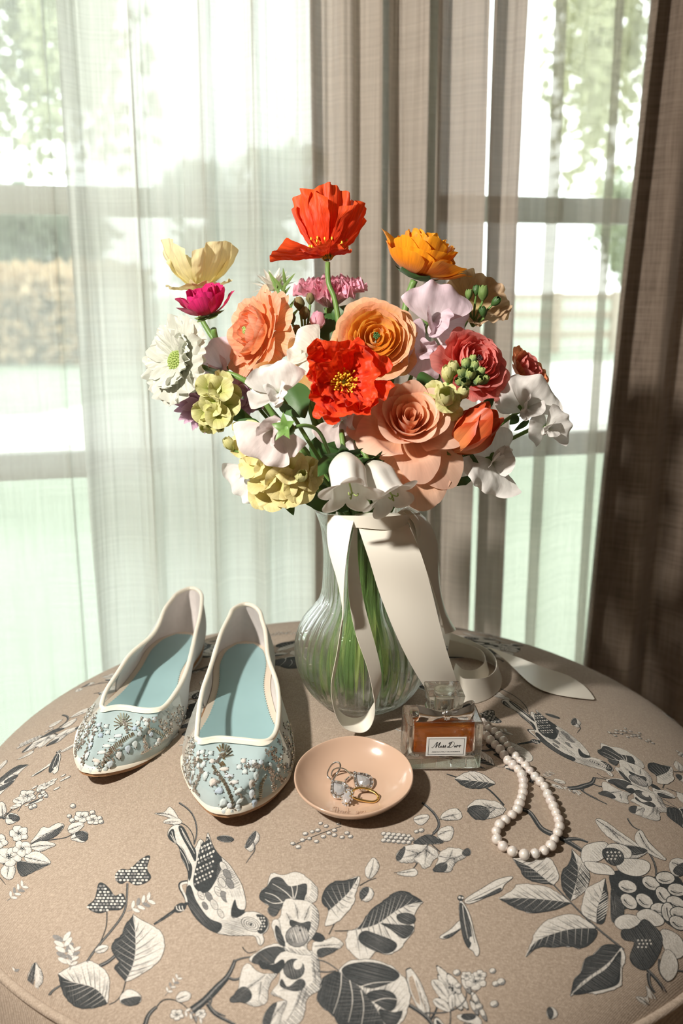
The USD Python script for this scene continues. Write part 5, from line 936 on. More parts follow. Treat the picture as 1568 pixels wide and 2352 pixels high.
class Flower(Thing):
    """A bloom at C facing along its axis, with a stem that bends into the vase."""
    k = 0
    def __init__(self, name, label, cat, px, py, z, ax, roll=0.0, group=None, stem=.0022, back=.012, stem_mat=None, via=None, neck=None):
        self.C = P(px, py, z); self.M = frame(axis(*ax), axis(math.cos(roll), math.sin(roll), 0.05)); self.A = self.M[:, 2]
        Thing.__init__(self, name, label, cat, self.C, group); Flower.k += 1
        if stem:
            rg = np.random.default_rng(500 + Flower.k)
            d = self.C - NECK; o = neck if neck is not None else np.array([np.clip(d[0] * .13, -.021, .021), np.clip(d[1] * .13, -.021, .021)]) + rg.uniform(-.004, .004, 2)
            n0 = NECK + [o[0], o[1], 0]; b0 = self.C - self.A * back
            an = rg.uniform(0, 6.28); bt = VB + [.030 * math.cos(an), .030 * math.sin(an), .013]
            n1 = VB + [o[0] * .75 , o[1] * .75, .105]
            pts = [b0, b0 - self.A * .018] + ([] if via is None else [P(*q) for q in via]) + [n0 + unit(b0 - n0) * .035 + [0, 0, .006], n0, n1, (n1 + bt) / 2 + (bt - n1) * .05, bt]
            self.part('stem', tube(spline(pts, 46), stem, 9), stem_mat or green, True)
    def put(self, name, m, mtl, az=0.0, sc=1.0, off=(0, 0, 0), uv=True, under=None, label=None, smooth=True, kind=None):
        v = rotz(np.asarray(m[0]) * sc, az) + off
        return self.part(name, (v @ self.M.T + self.C, m[1]), mtl, smooth, m[2] if uv and len(m) > 2 else None, label, kind, under)
    def many(self, name, ms, mtl, kind=None, label=None):      # joins pieces too small to pick apart
        vs, fs, us, n = [], [], [], 0
        for v, f, *u in ms:
            vs.append(v); fs.append(np.asarray(f) + n); n += len(v); us.append(u[0] if u else np.zeros((len(v), 2)))
        return self.put(name, (np.vstack(vs), np.vstack(fs), np.vstack(us)), mtl, kind=kind, label=label)
def ball(c, r, sub=1, sc=(1, 1, 1)):
    m = trimesh.creation.icosphere(sub, 1.0); return np.array(m.vertices) * np.asarray(sc) * r + c, np.array(m.faces), np.c_[np.zeros(len(m.vertices)), np.linspace(.3, 1, len(m.vertices))]
GA = 2.39996
def bowl_petal(rad, hgt, half, k=1.0, flare=.0, ruf=.0, rf=3, drop=.22, q=2.4, seed=0, nu=17, nv=13, crink=.0, tipout=0.0, t_lo=.04):
    """A round petal that is a patch of a bowl about the flower's axis: rim at (rad, hgt), half = half its angle round the axis."""
    rg = np.random.default_rng(seed); s = np.linspace(-1, 1, nu)[:, None]; t1 = np.linspace(t_lo, 1, nv)[None]
    t = t1 * (1 - drop * np.abs(s) ** q); ph = rg.uniform(0, 6.28, 4)
    r = rad * np.sin(np.pi / 2 * k * t ** .8) / (math.sin(math.pi / 2 * k) if k <= 1 else 1.0); z = hgt * t ** 1.45
    w = half * (.45 + .55 * np.sin(np.pi / 2 * np.clip(t / .65, 0, 1)))
    e = t1 ** 3 * (.4 + .6 * np.abs(s)) + np.clip((t1 - .8) / .2, 0, 1) * .25
    d = ruf * (np.sin(rf * s * np.pi + ph[0] + 1.5 * np.sin(2 * s + ph[1])) * .6 + .5 * np.sin(rf * .5 * s * np.pi + ph[2])) * e * (rad + hgt) * .5
    if crink:
        p3 = np.stack([s * 3 + ph[0] * 9 + 0 * t1, t1 * 2.5 + ph[1] * 9 + 0 * s, 0 * s + 0 * t1 + seed], -1); d = d + crink * (rad + hgt) * .5 * (meshkit.fbm(p3, 3, seed) - .5) * 2 * np.clip(t1 * 2, 0, 1)
    r = r + flare * rad * (s ** 2) * t + d * .9 + tipout * rad * np.clip((t - .72) / .28, 0, 1) ** 2; z = z + d * .35 - abs(tipout) * .5 * rad * np.clip((t - .72) / .28, 0, 1) ** 2
    v = np.stack([r * np.cos(w * s), r * np.sin(w * s), z], -1).reshape(-1, 3)
    return v, grid_faces(nu, nv), np.stack([s * .5 + .5 + 0 * t1, t1 + 0 * s], -1).reshape(-1, 2)
def ranunculus(fl, R, m_out, m_in, n=52, seed=0, centre=True, ruf=.05, depth=.8, open_=.25, half=(1.05, .52), crink=.035, droop=.35, tilt=.13):
    """Many thin round petals nested in bowls about a tight heart."""
    rg = np.random.default_rng(seed)
    if centre:
        fl.many('heart', [ball([.075 * R * math.cos(k * GA) * math.sqrt(k / 16), .075 * R * math.sin(k * GA) * math.sqrt(k / 16), R * depth * .80 + .012 * R * (k % 3)], R * .026, 1) for k in range(16)], green_y if centre is True else centre)
    for i in range(n):
        x = (i + .5) / n
        rad = R * (.085 + .915 * x ** .80); hgt = R * depth * (.94 - droop * x ** 2.6 + .05 * rg.uniform(-1, 1)) * (1 if x > .12 else .96)
        hf = half[0] + (half[1] - half[0]) * x ** .7; rad *= rg.uniform(.95, 1.05)
        v, f, uv = bowl_petal(rad, hgt, hf * rg.uniform(.9, 1.1), 1.28 - .36 * min(1, x * 1.3), flare=.05 * x, ruf=ruf * (.35 + .65 * x), rf=2.6, drop=.20 + .08 * rg.uniform(), seed=seed * 977 + i, crink=crink, tipout=open_ * max(0, x - .35) * rg.uniform(.6, 1.2))
        a = tilt * rg.uniform(-1, 1); v = np.stack([v[:, 0] * math.cos(a) - v[:, 2] * math.sin(a), v[:, 1], v[:, 2] * math.cos(a) + v[:, 0] * math.sin(a)], 1)
        fl.put('petal', (v, f, uv), m_in if x < .5 else m_out, i * GA + rg.uniform(-.2, .2))
def sepals(fl, n, L, W, th=(70, 110), z=-.004, seed=0, m=None):
    for i in range(n): fl.put('sepal', petal(L, W, th, 1, .5, drop=.5, q=1.4, base=.4, t0=.45, tip=.7, nu=7, nv=8, seed=seed + i, crink=.03), m or sepal_m, i * 2 * np.pi / n + .3, off=(0, 0, z))
def stamens(fl, n, R, H, m_fil, m_tip, spread=.8, seed=0):
    rg = np.random.default_rng(seed); fil, tips = [], []
    for i in range(n):
        a = rg.uniform(0, 6.28); o = rg.uniform(.25, 1) * spread; l = H * rg.uniform(.75, 1.1)
        q = np.array([[R * .2 * math.cos(a), R * .2 * math.sin(a), 0], [R * .5 * o * math.cos(a), R * .5 * o * math.sin(a), l * .6], [R * o * math.cos(a), R * o * math.sin(a), l]])
        fil.append(tube(spline(q, 5), .00028, 4)); tips.append(ball(q[2], .0008, 1, (1, 1, 1.7)))
    fl.many('filaments', fil, m_fil, kind='stuff'); fl.many('anthers', tips, m_tip, kind='stuff')
def poppy(fl, spec, m, seed=0, **kw):
    """spec: (azimuth, length, half width, (foot angle, tip angle), cup) for each crinkled petal."""
    for i, (az, L, W, th, cup) in enumerate(spec):
        fl.put('petal', petal(L, W, th, .8, cup, ruf=kw.get('ruf', .07), rf=4.5, drop=kw.get('drop', .28), q=2.4, base=.10, t0=.78, nu=33, nv=26, seed=seed + i, crink=kw.get('crink', .045), lip=kw.get('lip', 10), wp_=.9, cf=kw.get('cf', 5.)), m, az, off=(0, 0, .001 * i * kw.get('lay', .5)))
def sweet_pea(fl, S, m, seed=0, calyx=True, roll=0.0, wave=1.0, second=False):
    """A sweet pea bloom: a broad waved standard standing behind two folded wings and a keel. The axis points out of the bloom's face; roll turns the standard from upright."""
    a0 = roll + np.pi / 2
    fl.put('standard', petal(S * 1.0, S * .92, (34, 74), .6, .35, -.35, ruf=.15 * wave, rf=2.4, drop=.46, q=2.6, base=.10, t0=.62, tip=.10, nu=35, nv=24, seed=seed, crink=.045, lip=48, cf=3.2), m, a0)
    if second: fl.put('standard', petal(S * .92, S * .80, (52, 86), .6, .25, -.3, ruf=.17 * wave, rf=2.8, drop=.44, q=2.4, base=.10, t0=.62, nu=31, nv=20, seed=seed + 71, crink=.045, lip=40, cf=3.2), m, a0 + second, off=(0, 0, -S * .10))
    for sgn in (-1, 1):
        fl.put('wing', petal(S * .68, S * .40, (12, 40), .8, .8, -.2, ruf=.16 * wave, rf=2.2, drop=.34, q=2, base=.15, t0=.65, nu=21, nv=16, seed=seed + 3 + sgn, crink=.05, twist=.6 * sgn, lip=30), m, roll - np.pi / 2 + sgn * .8, off=(0, 0, S * .05))
    fl.put('keel', petal(S * .46, S * .19, (8, 50), 1, 1.5, drop=.3, base=.3, t0=.5, tip=.4, nu=11, nv=10, seed=seed + 9), m, roll - np.pi / 2, off=(0, 0, S * .05))
    if calyx: sepals(fl, 5, S * .30, S * .10, (60, 110), -S * .04, seed, green)
def cluster(fl, centres, dirs, sizes, m, seed=0, npet=4, name='floret', th=(40, 82), W=.62, ruf=.10, eye=None):
    """Small four-petalled florets, each a part with its petals as sub-parts."""
    for j, (c, d, s_) in enumerate(zip(centres, dirs, sizes)):
        M = frame(d, np.random.default_rng(seed + j).normal(size=3)); vs, fs, us, n = [], [], [], 0
        for i in range(npet):
            v, f, uv = petal(s_, s_ * W, th, .8, .35, ruf=ruf, rf=2.5, drop=.30, q=2.2, base=.15, t0=.7, nu=11, nv=9, seed=seed + 31 * j + i, crink=.05, lip=18)
            vs.append(rotz(v, i * 2 * np.pi / npet + .3 * j) @ M.T + c); fs.append(f + n); us.append(uv); n += len(v)
        fl.put(name, (np.vstack(vs), np.vstack(fs), np.vstack(us)), m)
def bud(fl, c, d, r, m, long=1.3, name='bud', seed=0):
    """A closed bud of overlapping petals."""
    M = frame(d); vs, fs, us, n = [], [], [], 0
    for i in range(6):
        v, f, uv = petal(r * 2 * long, r * (1.25 if i > 2 else 1.0), (58 - 6 * (i < 3), -32), 1, 1.3, drop=.25, base=.35, t0=.5, tip=.55, nu=9, nv=9, seed=seed + i, crink=.03)
        vs.append(rotz(v, i * 2 * np.pi / 3 + (i > 2) * .9) @ M.T + c); fs.append(f + n); us.append(uv); n += len(v)
    fl.put(name, (np.vstack(vs), np.vstack(fs), np.vstack(us)), m)
def leaf(fl, base, tipp, W, m=None, nrm=None, bend=.15, name='leaf', seed=0, world=True):
    """A pointed leaf between two points of the world."""
    base, tipp = np.asarray(base, float), np.asarray(tipp, float); L = np.linalg.norm(tipp - base); x = (tipp - base) / L
    nn = unit(np.asarray(TOC if nrm is None else nrm, float) - x * (x @ np.asarray(TOC if nrm is None else nrm, float))); y = np.cross(nn, x)
    s = np.linspace(-1, 1, 9)[:, None]; t = np.linspace(0, 1, 16)[None]
    w = W * np.sin(np.pi * t ** .8) ** .8 * (1 - .3 * t)
    z = -np.abs(s) * w * .25 + bend * L * (4 * t * (1 - t)) * .5 + .06 * W * np.sin(9 * t + seed) * np.abs(s)
    v = base + x * (t * L + 0 * s)[..., None] + y * (s * w)[..., None] + nn * (z + 0 * s)[..., None]
    fl.part(name, (v.reshape(-1, 3), grid_faces(9, 16)), m or green_d, True, np.stack([s * .5 + .5 + 0 * t, t + 0 * s], -1).reshape(-1, 2))
# ------------------------------------------------------------------ the bouquet, flower by flower
m_red = petal_mat('poppy_red', [(0, (.55, .30, .02)), (.12, (.70, .05, .008)), (.5, (.82, .045, .008)), (1, (.86, .075, .012))], .34, .30, .5, 34, .6, (.95, .06, .01))
m_red2 = petal_mat('poppy_vermilion', [(0, (.02, .03, .0)), (.07, (.60, .30, .02)), (.18, (.72, .05, .008)), (.6, (.78, .055, .01)), (1, (.82, .10, .015))], .34, .34, .5, 40, .7, (.95, .08, .01))
m_yel = petal_mat('poppy_yellow', [(0, (.40, .52, .03)), (.14, (.62, .66, .06)), (.30, (.93, .84, .40)), (1, (.95, .86, .56))], .42, .16, .55, 30, .5, (.90, .78, .40))
m_or = petal_mat('ranunculus_orange', [(0, (.78, .27, .01)), (.6, (.88, .33, .008)), (1, (.92, .40, .015))], .38, .22, .5, 20, .4, (.95, .40, .02))
m_peach = petal_mat('ranunculus_peach', [(0, (.86, .50, .12)), (.6, (.90, .52, .20)), (1, (.92, .56, .38))], .40, .14, .5, 20, .35)
m_peach_in = petal_mat('ranunculus_apricot', [(0, (.72, .48, .04)), (.5, (.90, .50, .08)), (1, (.92, .56, .18))], .40, .14, .5, 18, .3)
m_salmon = petal_mat('ranunculus_salmon', [(0, (.88, .48, .16)), (.5, (.90, .44, .21)), (1, (.93, .54, .38))], .42, .26, .5, 26, .5)
m_coral = petal_mat('ranunculus_coral', [(0, (.80, .22, .13)), (.6, (.82, .21, .17)), (1, (.86, .33, .30))], .38, .18, .5, 22, .4)
m_mag = petal_mat('magenta_petal', [(0, (.50, .015, .10)), (.6, (.62, .010, .14)), (1, (.70, .03, .20))], .28, .25, .5, 24, .4)
m_pink = petal_mat('carnation_pink', [(0, (.95, .72, .75)), (.5, (.95, .58, .66)), (1, (.94, .44, .58))], .38, .35, .6, 36, .6)
m_white = petal_mat('petal_white', [(0, (.58, .64, .47)), (.25, (.76, .745, .71)), (1, (.80, .775, .75))], .26, .07, .5, 20, .3)
m_ivory = petal_mat('petal_ivory', [(0, (.66, .68, .46)), (.3, (.80, .77, .68)), (1, (.82, .79, .72))], .28, .09, .5, 28, .4)
m_blush = petal_mat('petal_blush', [(0, (.58, .56, .45)), (.3, (.68, .60, .58)), (1, (.71, .63, .62))], .26, .08, .5, 20, .3)
m_lil = petal_mat('petal_lilac', [(0, (.74, .68, .68)), (.5, (.74, .62, .68)), (1, (.73, .58, .67))], .28, .10, .5, 20, .3)
m_mauve = petal_mat('petal_mauve', [(0, (.55, .32, .46)), (.6, (.60, .36, .52)), (1, (.68, .46, .60))], .28, .15, .5, 20, .3)
m_scab = petal_mat('scabiosa_white', [(0, (.52, .60, .42)), (.3, (.64, .66, .57)), (1, (.69, .70, .63))], .30, .10, .55, 16, .6)
m_rose = petal_mat('rose_peach', [(0, (.84, .44, .22)), (.5, (.88, .51, .33)), (1, (.90, .60, .46))], .30, .10, .5, 16, .25)
m_rose_in = petal_mat('rose_heart', [(0, (.84, .32, .13)), (.6, (.88, .42, .22)), (1, (.90, .54, .36))], .36, .10, .5, 16, .2)
m_tulip = petal_mat('tulip_orange', [(0, (.74, .30, .10)), (.5, (.76, .24, .075)), (.85, (.72, .12, .03)), (1, (.66, .08, .02))], .25, .16, .42, 16, .25, spec=.5)
m_stock = petal_mat('stock_yellow', [(0, (.55, .57, .16)), (.4, (.74, .65, .28)), (1, (.78, .69, .36))], .28, .10, .5, 20, .4)
m_lime = petal_mat('stock_lime', [(0, (.42, .50, .12)), (.5, (.62, .62, .24)), (1, (.72, .70, .36))], .28, .12, .5, 20, .4)
m_bell = petal_mat('bell_white', [(0, (.66, .70, .56)), (.3, (.80, .79, .74)), (1, (.83, .82, .78))], .22, .06, .42, 14, .2)
m_tan = petal_mat('petal_tan', [(0, (.66, .58, .22)), (.4, (.68, .50, .28)), (1, (.66, .46, .30))], .32, .14, .55, 24, .5)
m_fil = plain('filament_yellow', (.78, .50, .05), .5); m_ant = plain('anther_yellow', (.85, .52, .04), .6)

f = Flower('poppy', 'pale yellow poppy with two tall cupped petals, highest at the upper left', 'poppy', 458, 672, .775, (-.05, .96, .22), stem=.0021, back=.003)
poppy(f, [(3.62, .051, .0250, (62, 2), .40), (5.74, .049, .0265, (66, 12), .40), (2.55, .036, .022, (58, 10), .5), (.70, .036, .022, (62, 16), .5), (3.95, .026, .019, (96, 72), .45), (5.45, .028, .020, (94, 70), .45)], m_yel, 10, ruf=.05, crink=.05, lip=2, drop=.22)
f.many('pistil', [ball([0, 0, .004], .0045, 2, (1, 1, 1.1)), ball([0, 0, -.001], .0040, 2, (1, 1, .9))], green); stamens(f, 40, .009, .012, m_fil, m_ant, 1, 3)
f = Flower('poppy', 'red-orange poppy on a bare green stem, highest flower of the bouquet, seen from behind', 'poppy', 752, 597, .73, (-.06, .95, -.12), stem=.0020, back=.002, via=[(769, 690, .727)])
poppy(f, [(3.75, .056, .0235, (46, 4), .6), (5.15, .056, .0215, (34, 2), .6), (5.95, .050, .020, (64, 22), .55), (2.4, .054, .022, (44, 6), .6), (.9, .056, .022, (38, 8), .6), (3.35, .044, .0165, (92, 88), .5), (4.2, .026, .015, (98, 92), .5), (5.7, .020, .011, (100, 86), .5)], m_red2, 30, ruf=.07, crink=.06, lip=0, drop=.26)
stamens(f, 60, .014, .012, m_fil, m_ant, 1.2, 5); f.many('pistil', [ball([0, 0, .004], .004, 2)], green_d)
f = Flower('poppy', 'crumpled red poppy facing the viewer with yellow stamens at the heart of the bouquet', 'poppy', 786, 882, .662, (.10, .04, 1), stem=.0021, back=.004)
poppy(f, [(1.35, .0315, .031, (68, 44), .5), (3.35, .0300, .030, (68, 40), .5), (5.1, .0305, .031, (68, 40), .5), (.15, .029, .028, (64, 36), .55), (2.3, .0275, .026, (58, 24), .55), (4.2, .0265, .025, (58, 24), .55)], m_red, 50, ruf=.10, crink=.15, lip=6, cf=6.5, lay=1.0, drop=.20)
stamens(f, 70, .009, .013, m_fil, m_ant, 1.1, 7); f.many('pistil', [ball([0, 0, .004], .0030, 2)], green_y)

f = Flower('ranunculus', 'deep orange ranunculus standing above the rest at the upper right', 'ranunculus', 955, 632, .725, (.30, .90, .22), roll=-.3, stem=.0028, back=.004)
ranunculus(f, .0290, m_or, m_or, 44, 1, depth=1.18, ruf=.08, open_=.16, droop=.50, crink=.05, centre=False)
sepals(f, 5, .020, .010, (95, 52), -.003, 4, green_d)
for i, (az, rd, hg) in enumerate(((.1, .036, .014), (5.6, .034, .017), (2.9, .031, .026))): f.put('petal', bowl_petal(rd, hg, .55, .9, ruf=.08, rf=3, seed=80 + i, crink=.05, tipout=.12), m_or, az)
f = Flower('ranunculus', 'peach ranunculus with a green eye facing the viewer, largest round bloom at the top middle', 'ranunculus', 862, 785, .712, (.02, .16, 1), stem=.0028)
ranunculus(f, .0320, m_peach, m_peach_in, 64, 2, depth=.52, ruf=.05, centre=green_d, open_=.20, droop=.75)
f = Flower('ranunculus', 'salmon ranunculus seen from the side with ruffled translucent petals at the left', 'ranunculus', 600, 770, .728, (-.80, .16, .58), stem=.0030, back=.004)
ranunculus(f, .0335, m_salmon, m_salmon, 34, 3, depth=.55, ruf=.16, open_=.35, droop=.7, crink=.07, half=(1.1, .5))
for i in range(9): f.put('petal', bowl_petal(.034, -.004 - .002 * (i % 3), .42, .9, ruf=.16, rf=3, seed=120 + i, crink=.08, tipout=.05), m_salmon, i * .70 + .2)
f = Flower('ranunculus', 'coral red ranunculus tilted to the right beside the green stock buds', 'ranunculus', 1078, 845, .712, (.36, .34, .86), stem=.0028)
ranunculus(f, .0290, m_coral, m_coral, 56, 4, depth=.66, ruf=.10, centre=plain('dark_heart', (.05, .02, .02), .7), open_=.26, droop=.72, crink=.05)
f = Flower('ranunculus', 'half hidden orange ruffled bloom behind the coral ranunculus at the right edge', 'ranunculus', 1196, 862, .750, (.55, .40, .60), stem=.0024)
ranunculus(f, .0210, petal_mat('petal_burnt_orange', [(0, (.66, .26, .10)), (1, (.72, .27, .12))], .28, .3), m_coral, 24, 5, depth=.7, ruf=.14, centre=False, crink=.08)
f = Flower('ranunculus', 'magenta bloom of cupped petals below the yellow poppy', 'ranunculus', 478, 722, .745, (-.28, .84, .46), stem=.0024)
ranunculus(f, .0225, m_mag, m_mag, 22, 6, depth=1.0, ruf=.08, centre=False, open_=.2, crink=.05); sepals(f, 5, .014, .006, (100, 70), -.002, 9)
f = Flower('carnation', 'pink carnation with a fringed ruffled rim behind the stem of the tall red poppy', 'carnation', 760, 714, .762, (-.05, .90, .32), stem=.0022)
for i in range(46):
    x = i / 45; f.put('petal', petal(.036 * (.62 + .38 * x), .0125, (40 * x + 4, 16 + 66 * x), .9, .4, ruf=.15, rf=4.5, drop=.10, q=3, base=.12, t0=.95, nu=21, nv=10, seed=200 + i, crink=.09), m_pink, i * GA)
f.many('calyx', [tube([(0, 0, -.014), (0, 0, -.006), (0, 0, .003)], [.0035, .0055, .0060], 12)], green)

# scabiosa: large frilled outer petals round a green pincushion
f = Flower('scabiosa', 'white scabiosa with frilled petals round a green pincushion, far left of the bouquet', 'scabiosa', 418, 832, .725, (-.66, .08, .74), stem=.0022, back=.005, via=[(500, 855, .725), (570, 880, .718)])
for i in range(10): f.put('petal', petal(.0355, .0170, (62, 88), .8, .25, ruf=.13, rf=3.2, drop=.26, q=2.6, base=.2, t0=.75, nu=25, nv=16, seed=240 + i, crink=.06, lip=24, cf=5.), m_scab, i * 2 * np.pi / 10, off=(0, 0, -.002 * (i % 2)))
for i in range(12): f.put('petal', petal(.026, .0120, (46, 70), .8, .3, ruf=.15, rf=3.0, drop=.24, q=3, base=.2, t0=.85, nu=19, nv=12, seed=270 + i, crink=.08, lip=30), m_scab, i * 2 * np.pi / 12 + .22, off=(0, 0, .002))
f.many('pincushion', [ball([.0085 * math.sqrt(k / 70) * math.cos(k * GA), .0085 * math.sqrt(k / 70) * math.sin(k * GA), .0095 - .00005 * k], .0010, 1, (1, 1, 1.5)) for k in range(70)] + [ball([0, 0, .002], .0085, 2, (1, 1, .85))], green_y, kind='stuff')
sepals(f, 8, .012, .0028, (70, 110), -.003, 5)

# sweet peas
SP_ = [  # label, px, py, z, axis, roll, size, material
    ('white sweet pea with a waved standard, just left of the front red poppy', 640, 905, .660, (-.10, .10, 1), .15, .0235, m_white, .9),
    ('white sweet pea lying over the yellow stock, its green calyx towards the viewer', 628, 985, .655, (-.20, -.25, .95), 2.5, .0265, m_blush, .8),
    ('blush sweet pea tucked under the front red poppy', 785, 965, .676, (.10, -.15, .95), 3.0, .0235, m_blush, 1.1),
    ('lilac white sweet pea standing upright right of the big peach ranunculus', 993, 742, .722, (.16, .06, 1), -.1, .0310, m_lil, -1.5),
    ('lilac sweet pea half hidden between the peach and the coral ranunculus', 972, 808, .720, (.1, .0, 1), 1.3, .024, m_lil, 1.4),
    ('upper white sweet pea of the pair reaching out at the far right', 1205, 940, .712, (.25, .12, .95), -.5, .0265, m_white, 1.2),
    ('lowest white sweet pea of the pair reaching out at the far right', 1255, 985, .708, (.30, -.1, .95), -1.2, .0185, m_white, 2.6),
    ('large white sweet pea hanging below the tulip at the right', 1130, 1060, .700, (.28, -.10, .95), 2.6, .0290, m_white, -2.3),
    ('pale sweet pea behind the scabiosa and the salmon ranunculus', 512, 850, .752, (-.2, .1, 1), .6, .026, m_lil, 0),
    ('cream ruffled bloom tucked left of the front red poppy', 724, 812, .692, (-.30, .15, .95), .9, .0200, m_ivory, 1.5),
    ('small white sweet pea peeping out below the yellow stock at the lower left', 585, 1085, .740, (-.3, -.3, .9), 2.4, .024, m_white, 0),
]
for i, (lb, px, py, z, ax, ro, S, m, sec) in enumerate(SP_):
    f = Flower('sweet_pea', lb, 'sweet pea', px, py, z, ax, stem=.0015, back=S * .1)
    sweet_pea(f, S, m, 300 + 20 * i, roll=ro, second=sec)
f = Flower('sweet_pea_bud', 'green star-shaped calyx on a curved stalk in front of the white sweet peas', 'calyx', 662, 985, .628, (-.55, .1, .8), stem=0)
sepals(f, 5, .0125, .0030, (28, 95), 0, 3, green); f.many('receptacle', [ball([0, 0, -.001], .0042, 2, (1, 1, .8))], green)
f.part('stalk', tube(spline([f.C - f.A * .003, P(690, 978, .632), P(725, 985, .640), P(745, 1015, .650), P(755, 1040, .664)], 30), .0013, 8), green, True)

# rose
f = Flower('rose', 'large peach garden rose at the lower right with a rolled heart', 'rose', 935, 985, .680, (.06, .36, .92), stem=.0032)
rg = np.random.default_rng(77)
for i in range(9):
    x = i / 8; f.put('petal', bowl_petal(.0030 + .0115 * x, .0255 + .0010 * x, 1.7 - .5 * x, 1.22 - .22 * x, ruf=.03, rf=1.6, drop=.10, seed=400 + i, crink=.02, tipout=.10 + .22 * x, nu=21, nv=15), m_rose_in, i * GA)
for i in range(7):
    x = i / 6; f.put('petal', bowl_petal(.0150 + .006 * x, .0265 - .003 * x, 1.15 - .2 * x, 1.08 - .1 * x, ruf=.04, rf=1.6, drop=.22, q=2, seed=420 + i, crink=.02, tipout=.26 + .12 * x, nu=23, nv=17), m_rose, i * GA + .5)
for az, rd, hg, hf, to, tl in ((2.6, .025, .0265, .95, .34, .0), (3.7, .028, .023, .90, .44, -.15), (5.0, .029, .016, .85, .50, -.2), (6.0, .027, .020, .80, .44, -.1), (.7, .023, .026, .85, .24, .1), (1.6, .022, .027, .85, .2, .1), (5.45, .041, .006, .62, .34, -.15), (4.35, .040, .004, .60, .30, -.2), (5.0, .055, -.004, .42, .10, -.1), (3.3, .034, .012, .6, .30, 0)):
    v, fc, uv = bowl_petal(rd, hg, hf, .95, ruf=.09, rf=1.5, drop=.34, q=1.8, seed=440 + int(az * 10), crink=.05, tipout=to, nu=31, nv=24)
    v = np.stack([v[:, 0] * math.cos(tl) - v[:, 2] * math.sin(tl), v[:, 1], v[:, 2] * math.cos(tl) + v[:, 0] * math.sin(tl)], 1)
    f.put('petal', (v, fc, uv), m_rose, az)
sepals(f, 5, .026, .004, (100, 125), -.010, 11, green_d)

# tulip
f = Flower('tulip', 'closed orange tulip lying to the right of the peach rose', 'tulip', 1040, 1035, .678, (.62, .62, .35), stem=.0030, back=.003)
for i in range(6): f.put('petal', petal(.045, .0185, (62 - 3 * (i > 2), -16), .55, 1.05, .9, drop=.42, q=1.8, base=.45, t0=.45, tip=.30, nu=17, nv=18, seed=500 + i, crink=.012, ruf=.015), m_tulip, i * 2 * np.pi / 3 + (i > 2) * 1.05, off=(0, 0, 0), sc=1.0 if i < 3 else .97)

# stocks and buds: florets on an upright spike
def spike(name, label, cat, px, py, z, ax, pts, m, R, seed, buds=(), mb=None, stem=.0024, dirs_out=.8, **kw):
    f = Flower(name, label, cat, px, py, z, ax, stem=stem, back=.0); rg = np.random.default_rng(seed)
    cs = np.array([(P(x, y, z + dz) - f.C) @ f.M for x, y, dz, *_ in pts]); nrm = TOC @ f.M
    ds = unit(cs * dirs_out / (np.abs(cs).max() + 1e-6) + nrm * .8 + rg.normal(size=cs.shape) * .25)
    cluster(f, cs - ds * .004, ds, [R * (p[3] if len(p) > 3 else 1) for p in pts], m, seed, **kw)
    for j, (x, y, dz, r) in enumerate(buds):
        c = (P(x, y, z + dz) - f.C) @ f.M; d = unit(c / (np.linalg.norm(c) + 1e-6) * .6 + (UPC @ f.M) * .6 + nrm * .5)
        bud(f, c - d * r, d, r, mb or green_y, seed=seed + j)
        f.many('pedicel', [tube([c - d * r, c * .4 + [0, 0, -.006]], .0009, 5)], green)
    return f
spike('stock', 'yellow stock with crowded ruffled florets at the lower left', 'stock', 645, 1085, .680, (-.3, -.35, .8), [(585, 1065, 0), (625, 1078, -.006), (668, 1075, -.008), (705, 1088, -.004), (605, 1105, -.002), (645, 1108, -.008), (688, 1118, -.004), (625, 1135, 0), (660, 1132, -.002), (560, 1020, .008, .9), (585, 1035, .004, .9), (722, 1095, -.002, .8), (548, 1000, .012, .7), (575, 995, .012, .8), (600, 1140, .004, .8)], m_stock, .0145, 600, [(528, 1022, .004, .0048), (690, 1095, -.016, .005), (545, 985, .010, .004)], m_lime)
spike('stock', 'lime green stock florets below the white scabiosa at the left', 'stock', 492, 925, .705, (-.45, -.1, .8), [(478, 890, -.006), (505, 895, -.010), (488, 925, -.008), (522, 930, -.004), (470, 945, -.002), (500, 955, -.006), (480, 975, 0, .8), (532, 905, .0, .8), (512, 870, .004, .8), (515, 960, 0, .7)], m_lime, .0125, 640, [(470, 985, 0, .0035), (505, 985, 0, .0035), (528, 955, -.004, .003)], m_lime, th=(30, 66))
spike('stock', 'pale lime stock with round buds in front of the coral ranunculus', 'stock', 1035, 915, .664, (.15, .5, .8), [(1028, 920, -.006, 1.1), (1040, 950, .0, .9), (995, 895, .0, .9), (1022, 895, -.004, .9)], m_lime, .0095, 680, [(1028, 862, -.004, .0055), (1040, 850, -.004, .005), (1025, 915, -.012, .0075), (1060, 905, -.004, .005)], m_lime)
f = spike('stock', 'cluster of tight green stock buds in front of the coral ranunculus', 'stock', 1078, 868, .660, (.25, .6, .7), [(1085, 862, .006, .4)], green_y, .006, 700, [(1070, 840, 0, .0042), (1088, 845, 0, .004), (1100, 858, 0, .004), (1062, 858, -.002, .004), (1080, 862, -.004, .0045), (1095, 875, -.002, .004), (1070, 878, -.002, .004), (1108, 874, .002, .004), (1058, 878, .002, .0036), (1085, 830, .002, .0036), (1068, 895, 0, .0036)], petal_mat('bud_dusty_green', [(0, (.10, .17, .08)), (.6, (.16, .26, .10)), (1, (.42, .50, .16))], .15, .2))

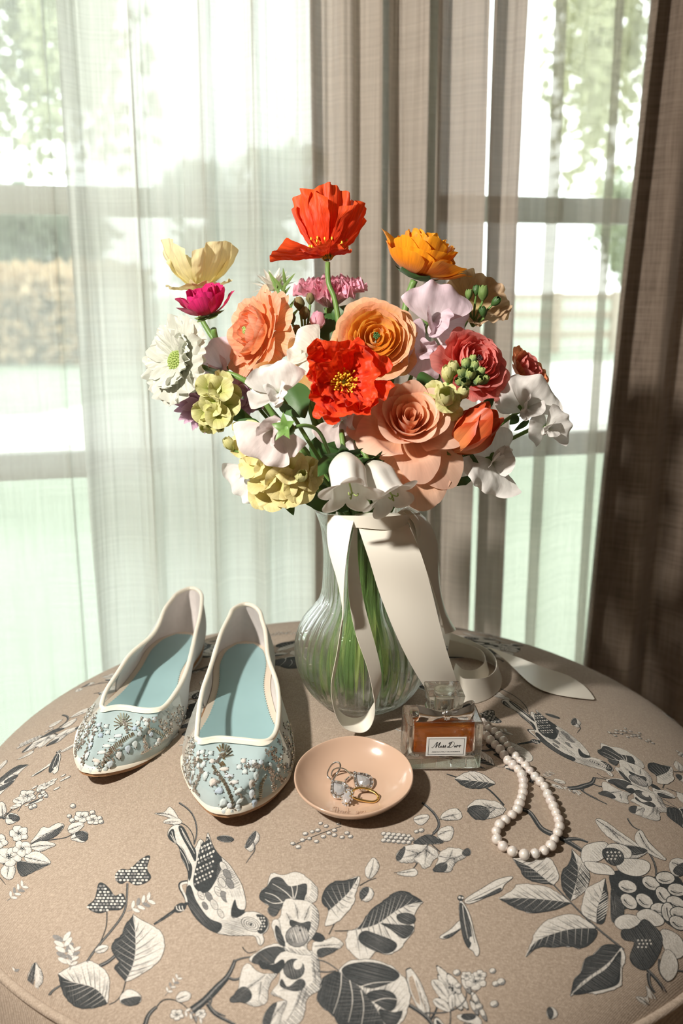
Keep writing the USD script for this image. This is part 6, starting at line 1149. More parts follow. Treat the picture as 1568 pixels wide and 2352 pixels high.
# mauve chrysanthemum, mostly behind
f = Flower('chrysanthemum', 'mauve chrysanthemum showing only its lower petals under the scabiosa', 'chrysanthemum', 462, 925, .748, (-.25, -.45, .85), stem=.0024)
for i in range(40):
    x = i / 39; f.put('petal', petal(.016 + .012 * x, .0036, (50 + 40 * x, 40 + 62 * x), 1, .6, drop=.35, q=1.6, base=.5, t0=.6, tip=.3, nu=7, nv=9, seed=720 + i, crink=.02), m_mauve, i * GA)
f = Flower('chrysanthemum', 'purple bloom deep in the bouquet under the salmon ranunculus', 'chrysanthemum', 558, 912, .735, (-.2, -.2, .9), stem=.0024)
for i in range(30):
    x = i / 29; f.put('petal', petal(.010 + .010 * x, .0055, (40 + 46 * x, 30 + 60 * x), 1, .6, drop=.3, q=1.8, base=.5, t0=.6, tip=.2, nu=7, nv=8, seed=770 + i, crink=.03, ruf=.05), m_mauve, i * GA)

# bellflowers
def bell(label, px, py, z, ax, roll, S, seed):
    f = Flower('bellflower', label, 'bellflower', px, py, z, ax, roll=roll, stem=.0018, back=.0)
    nt, nl = 80, 34; th = np.linspace(0, 2 * np.pi, nt, endpoint=False)[:, None]; t = np.linspace(0, 1, nl)[None]
    lobe = np.abs(np.cos(2.5 * th)) ** .7; fl_ = np.clip((t - .70) / .30, 0, 1)
    r = S * (.05 + .37 * np.sin(np.pi / 2 * np.clip(t / .42, 0, 1)) ** .75 - .03 * np.sin(np.pi * np.clip((t - .35) / .5, 0, 1)) + .31 * fl_ ** 1.7 * (.15 + .85 * lobe)) * (1 + .075 * np.cos(5 * th) * np.clip(t * 2, 0, 1) + .03 * np.sin(3 * th + seed) * t)
    h = S * (1.42 * t - .30 * (1 - lobe) * fl_ - .22 * fl_ ** 3 * lobe + .05 * np.sin(2 * th + seed) * fl_)
    v = np.stack([r * np.cos(th), r * np.sin(th), h + 0 * th], -1).reshape(-1, 3)
    uv = np.stack([th / 6.283 + 0 * t, t + 0 * th], -1).reshape(-1, 2)
    f.put('bell', (v, grid_faces(nt, nl, wrap_u=True), uv), m_bell)
    f.many('style', [tube([(0, 0, S * .2), (.001, 0, S * .8), (.002, .001, S * 1.1)], .0007, 6)] + [tube(spline([(.002, .001, S * 1.08), (.002 + .003 * math.cos(a), .001 + .003 * math.sin(a), S * 1.2), (.002 + .004 * math.cos(a), .001 + .004 * math.sin(a), S * 1.14)], 7), .0005, 5) for a in (0, 2.1, 4.2)], green_y)
    sepals(f, 5, S * .50, S * .13, (60, 100), -.001, seed, green_d)
    return f
bell('white bellflower hanging over the rim of the vase, nearest the middle', 790, 1040, .652, (.10, -.86, .50), 0.2, .0300, 2)
bell('white bellflower at the right of the pair above the ribbon', 846, 1060, .662, (.46, -.80, .40), 1.0, .0285, 5)

# fillers
f = Flower('lisianthus', 'tan and cream crinkled bloom with slim green buds at the upper right', 'lisianthus', 1080, 715, .755, (.2, .45, .8), stem=.0022)
poppy(f, [(az, .030, .024, (55, 62), .4) for az in (.4, 1.5, 2.6, 3.8, 5.1)], m_tan, 800, ruf=.10, crink=.05)
for j, (x, y, dz, r) in enumerate(((1075, 690, -.03, .0028), (1092, 680, -.03, .0028), (1108, 692, -.03, .0040), (1128, 702, -.028, .003), (1060, 705, -.03, .0025), (1112, 730, -.028, .003))):
    c = (P(x, y, .755 + dz) - f.C) @ f.M; bud(f, c, unit(UPC @ f.M + (TOC @ f.M) * .2 + np.random.default_rng(j).normal(size=3) * .25), r, green_d if j % 2 else sepal_m, 1.7, seed=810 + j)
    f.many('pedicel', [tube([c, (P(1085, 750, .735) - f.C) @ f.M], .0009, 5)], green)
f = Flower('peach_poppy', 'smooth orange petal of a poppy half hidden under the salmon ranunculus', 'poppy', 668, 835, .712, (.1, -.5, .8), stem=.0022)
poppy(f, [(3.9, .028, .022, (80, 70), .3), (5.2, .028, .024, (84, 74), .3), (.6, .024, .02, (80, 60), .3)], m_peach, 830, ruf=.03, crink=.02)
f = Flower('waxflower', 'sprig of dark olive buds between the salmon ranunculus and the pink carnation', 'bud sprig', 690, 745, .742, (.05, .9, .3), stem=.0014)
for j, (x, y, r, mm) in enumerate(((672, 745, .0042, 0), (690, 715, .0050, 0), (700, 735, .0046, 0), (712, 700, .0040, 0), (680, 770, .0036, 0), (724, 762, .0070, 1), (705, 770, .0042, 0))):
    c = (P(x, y, .735) - f.C) @ f.M; bud(f, c, UPC @ f.M + [.1 * (j - 3), 0, .1], r, m_pink if mm else petal_mat('bud_olive', [(0, (.10, .13, .04)), (1, (.26, .20, .09))], .15), 1.25, seed=850 + j)
    f.many('pedicel', [tube([c, (P(700, 800, .74) - f.C) @ f.M], .0010, 5)], green)
f = Flower('rosemary', 'sprig of narrow grey-green needles behind the salmon ranunculus', 'foliage sprig', 650, 690, .765, (.0, 1, .1), stem=.0013)
for j in range(16):
    b0 = P(655 - 10 * (j % 3), 745 - 6 * j, .765); a = (j * 2.4) % 6.28; leaf(f, b0, b0 + UPC * .014 + np.array([math.cos(a) * .012, math.sin(a) * .008, 0]), .0016, sepal_m, seed=j, name='needle')
f = Flower('astrantia', 'airy white starry filler bloom behind the salmon ranunculus', 'filler flower', 628, 668, .785, (-.1, .85, .4), stem=.0012)
for i in range(26): f.put('petal', petal(.020, .0030, (20 + 2.5 * i, 30 + 2.2 * i), 1, .5, drop=.4, q=1.5, base=.4, t0=.5, tip=.6, nu=5, nv=8, seed=870 + i), m_ivory, i * GA)
# loose greenery around the collar of the vase
fol = Flower('foliage', 'dark green leaves and thick stems filling the collar of the bouquet above the vase', 'foliage', 815, 1060, .715, (0, .5, .9), stem=.0026)
LV = [((840, 1030, .69), (745, 1020, .665), .006), ((760, 1050, .675), (730, 1095, .66), .0065), ((800, 1035, .68), (850, 1020, .665), .006), ((820, 1055, .68), (885, 1065, .662), .006), ((990, 1110, .69), (1040, 1095, .68), .006), ((1065, 1060, .69), (1085, 1040, .685), .012), ((1060, 1095, .69), (1070, 1115, .685), .008), ((612, 1138, .685), (616, 1176, .68), .005), ((655, 1135, .685), (674, 1184, .68), .005), ((720, 1120, .71), (770, 1180, .70), .012), ((740, 1110, .72), (800, 1175, .70), .014), ((700, 1115, .72), (745, 1170, .71), .010), ((800, 1150, .70), (770, 1100, .69), .010), ((930, 1150, .72), (960, 1120, .71), .010), ((560, 965, .72), (520, 930, .71), .006), ((600, 985, .70), (545, 965, .695), .006), ((740, 720, .75), (775, 790, .74), .014), ((775, 745, .745), (800, 700, .74), .010), ((1110, 935, .70), (1135, 915, .69), .004), ((835, 830, .72), (870, 900, .70), .014), ((700, 830, .72), (660, 790, .71), .005), ((1190, 955, .71), (1170, 975, .705), .004), ((1215, 965, .71), (1180, 990, .705), .0025), ((640, 930, .68), (690, 960, .665), .004), ((1000, 870, .70), (960, 900, .69), .012), ((720, 1060, .72), (780, 1000, .70), .014), ((880, 1050, .71), (930, 1110, .70), .014), ((660, 880, .71), (700, 960, .70), .014), ((540, 880, .74), (600, 940, .73), .012), ((900, 880, .71), (850, 960, .70), .014), ((1010, 1000, .71), (1080, 960, .70), .012)]
for j, (a, b, w) in enumerate(LV): leaf(fol, P(*a), P(*b), w, green_d, seed=j)
for j in range(16):
    an = j * 2.4; q = NECK + [.019 * math.cos(an) * (.4 + .6 * (j % 3) / 2), .019 * math.sin(an) * (.4 + .6 * (j % 3) / 2), 0]
    bt = VB + [.036 * math.cos(an + 2), .036 * math.sin(an + 2), .012 + .004 * (j % 4)]
    fol.part('stem', tube(spline([q + [.02 * math.cos(an), .02 * math.sin(an), .05], q, (q + VB + [0, 0, .105]) / 2 * [1, 1, 0] + [0, 0, VB[2] + .10], (q + bt) / 2 * [1, 1, 0] + [0, 0, VB[2] + .06], bt], 30), .0024, 8), green if j % 3 else green_y, True)
# ================================================================== the pair of beaded flats
binding_m = noisy('satin_binding', (.78, .72, .60), (.84, .79, .68), 300, .38, sheen_weight=.3)
insole_m = noisy('blue_insole', (.285, .455, .475), (.32, .495, .515), 60, .42, bump=.15, bump_scale=900, bdist=.0002)
sock_m = noisy('cream_sock', (.66, .56, .45), (.72, .62, .51), 120, .55)
counter_m = noisy('satin_counter_lining', (.60, .55, .53), (.70, .66, .64), 200, .55, sheen_weight=.3)
grosgrain = mat('grosgrain', {'u': ('texture_coordinate', {}), 'm': ('mapping', {'scale': (1, 46, 1)}), 'w': ('wave_texture', {'scale': 1.0, 'bands_direction': 'y'}), 'b': ('bump', {'strength': .6, 'distance': .0004}), 'p': ('principled_bsdf', {'base_color': (.66, .70, .70), 'roughness': .6, 'sheen_weight': .2})},
                [('u.UV', 'm.vector'), ('m.vector', 'w.vector'), ('w.fac', 'b.height'), ('b.normal', 'p.normal')], 'p.BSDF')
def net(name, col, fac, tint=(.94, .96, .96), scale=190.):
    """Fine woven net: threads crossing in the mesh's own uv."""
    return mat(name, {'u': ('texture_coordinate', {}), 'm': ('mapping', {'scale': (scale, scale * .8, 1)}), 'wx': ('wave_texture', {'scale': 1., 'bands_direction': 'x'}), 'wy': ('wave_texture', {'scale': 1., 'bands_direction': 'y'}), 'mx': ('math', {'math_type': 'maximum'}), 'b': ('bump', {'strength': .5, 'distance': .0002}),
                      'h': ('map_range', {'to_min': .86, 'to_max': 1.08}), 'hs': ('hsv', {'color': col}), 'p': ('principled_bsdf', {'roughness': .42, 'sheen_weight': .25, 'specular_ior_level': .5}), 't': ('transparent_bsdf', {'color': tint}), 'o': ('mix_closure', {'fac': fac})},
               [('u.UV', 'm.vector'), ('m.vector', 'wx.vector'), ('m.vector', 'wy.vector'), ('wx.fac', 'mx.value1'), ('wy.fac', 'mx.value2'), ('mx.value', 'h.value'), ('h.result', 'hs.value'), ('hs.color', 'p.base_color'), ('mx.value', 'b.height'), ('b.normal', 'p.normal'), ('t.BSDF', 'o.closure1'), ('p.BSDF', 'o.closure2')], 'o.closure')
vamp_m = net('vamp_net', (.52, .645, .655), .80); side_m = net('side_net', (.70, .70, .65), .42)
sole_m = noisy('leather_sole', (.30, .15, .07), (.40, .22, .11), 50, .5)
heel_m = plain('heel_cover', (.60, .60, .58), .55)
opal_m = mat('opal', {'o': ('object_info', {}), 'r': ('rgb_ramp', {'ramp': [(0, (.70, .80, .80)), (.35, (.78, .84, .82)), (.55, (.55, .67, .80)), (.75, (.82, .85, .84)), (.9, (.84, .77, .70)), (1, (.74, .84, .84))]}), 'p': ('principled_bsdf', {'roughness': .10, 'coat_weight': .6, 'transmission_weight': .25, 'ior': 1.45})}, [('o.random', 'r.fac'), ('r.color', 'p.base_color')], 'p.BSDF')
bugle_m = plain('silver_bugle', (.72, .66, .54), .16, metallic=1.0); prong_m = plain('dark_setting', (.22, .20, .18), .3, metallic=1.0); crys_m = plain('smoky_crystal', (.70, .66, .60), .08, metallic=.85)
l_s = np.array([(0, 0), (.25, .75), (.6, 1.15), (1.1, 1.5), (2.9, 2.45), (5, 3.2), (6.6, 3.6), (8.1, 3.75), (10, 3.6), (13, 2.9), (17, 2.45), (20, 2.6), (22.5, 2.3), (24.0, 1.45), (24.7, .8), (25.0, 0)]) / 100
r_s = np.array([(0, 0), (.25, .80), (.6, 1.3), (1.65, 2.4), (3.2, 3.35), (4.7, 3.9), (7.3, 4.2), (9.5, 4.0), (13, 3.05), (17, 2.5), (20, 2.6), (22.5, 2.3), (24.0, 1.45), (24.7, .8), (25.0, 0)]) / 100
lw, rw = PchipInterpolator(l_s[:, 0], l_s[:, 1]), PchipInterpolator(r_s[:, 0], r_s[:, 1])
base_z = PchipInterpolator([0, .015, .05, .09, .13, .17, .20, .25], [.0050, .0036, .0030, .0030, .0060, .0120, .0140, .0150])
class Shoe(Thing):
    def __init__(self, label, tip_px, d, left_px, heel_px, right_px, edge_px, seed):
        d = unit(np.array(d, float)); tip = on(*tip_px); T = tip[:2]
        g = lambda s: np.array([*(T + d * s), float(zdome(*(T + d * s)))])
        a, b = g(.075), g(.215); ey = unit(b - a); ex = unit(np.cross(ey, [0, 0, 1.0])); self.R = np.stack([ex, ey, np.cross(ex, ey)], 1); self.O = a - ey * .075
        Thing.__init__(self, 'beaded_flat', label, 'shoe', self.w((0, .12, 0)), None); rg = np.random.default_rng(seed)
        def fix(pts, lo=.050, hi=.245):                      # places of the photograph on the topline: height follows the distance from the toe
            d3 = ray(*np.array(pts, float).T); out = []
            for q in d3:
                t = np.linspace(.45, 1.1, 900)[:, None]; X = (q * t + [0, 0, CZ] - self.O) @ self.R
                h = np.interp(X[:, 1], [.04, .06, .11, .17, .215, .245], [.036, .035, .036, .044, .054, .058]); k = np.argmin(np.abs(X[:, 2] - h)); out.append(X[k])
            return np.array(out)
        Lp, Hp, Rp, Ep = fix(left_px), fix(heel_px), fix(right_px), fix(edge_px)
        Hp[:, 1] = np.maximum(Hp[:, 1], max(Lp[-1, 1], Rp[0, 1]) + .002); Hp[len(Hp) // 2, 1] = max(.242, Hp[:, 1].max() + .003)
        for e in (Hp,):                                     # keep the back of the heel on its rays at the new depth
            for k in range(len(e)):
                q = (ray(*heel_px[k])); n = self.R[:, 1]; t = ((self.O + n * e[k, 1] - [0, 0, CZ]) @ n) / (q @ n); e[k] = (q * t + [0, 0, CZ] - self.O) @ self.R
        side = spline(np.vstack([Lp, Hp, Rp]), 120); edge = spline(np.vstack([Rp[-1:], Ep, Lp[:1]]), 50)
        self.top = side
        # --- walls: from the sole's edge up to the topline, left side round the heel to the right
        yl, yr = side[0, 1], side[-1, 1]; k_heel = int(np.argmax(side[:, 1])); n = len(side)
        base = []
        for k in range(n):
            f = k / k_heel if k <= k_heel else (k - k_heel) / (n - 1 - k_heel)
            s = (yl - .012) + (.2495 - yl + .012) * f ** .8 if k <= k_heel else .2495 - (.2495 - yr + .012) * (1 - (1 - f) ** .8)
            x = -float(lw(min(s, .25))) if k <= k_heel else float(rw(min(s, .25)))
            base.append((x, s, float(base_z(s))))
        base = np.array(base); m = 14; v_ = np.linspace(0, 1, m)[None, :, None]
        out = unit(np.c_[base[:, 0] * 3, (base[:, 1] - .12) * np.where(np.abs(base[:, 0]) < .02, 1, .1), 0 * base[:, 0]])
        W = base[:, None] * (1 - v_) + side[:, None] * v_ + out[:, None] * (.0035 * np.sin(np.pi * v_ ** .8))
        self.parts_wall(W, n, m)
        # --- vamp: arched from the toe's outline up to the throat edge
        na, nu = 61, 40
        ring = [(-float(lw(yl - .012)), yl - .012, float(base_z(yl)))]; ringb = np.array([*ring[0]]); lo_l, lo_r = base[0], base[-1]
        arch = np.vstack([W[0, :-1], edge[::-1], W[-1, ::-1][1:]])
        dd = np.r_[0, np.cumsum(np.linalg.norm(np.diff(arch, axis=0), axis=1))]; q = np.linspace(0, dd[-1], na); E = np.stack([np.interp(q, dd, arch[:, i]) for i in range(3)], 1)
        xc = 0.0; aa = np.linspace(0, 1, na); V = []
        for u in np.linspace(0.0, 1, nu):
            row = []
            for i in range(na):
                s = E[i, 1] * (u ** 1.25 * .985 + .015); sE = E[i, 1]
                w0 = float(lw(sE)) if E[i, 0] < 0 else float(rw(sE)); w = float(lw(s)) if E[i, 0] < 0 else float(rw(s))
                zb, zbE = float(base_z(s)), float(base_z(sE)); H = (E[i, 2] - zbE)
                k = s / sE; prof = .30 * min(1, k / .10) ** .5 + .70 * k ** .95 if True else k
                row.append((E[i, 0] / w0 * w * (1 + .03 * math.sin(math.pi * k)), s, zb + H * prof * (1 + .10 * math.sin(math.pi * k))))
            V.append(row)
        V = np.array(V); self.V = V
        uv = np.stack(np.broadcast_arrays(aa[None] * 1.0, np.linspace(0, 1, nu)[:, None]), -1).reshape(-1, 2)
        self.part('vamp', (self.w(V.reshape(-1, 3)), grid_faces(nu, na)), vamp_m, True, uv, label='pale blue net vamp over the toes')
        # --- satin bindings and toe band
        loop = np.vstack([side, edge[1:-1]])
        self.part('topline_binding', tube(self.w(np.vstack([loop, loop[:1]])), .0019, 10, False), binding_m, True, label='cream satin binding of the opening')
        eb = edge[2:-2]; k = np.linspace(0, 1, 4)[:, None, None]; band = eb[None] + k * (np.array([0, -.0052, -.0006])) + np.array([0, 0, .0014]) * (1 - .6 * k); band = band + 0
        self.part('throat_band', (self.w(band.reshape(-1, 3)), grid_faces(4, len(eb))), binding_m, True)
        ol = [(-float(lw(s)), s) for s in np.linspace(.075, .0, 40)] + [(float(rw(s)), s) for s in np.linspace(.0005, .075, 40)]
        ol = np.array([(x * 1.035 + np.sign(x) * .0005, s - .0014, float(base_z(max(0, s)))) for x, s in ol])
        hh = (.0030 + .0062 * np.clip(1 - ol[:, 1] / .05, 0, 1)); inn_ = unit(np.c_[-ol[:, 0], np.full(len(ol), .03), 0 * ol[:, 0]])
        kk = np.linspace(0, 1, 7); tb = np.stack([ol + np.array([0, 0, 1]) * (hh * a_)[:, None] + inn_ * (hh * (.0 + .85 * a_ ** 2.0))[:, None] for a_ in kk])
        self.part('toe_band', (self.w(tb.reshape(-1, 3)), grid_faces(7, len(ol))), binding_m, True, label='cream satin band around the toe')
        # --- sole, heel, insole
        ss = np.r_[0, np.linspace(.0008, .03, 20), np.linspace(.034, .235, 50), np.linspace(.238, .25, 12)]
        def outline(inset, zig=0.0, s0=0.0, s1=.25):
            q = [s for s in ss if s0 <= s <= s1]; L_ = np.array([(-max(float(lw(s)) - inset, 0), s) for s in q]); R_ = np.array([(max(float(rw(s)) - inset, 0), s) for s in q[::-1]])
            return np.vstack([L_, R_])
        def slab(pts, zoff0, zoff1, name, mtl, label=None):
            p = Polygon(pts).buffer(0); p = p.geoms[0] if hasattr(p, 'geoms') else p; v2, f2 = trimesh.creation.triangulate_polygon(p.segmentize(.006), engine='earcut')
            r = trimesh.remesh.subdivide_to_size(np.c_[v2, 0 * v2[:, 0]], f2, .008); v2, f2 = trimesh.grouping and r[0][:, :2], r[1]
            mm = trimesh.Trimesh(np.c_[v2, 0 * v2[:, 0]], f2, process=True); v2, f2 = np.array(mm.vertices)[:, :2], np.array(mm.faces)
            if np.cross(v2[f2[0, 1]] - v2[f2[0, 0]], v2[f2[0, 2]] - v2[f2[0, 0]]) < 0: f2 = f2[:, ::-1]
            zb = base_z(np.clip(v2[:, 1], 0, .25)); N = len(v2); e = mm.edges_sorted; ue, cnt = np.unique(e, axis=0, return_counts=True); be = ue[cnt == 1]
            z1 = zb + zoff1; z0 = zb + zoff0 if not callable(zoff0) else zoff0(v2, zb)
            sf = np.vstack([np.stack([be[:, 0], be[:, 1], be[:, 1] + N], 1), np.stack([be[:, 0], be[:, 1] + N, be[:, 0] + N], 1)])
            return self.part(name, (self.w(np.vstack([np.c_[v2, z1], np.c_[v2, z0]])), np.vstack([f2, f2[:, ::-1] + N, sf])), mtl, 40, label=label)
        slab(outline(-.0006), -.0030, .0002, 'sole', sole_m, 'tan leather sole')
        slab(outline(.0006, s0=.18), lambda v2, zb: 0 * zb - .0005 + 0, -.0031, 'heel', heel_m)
        slab(outline(.0012), .0004, .0012, 'sock_lining', sock_m)
        p = Polygon(outline(.0062, s0=.012, s1=.242)).buffer(-.001).buffer(.001); q = p.exterior.segmentize(.0006); c = np.array(q.coords)[:-1]
        dnn = np.roll(c, -1, 0) - np.roll(c, 1, 0); nn = unit(np.stack([dnn[:, 1], -dnn[:, 0]], 1)); L = np.r_[0, np.cumsum(np.linalg.norm(np.diff(c, axis=0), axis=1))]
        ins = slab(c + nn * (.00055 * np.abs((L / .0030) % 1 * 2 - 1) * 2)[:, None], .0013, .0021, 'insole', insole_m, 'light blue leather insole with a pinked edge')
        st = [ell((x, y), .00022, n=6) for x, y in (Polygon(c).buffer(-.0016).exterior.interpolate(t).coords[0] for t in np.arange(0, Polygon(c).buffer(-.0016).length, .0030))]
        self.part('insole_perforation', cat_m([(self.w(np.c_[np.array(e.exterior.coords)[:6], np.full(6, float(base_z(np.clip(e.centroid.y, 0, .25))) + .00225)]), np.array([[0, 1, 2], [0, 2, 3], [0, 3, 4], [0, 4, 5]])) for e in st]), plain('perforation', (.10, .17, .18), .8), under=ins)
        self.beads_ready()
    def w(self, v): return np.asarray(v, float) @ self.R.T + self.O
    def parts_wall(self, W, n, m):
        v = self.w(W.reshape(-1, 3)); idx = np.arange(n); a, b = int(n * .21), int(n * .86)
        uv = np.stack(np.broadcast_arrays(np.linspace(0, 1.6, n)[:, None], np.linspace(0, .3, m)[None]), -1)
        for nm, lo, hi, mt in (('side_net', 0, a, side_m), ('side_panel', b, n - 1, grosgrain)):
            self.part(nm, (v.reshape(n, m, 3)[lo:hi + 1].reshape(-1, 3), grid_faces(hi - lo + 1, m)), mt, True, uv[lo:hi + 1].reshape(-1, 2))
        g = v.reshape(n, m, 3)[a:b + 1]; nn = unit(np.cross(np.gradient(g, axis=0), np.gradient(g, axis=1)))
        f = grid_faces(b - a + 1, m)
        self.part('heel_counter', (g.reshape(-1, 3), f), grosgrain, True, uv[a:b + 1].reshape(-1, 2), label='ribbed white outer side round the heel')
        s_ = 1 if np.dot(nn[len(nn) // 2, m // 2], self.R[:, 1]) < 0 else -1
        self.part('counter_lining', ((g + nn * s_ * .0009).reshape(-1, 3), f), counter_m, True, label='pale satin lining of the heel')
        self.W = W
    def beads_ready(self):
        V = self.V; nrm = unit(np.cross(np.gradient(V, axis=1), np.gradient(V, axis=0))); nrm = np.where(nrm[..., 2:] < 0, -nrm, nrm)
        W2 = self.W[:]; k = 34; Wn = unit(np.cross(np.gradient(W2, axis=1), np.gradient(W2, axis=0))); Wn = np.where((Wn * np.c_[W2[:, 0, 0] * 0 + np.sign(W2[:, 0, 0]), 0 * W2[:, 0, 0], 0 * W2[:, 0, 0]][:, None]).sum(-1, keepdims=True) < 0, -Wn, Wn)
        pts = np.vstack([V.reshape(-1, 3), W2[:k].reshape(-1, 3), W2[-k:].reshape(-1, 3)]); nn = np.vstack([nrm.reshape(-1, 3), Wn[:k].reshape(-1, 3), Wn[-k:].reshape(-1, 3)])
        X = self.w(pts); N = nn @ self.R.T; vis = (N * ([0, 0, CZ] - X)).sum(1) > 0
        self.X, self.N = X[vis], N[vis]; d = self.X - [0, 0, CZ]; zc = d[:, 1] * CP - d[:, 2] * SP
        self.uv = np.stack([784 + F * d[:, 0] / zc, 1176 + F * -(d[:, 1] * SP + d[:, 2] * CP) / zc], 1)
    def at(self, px, py):
        e = np.hypot(*(self.uv - [px, py]).T); k = np.argsort(e)[:4]; w = 1 / (e[k] + .3); w /= w.sum()
        return (self.X[k] * w[:, None]).sum(0), unit((self.N[k] * w[:, None]).sum(0))
    def stone(self, px, py, r=.0026, kind='round', ang=0.0):
        c, nn = self.at(px, py); M = frame(nn, math.cos(ang) * np.array([1.0, 0, 0]) - math.sin(ang) * UPC)
        if kind == 'round': o = lambda t: np.stack([np.cos(t), np.sin(t)], 1)
        elif kind == 'navette': o = lambda t: np.stack([1.75 * np.cos(t), np.sin(t) * np.abs(np.sin(t)) ** .25 * .85], 1)
        else: o = drop_outline
        self.part('opal_stone', put(brilliant(10, .5, .42, .3, o), r * .88, M, c + nn * r * .25), opal_m)
        for t in (.8, 2.4, 3.9, 5.5):
            q = o(np.array([t]))[0] * r * 1.05; self.prongs.append(ball(c + M @ np.array([q[0], q[1], r * .12]), .00042, 1)[:2])
    def flower(self, px, py, R=15, n=5, skip=()):
        for i in range(n):
            a = i * 2 * math.pi / n + .5; self.stone(px + R * math.cos(a), py + R * .85 * math.sin(a), .0021)
        self.crystals(px, py, 6, 4)
    def crystals(self, px, py, sp, n, seed=0):
        rg = np.random.default_rng(int(px * 7 + py) + seed)
        for _ in range(n):
            x, y = px + rg.normal() * sp * .5, py + rg.normal() * sp * .5; c, nn = self.at(x, y); self.cr.append(put(brilliant(6, .5, .5, .4), rg.uniform(.0007, .0013), frame(unit(nn + rg.normal(size=3) * .35)), c + nn * .0007))
    def line(self, pts, n, sp=3, k=2):
        q = spline(np.array(pts, float), n)
        for a in q: self.crystals(a[0], a[1], sp, k)
    def bugles(self, pts, n, ln=7, lean=.9, taper=True):
        q = spline(np.array(pts, float), n); t = unit(np.gradient(q, axis=0))
        for i, (a, d) in enumerate(zip(q, t)):
            s_ = ln * (.65 + .35 * math.sin(math.pi * (i + .5) / n)) if taper else ln; e = np.array([d[0] * math.cos(lean) - d[1] * math.sin(lean), d[0] * math.sin(lean) + d[1] * math.cos(lean)]) * s_ * .62
            p0, n0 = self.at(*(a - e)); p1, n1 = self.at(*(a + e)); self.part('bugle_bead', tube([p0 + n0 * .0006, p1 + n1 * .0006], .00055, 6), bugle_m, 40)
    def finish(self):
        self.part('crystal_beads', cat_m(self.cr), crys_m, False, kind='stuff', label='tiny smoky crystals between the opal stones'); self.part('stone_setting', cat_m(self.prongs), prong_m, True, kind='stuff')
Shoe.prongs = []; Shoe.cr = []
T1 = lambda L: [(400 + x / 5.227, 1380 + y / 5.227) for x, y in L]
T2 = lambda x, y: (410 + x / 5.407, 1640 + y / 5.407)
T3 = lambda x, y: (160 + x / 5.407, 1590 + y / 5.407)
T4 = lambda L: [(230 + x / 5.807, 1340 + y / 5.807) for x, y in L]
sr = Shoe('beaded pale blue flat at the right of the pair, its toe nearest the viewer', (523, 1917), (-.045, .999),
          T1([(268, 1650), (300, 1300), (345, 1060), (400, 900), (460, 720), (520, 520), (580, 350), (672, 165)]), T1([(700, 110), (850, 40), (1015, 118)]),
          T1([(1050, 215), (1090, 350), (1115, 600), (1150, 760), (1210, 920), (1245, 1080), (1255, 1300), (1238, 1500)]), T1([(1180, 1640), (1080, 1690), (900, 1680), (700, 1660), (480, 1655), (320, 1678)]), 31)
sr.prongs, sr.cr = [], []
S = sr
S.flower(*T2(335, 545), 17); S.flower(*T2(675, 1200), 17); S.flower(*T2(840, 650), 15)
for x, y, a in ((565, 690, 0), (630, 770, .1), (685, 850, -.1), (745, 955, -.7), (765, 1075, -.5)): S.stone(*T2(x, y), .0021, 'navette', a)
for x, y, a in ((340, 765, 1.5), (430, 850, 1.9), (510, 955, 2.6), (555, 1090, 2.4)): S.stone(*T2(x, y), .0030, 'drop', a)
S.bugles([T2(420, 650), T2(500, 760), T2(570, 860), T2(620, 960), T2(660, 1060), T2(670, 1130)], 24, 8, .9)
S.bugles([T2(520, 640), T2(560, 620)], 3, 9, 1.5, False)
for k, a in enumerate(np.linspace(-2.3, -.2, 9)): S.bugles([T2(560 + 12 * math.cos(a), 540 + 12 * math.sin(a)), T2(560 + 95 * math.cos(a) * .9, 545 + 130 * math.sin(a))], 2, 11, 0, False)
S.line([T2(540, 470), T2(520, 540), T2(470, 600)], 8, 5, 3)
S.bugles([T2(1080, 760), T2(1030, 850), T2(1010, 950), T2(1010, 1060), T2(1020, 1150)], 20, 6, 1.5)
for x, y in ((900, 860), (905, 985), (945, 1120), (955, 760)): S.stone(*T2(x, y), .0030, 'drop', 1.9)
S.line([T2(950, 800), T2(925, 920), T2(940, 1050), T2(960, 1150)], 10, 4, 2)
S.line([T2(1150, 690), T2(1150, 800), T2(1165, 900), T2(1240, 1000)], 18, 5, 4); S.line([T2(860, 650), T2(960, 640), T2(1060, 660), T2(1130, 690)], 12, 7, 3)
for x, y in ((930, 600), (1020, 600), (1130, 630), (1240, 690), (1340, 640), (1270, 530), (1200, 450), (1350, 500), (1240, 345), (1310, 265), (1310, 150), (1380, 370), (1300, 440), (1440, 540), (1370, 800), (1410, 680), (1180, 550), (1350, 120), (1470, 640), (1390, 260), (1450, 400)): S.stone(*T2(x, y), .0021)
S.line([T2(1110, 450), T2(1180, 560), T2(1270, 640), T2(1400, 720)], 18, 8, 4); S.line([T2(1350, 130), T2(1420, 260), T2(1460, 420), T2(1480, 560), T2(1440, 700)], 24, 7, 4); S.line([T2(1310, 290), T2(1390, 420), T2(1430, 540)], 14, 6, 3); S.line([T2(1220, 750), T2(1300, 860), T2(1370, 900), T2(1400, 800)], 18, 8, 4); S.bugles([T2(1390, 480), T2(1440, 600), T2(1450, 700)], 10, 5, .9)
for x, y in ((170, 330), (140, 530), (120, 590), (100, 760), (150, 830), (60, 850), (120, 920), (190, 720), (250, 640), (80, 680), (250, 490), (300, 640), (110, 960)): S.stone(*T2(x, y), .0021)
S.line([T2(150, 290), T2(180, 400), T2(140, 480), T2(90, 620), T2(60, 760), T2(70, 880)], 30, 7, 4); S.line([T2(290, 680), T2(250, 800), T2(210, 920), T2(200, 1040)], 16, 5, 4); S.line([T2(230, 560), T2(180, 650), T2(150, 760), T2(140, 860)], 16, 8, 3); S.bugles([T2(210, 560), T2(300, 590)], 6, 7, 1.2, False)
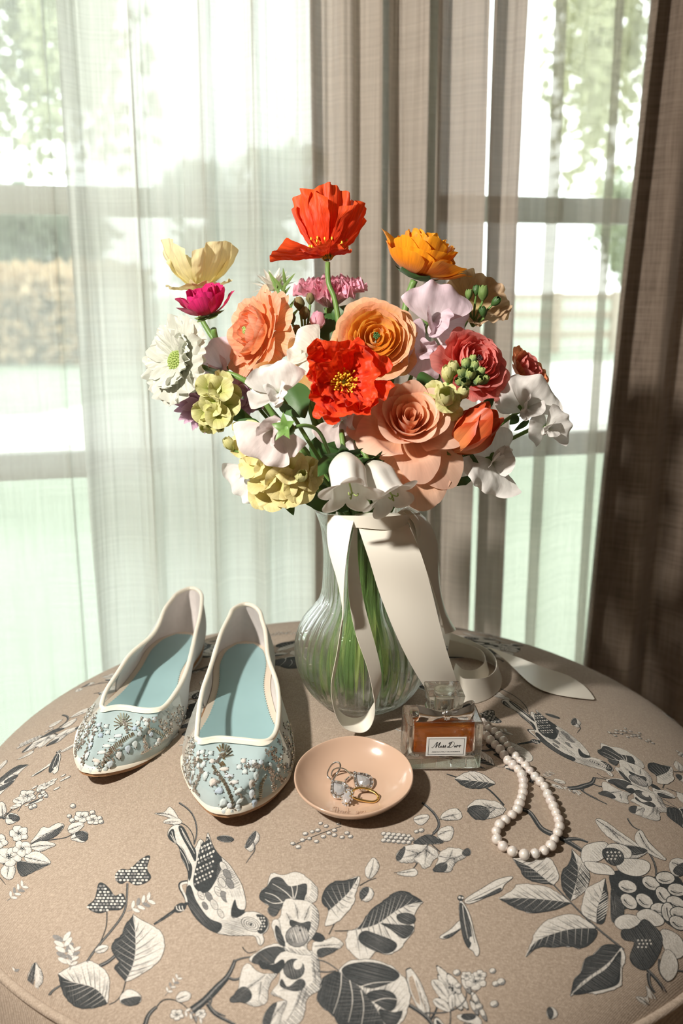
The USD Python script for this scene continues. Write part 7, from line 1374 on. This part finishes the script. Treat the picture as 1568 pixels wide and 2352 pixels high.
S.line([T2(440, 740), T2(520, 800), T2(480, 900)], 6, 5, 2); S.line([T2(600, 730), T2(650, 830), T2(700, 920), T2(760, 1020)], 12, 4, 2)
S.finish()
sl = Shoe('beaded pale blue flat at the left of the pair, turned slightly outwards', (217, 1821), (.114, .998),
          T4([(16, 1640), (38, 1540), (100, 1400), (250, 1170), (400, 950), (560, 810), (700, 680), (800, 500), (870, 330), (975, 190)]), T4([(1010, 150), (1200, 65), (1335, 125)]),
          T4([(1355, 230), (1330, 440), (1280, 640), (1230, 860), (1180, 1060), (1120, 1240), (1040, 1400)]), T4([(960, 1520), (870, 1630), (780, 1680), (600, 1690), (400, 1660), (200, 1650), (60, 1675)]), 32)
sl.prongs, sl.cr = [], []
S = sl
S.flower(*T3(375, 965), 18); S.flower(*T3(890, 445), 16); S.flower(*T3(400, 470), 15)
for x, y, a in ((600, 545, 0), (530, 605, .3), (460, 670, .2), (400, 750, 0), (335, 845, .3)): S.stone(*T3(x, y), .0021, 'navette', a)
for x, y, a in ((810, 640, 1.4), (715, 690, 1.4), (620, 775, 1.5), (500, 885, 1.8), (225, 785, 1.3), (160, 920, 1.4), (265, 660, 1), (275, 570, 1)): S.stone(*T3(x, y), .0029, 'drop', a)
S.bugles([T3(790, 520), T3(680, 590), T3(580, 670), T3(500, 750), T3(450, 830), T3(400, 900)], 24, 9, 1.9)
for k, a in enumerate(np.linspace(-3.6, .2, 12)): S.bugles([T3(665 + 14 * math.cos(a), 400 + 14 * math.sin(a)), T3(665 + 85 * math.cos(a), 405 + 105 * math.sin(a))], 2, 10, 0, False)
S.line([T3(690, 360), T3(700, 430), T3(720, 470)], 8, 6, 4); S.line([T3(925, 560), T3(930, 650), T3(950, 730), T3(1010, 790), T3(1060, 760)], 20, 6, 4); S.line([T3(920, 780), T3(970, 810)], 5, 8, 3)
S.bugles([T3(960, 430), T3(1060, 480), T3(1140, 530), T3(1200, 620)], 14, 6, 1.0)
for x, y in ((940, 350), (1050, 340), (1010, 520), (1100, 600), (1160, 680), (1180, 770), (1165, 440), (1250, 390), (1280, 480), (1350, 540), (1340, 240), (1420, 310), (1240, 300), (1330, 350), (1310, 700), (1260, 590), (1410, 210)): S.stone(*T3(x, y), .0023)
S.line([T3(1150, 350), T3(1200, 480), T3(1260, 580), T3(1230, 700), T3(1180, 760)], 24, 8, 4); S.line([T3(1380, 200), T3(1420, 340), T3(1410, 480), T3(1370, 600), T3(1290, 720)], 26, 7, 4); S.line([T3(1240, 280), T3(1320, 330), T3(1360, 420)], 10, 7, 4); S.line([T3(900, 330), T3(1000, 370), T3(1070, 330)], 8, 6, 2)
for x, y in ((300, 180), (240, 290), (195, 370), (215, 430), (150, 520), (110, 590), (180, 560), (130, 660), (290, 330), (250, 420), (80, 740), (95, 680), (210, 500)): S.stone(*T3(x, y), .0019)
S.line([T3(300, 180), T3(230, 310), T3(170, 440), T3(110, 590), T3(70, 720), T3(60, 830)], 34, 6, 4); S.line([T3(330, 300), T3(270, 410), T3(200, 560), T3(130, 680)], 22, 6, 4); S.line([T3(330, 440), T3(290, 540), T3(250, 630), T3(190, 800), T3(150, 920)], 18, 5, 3)
S.line([T3(480, 740), T3(440, 820), T3(380, 900)], 8, 5, 2); S.line([T3(650, 640), T3(560, 760), T3(480, 850)], 8, 5, 2)
S.finish()
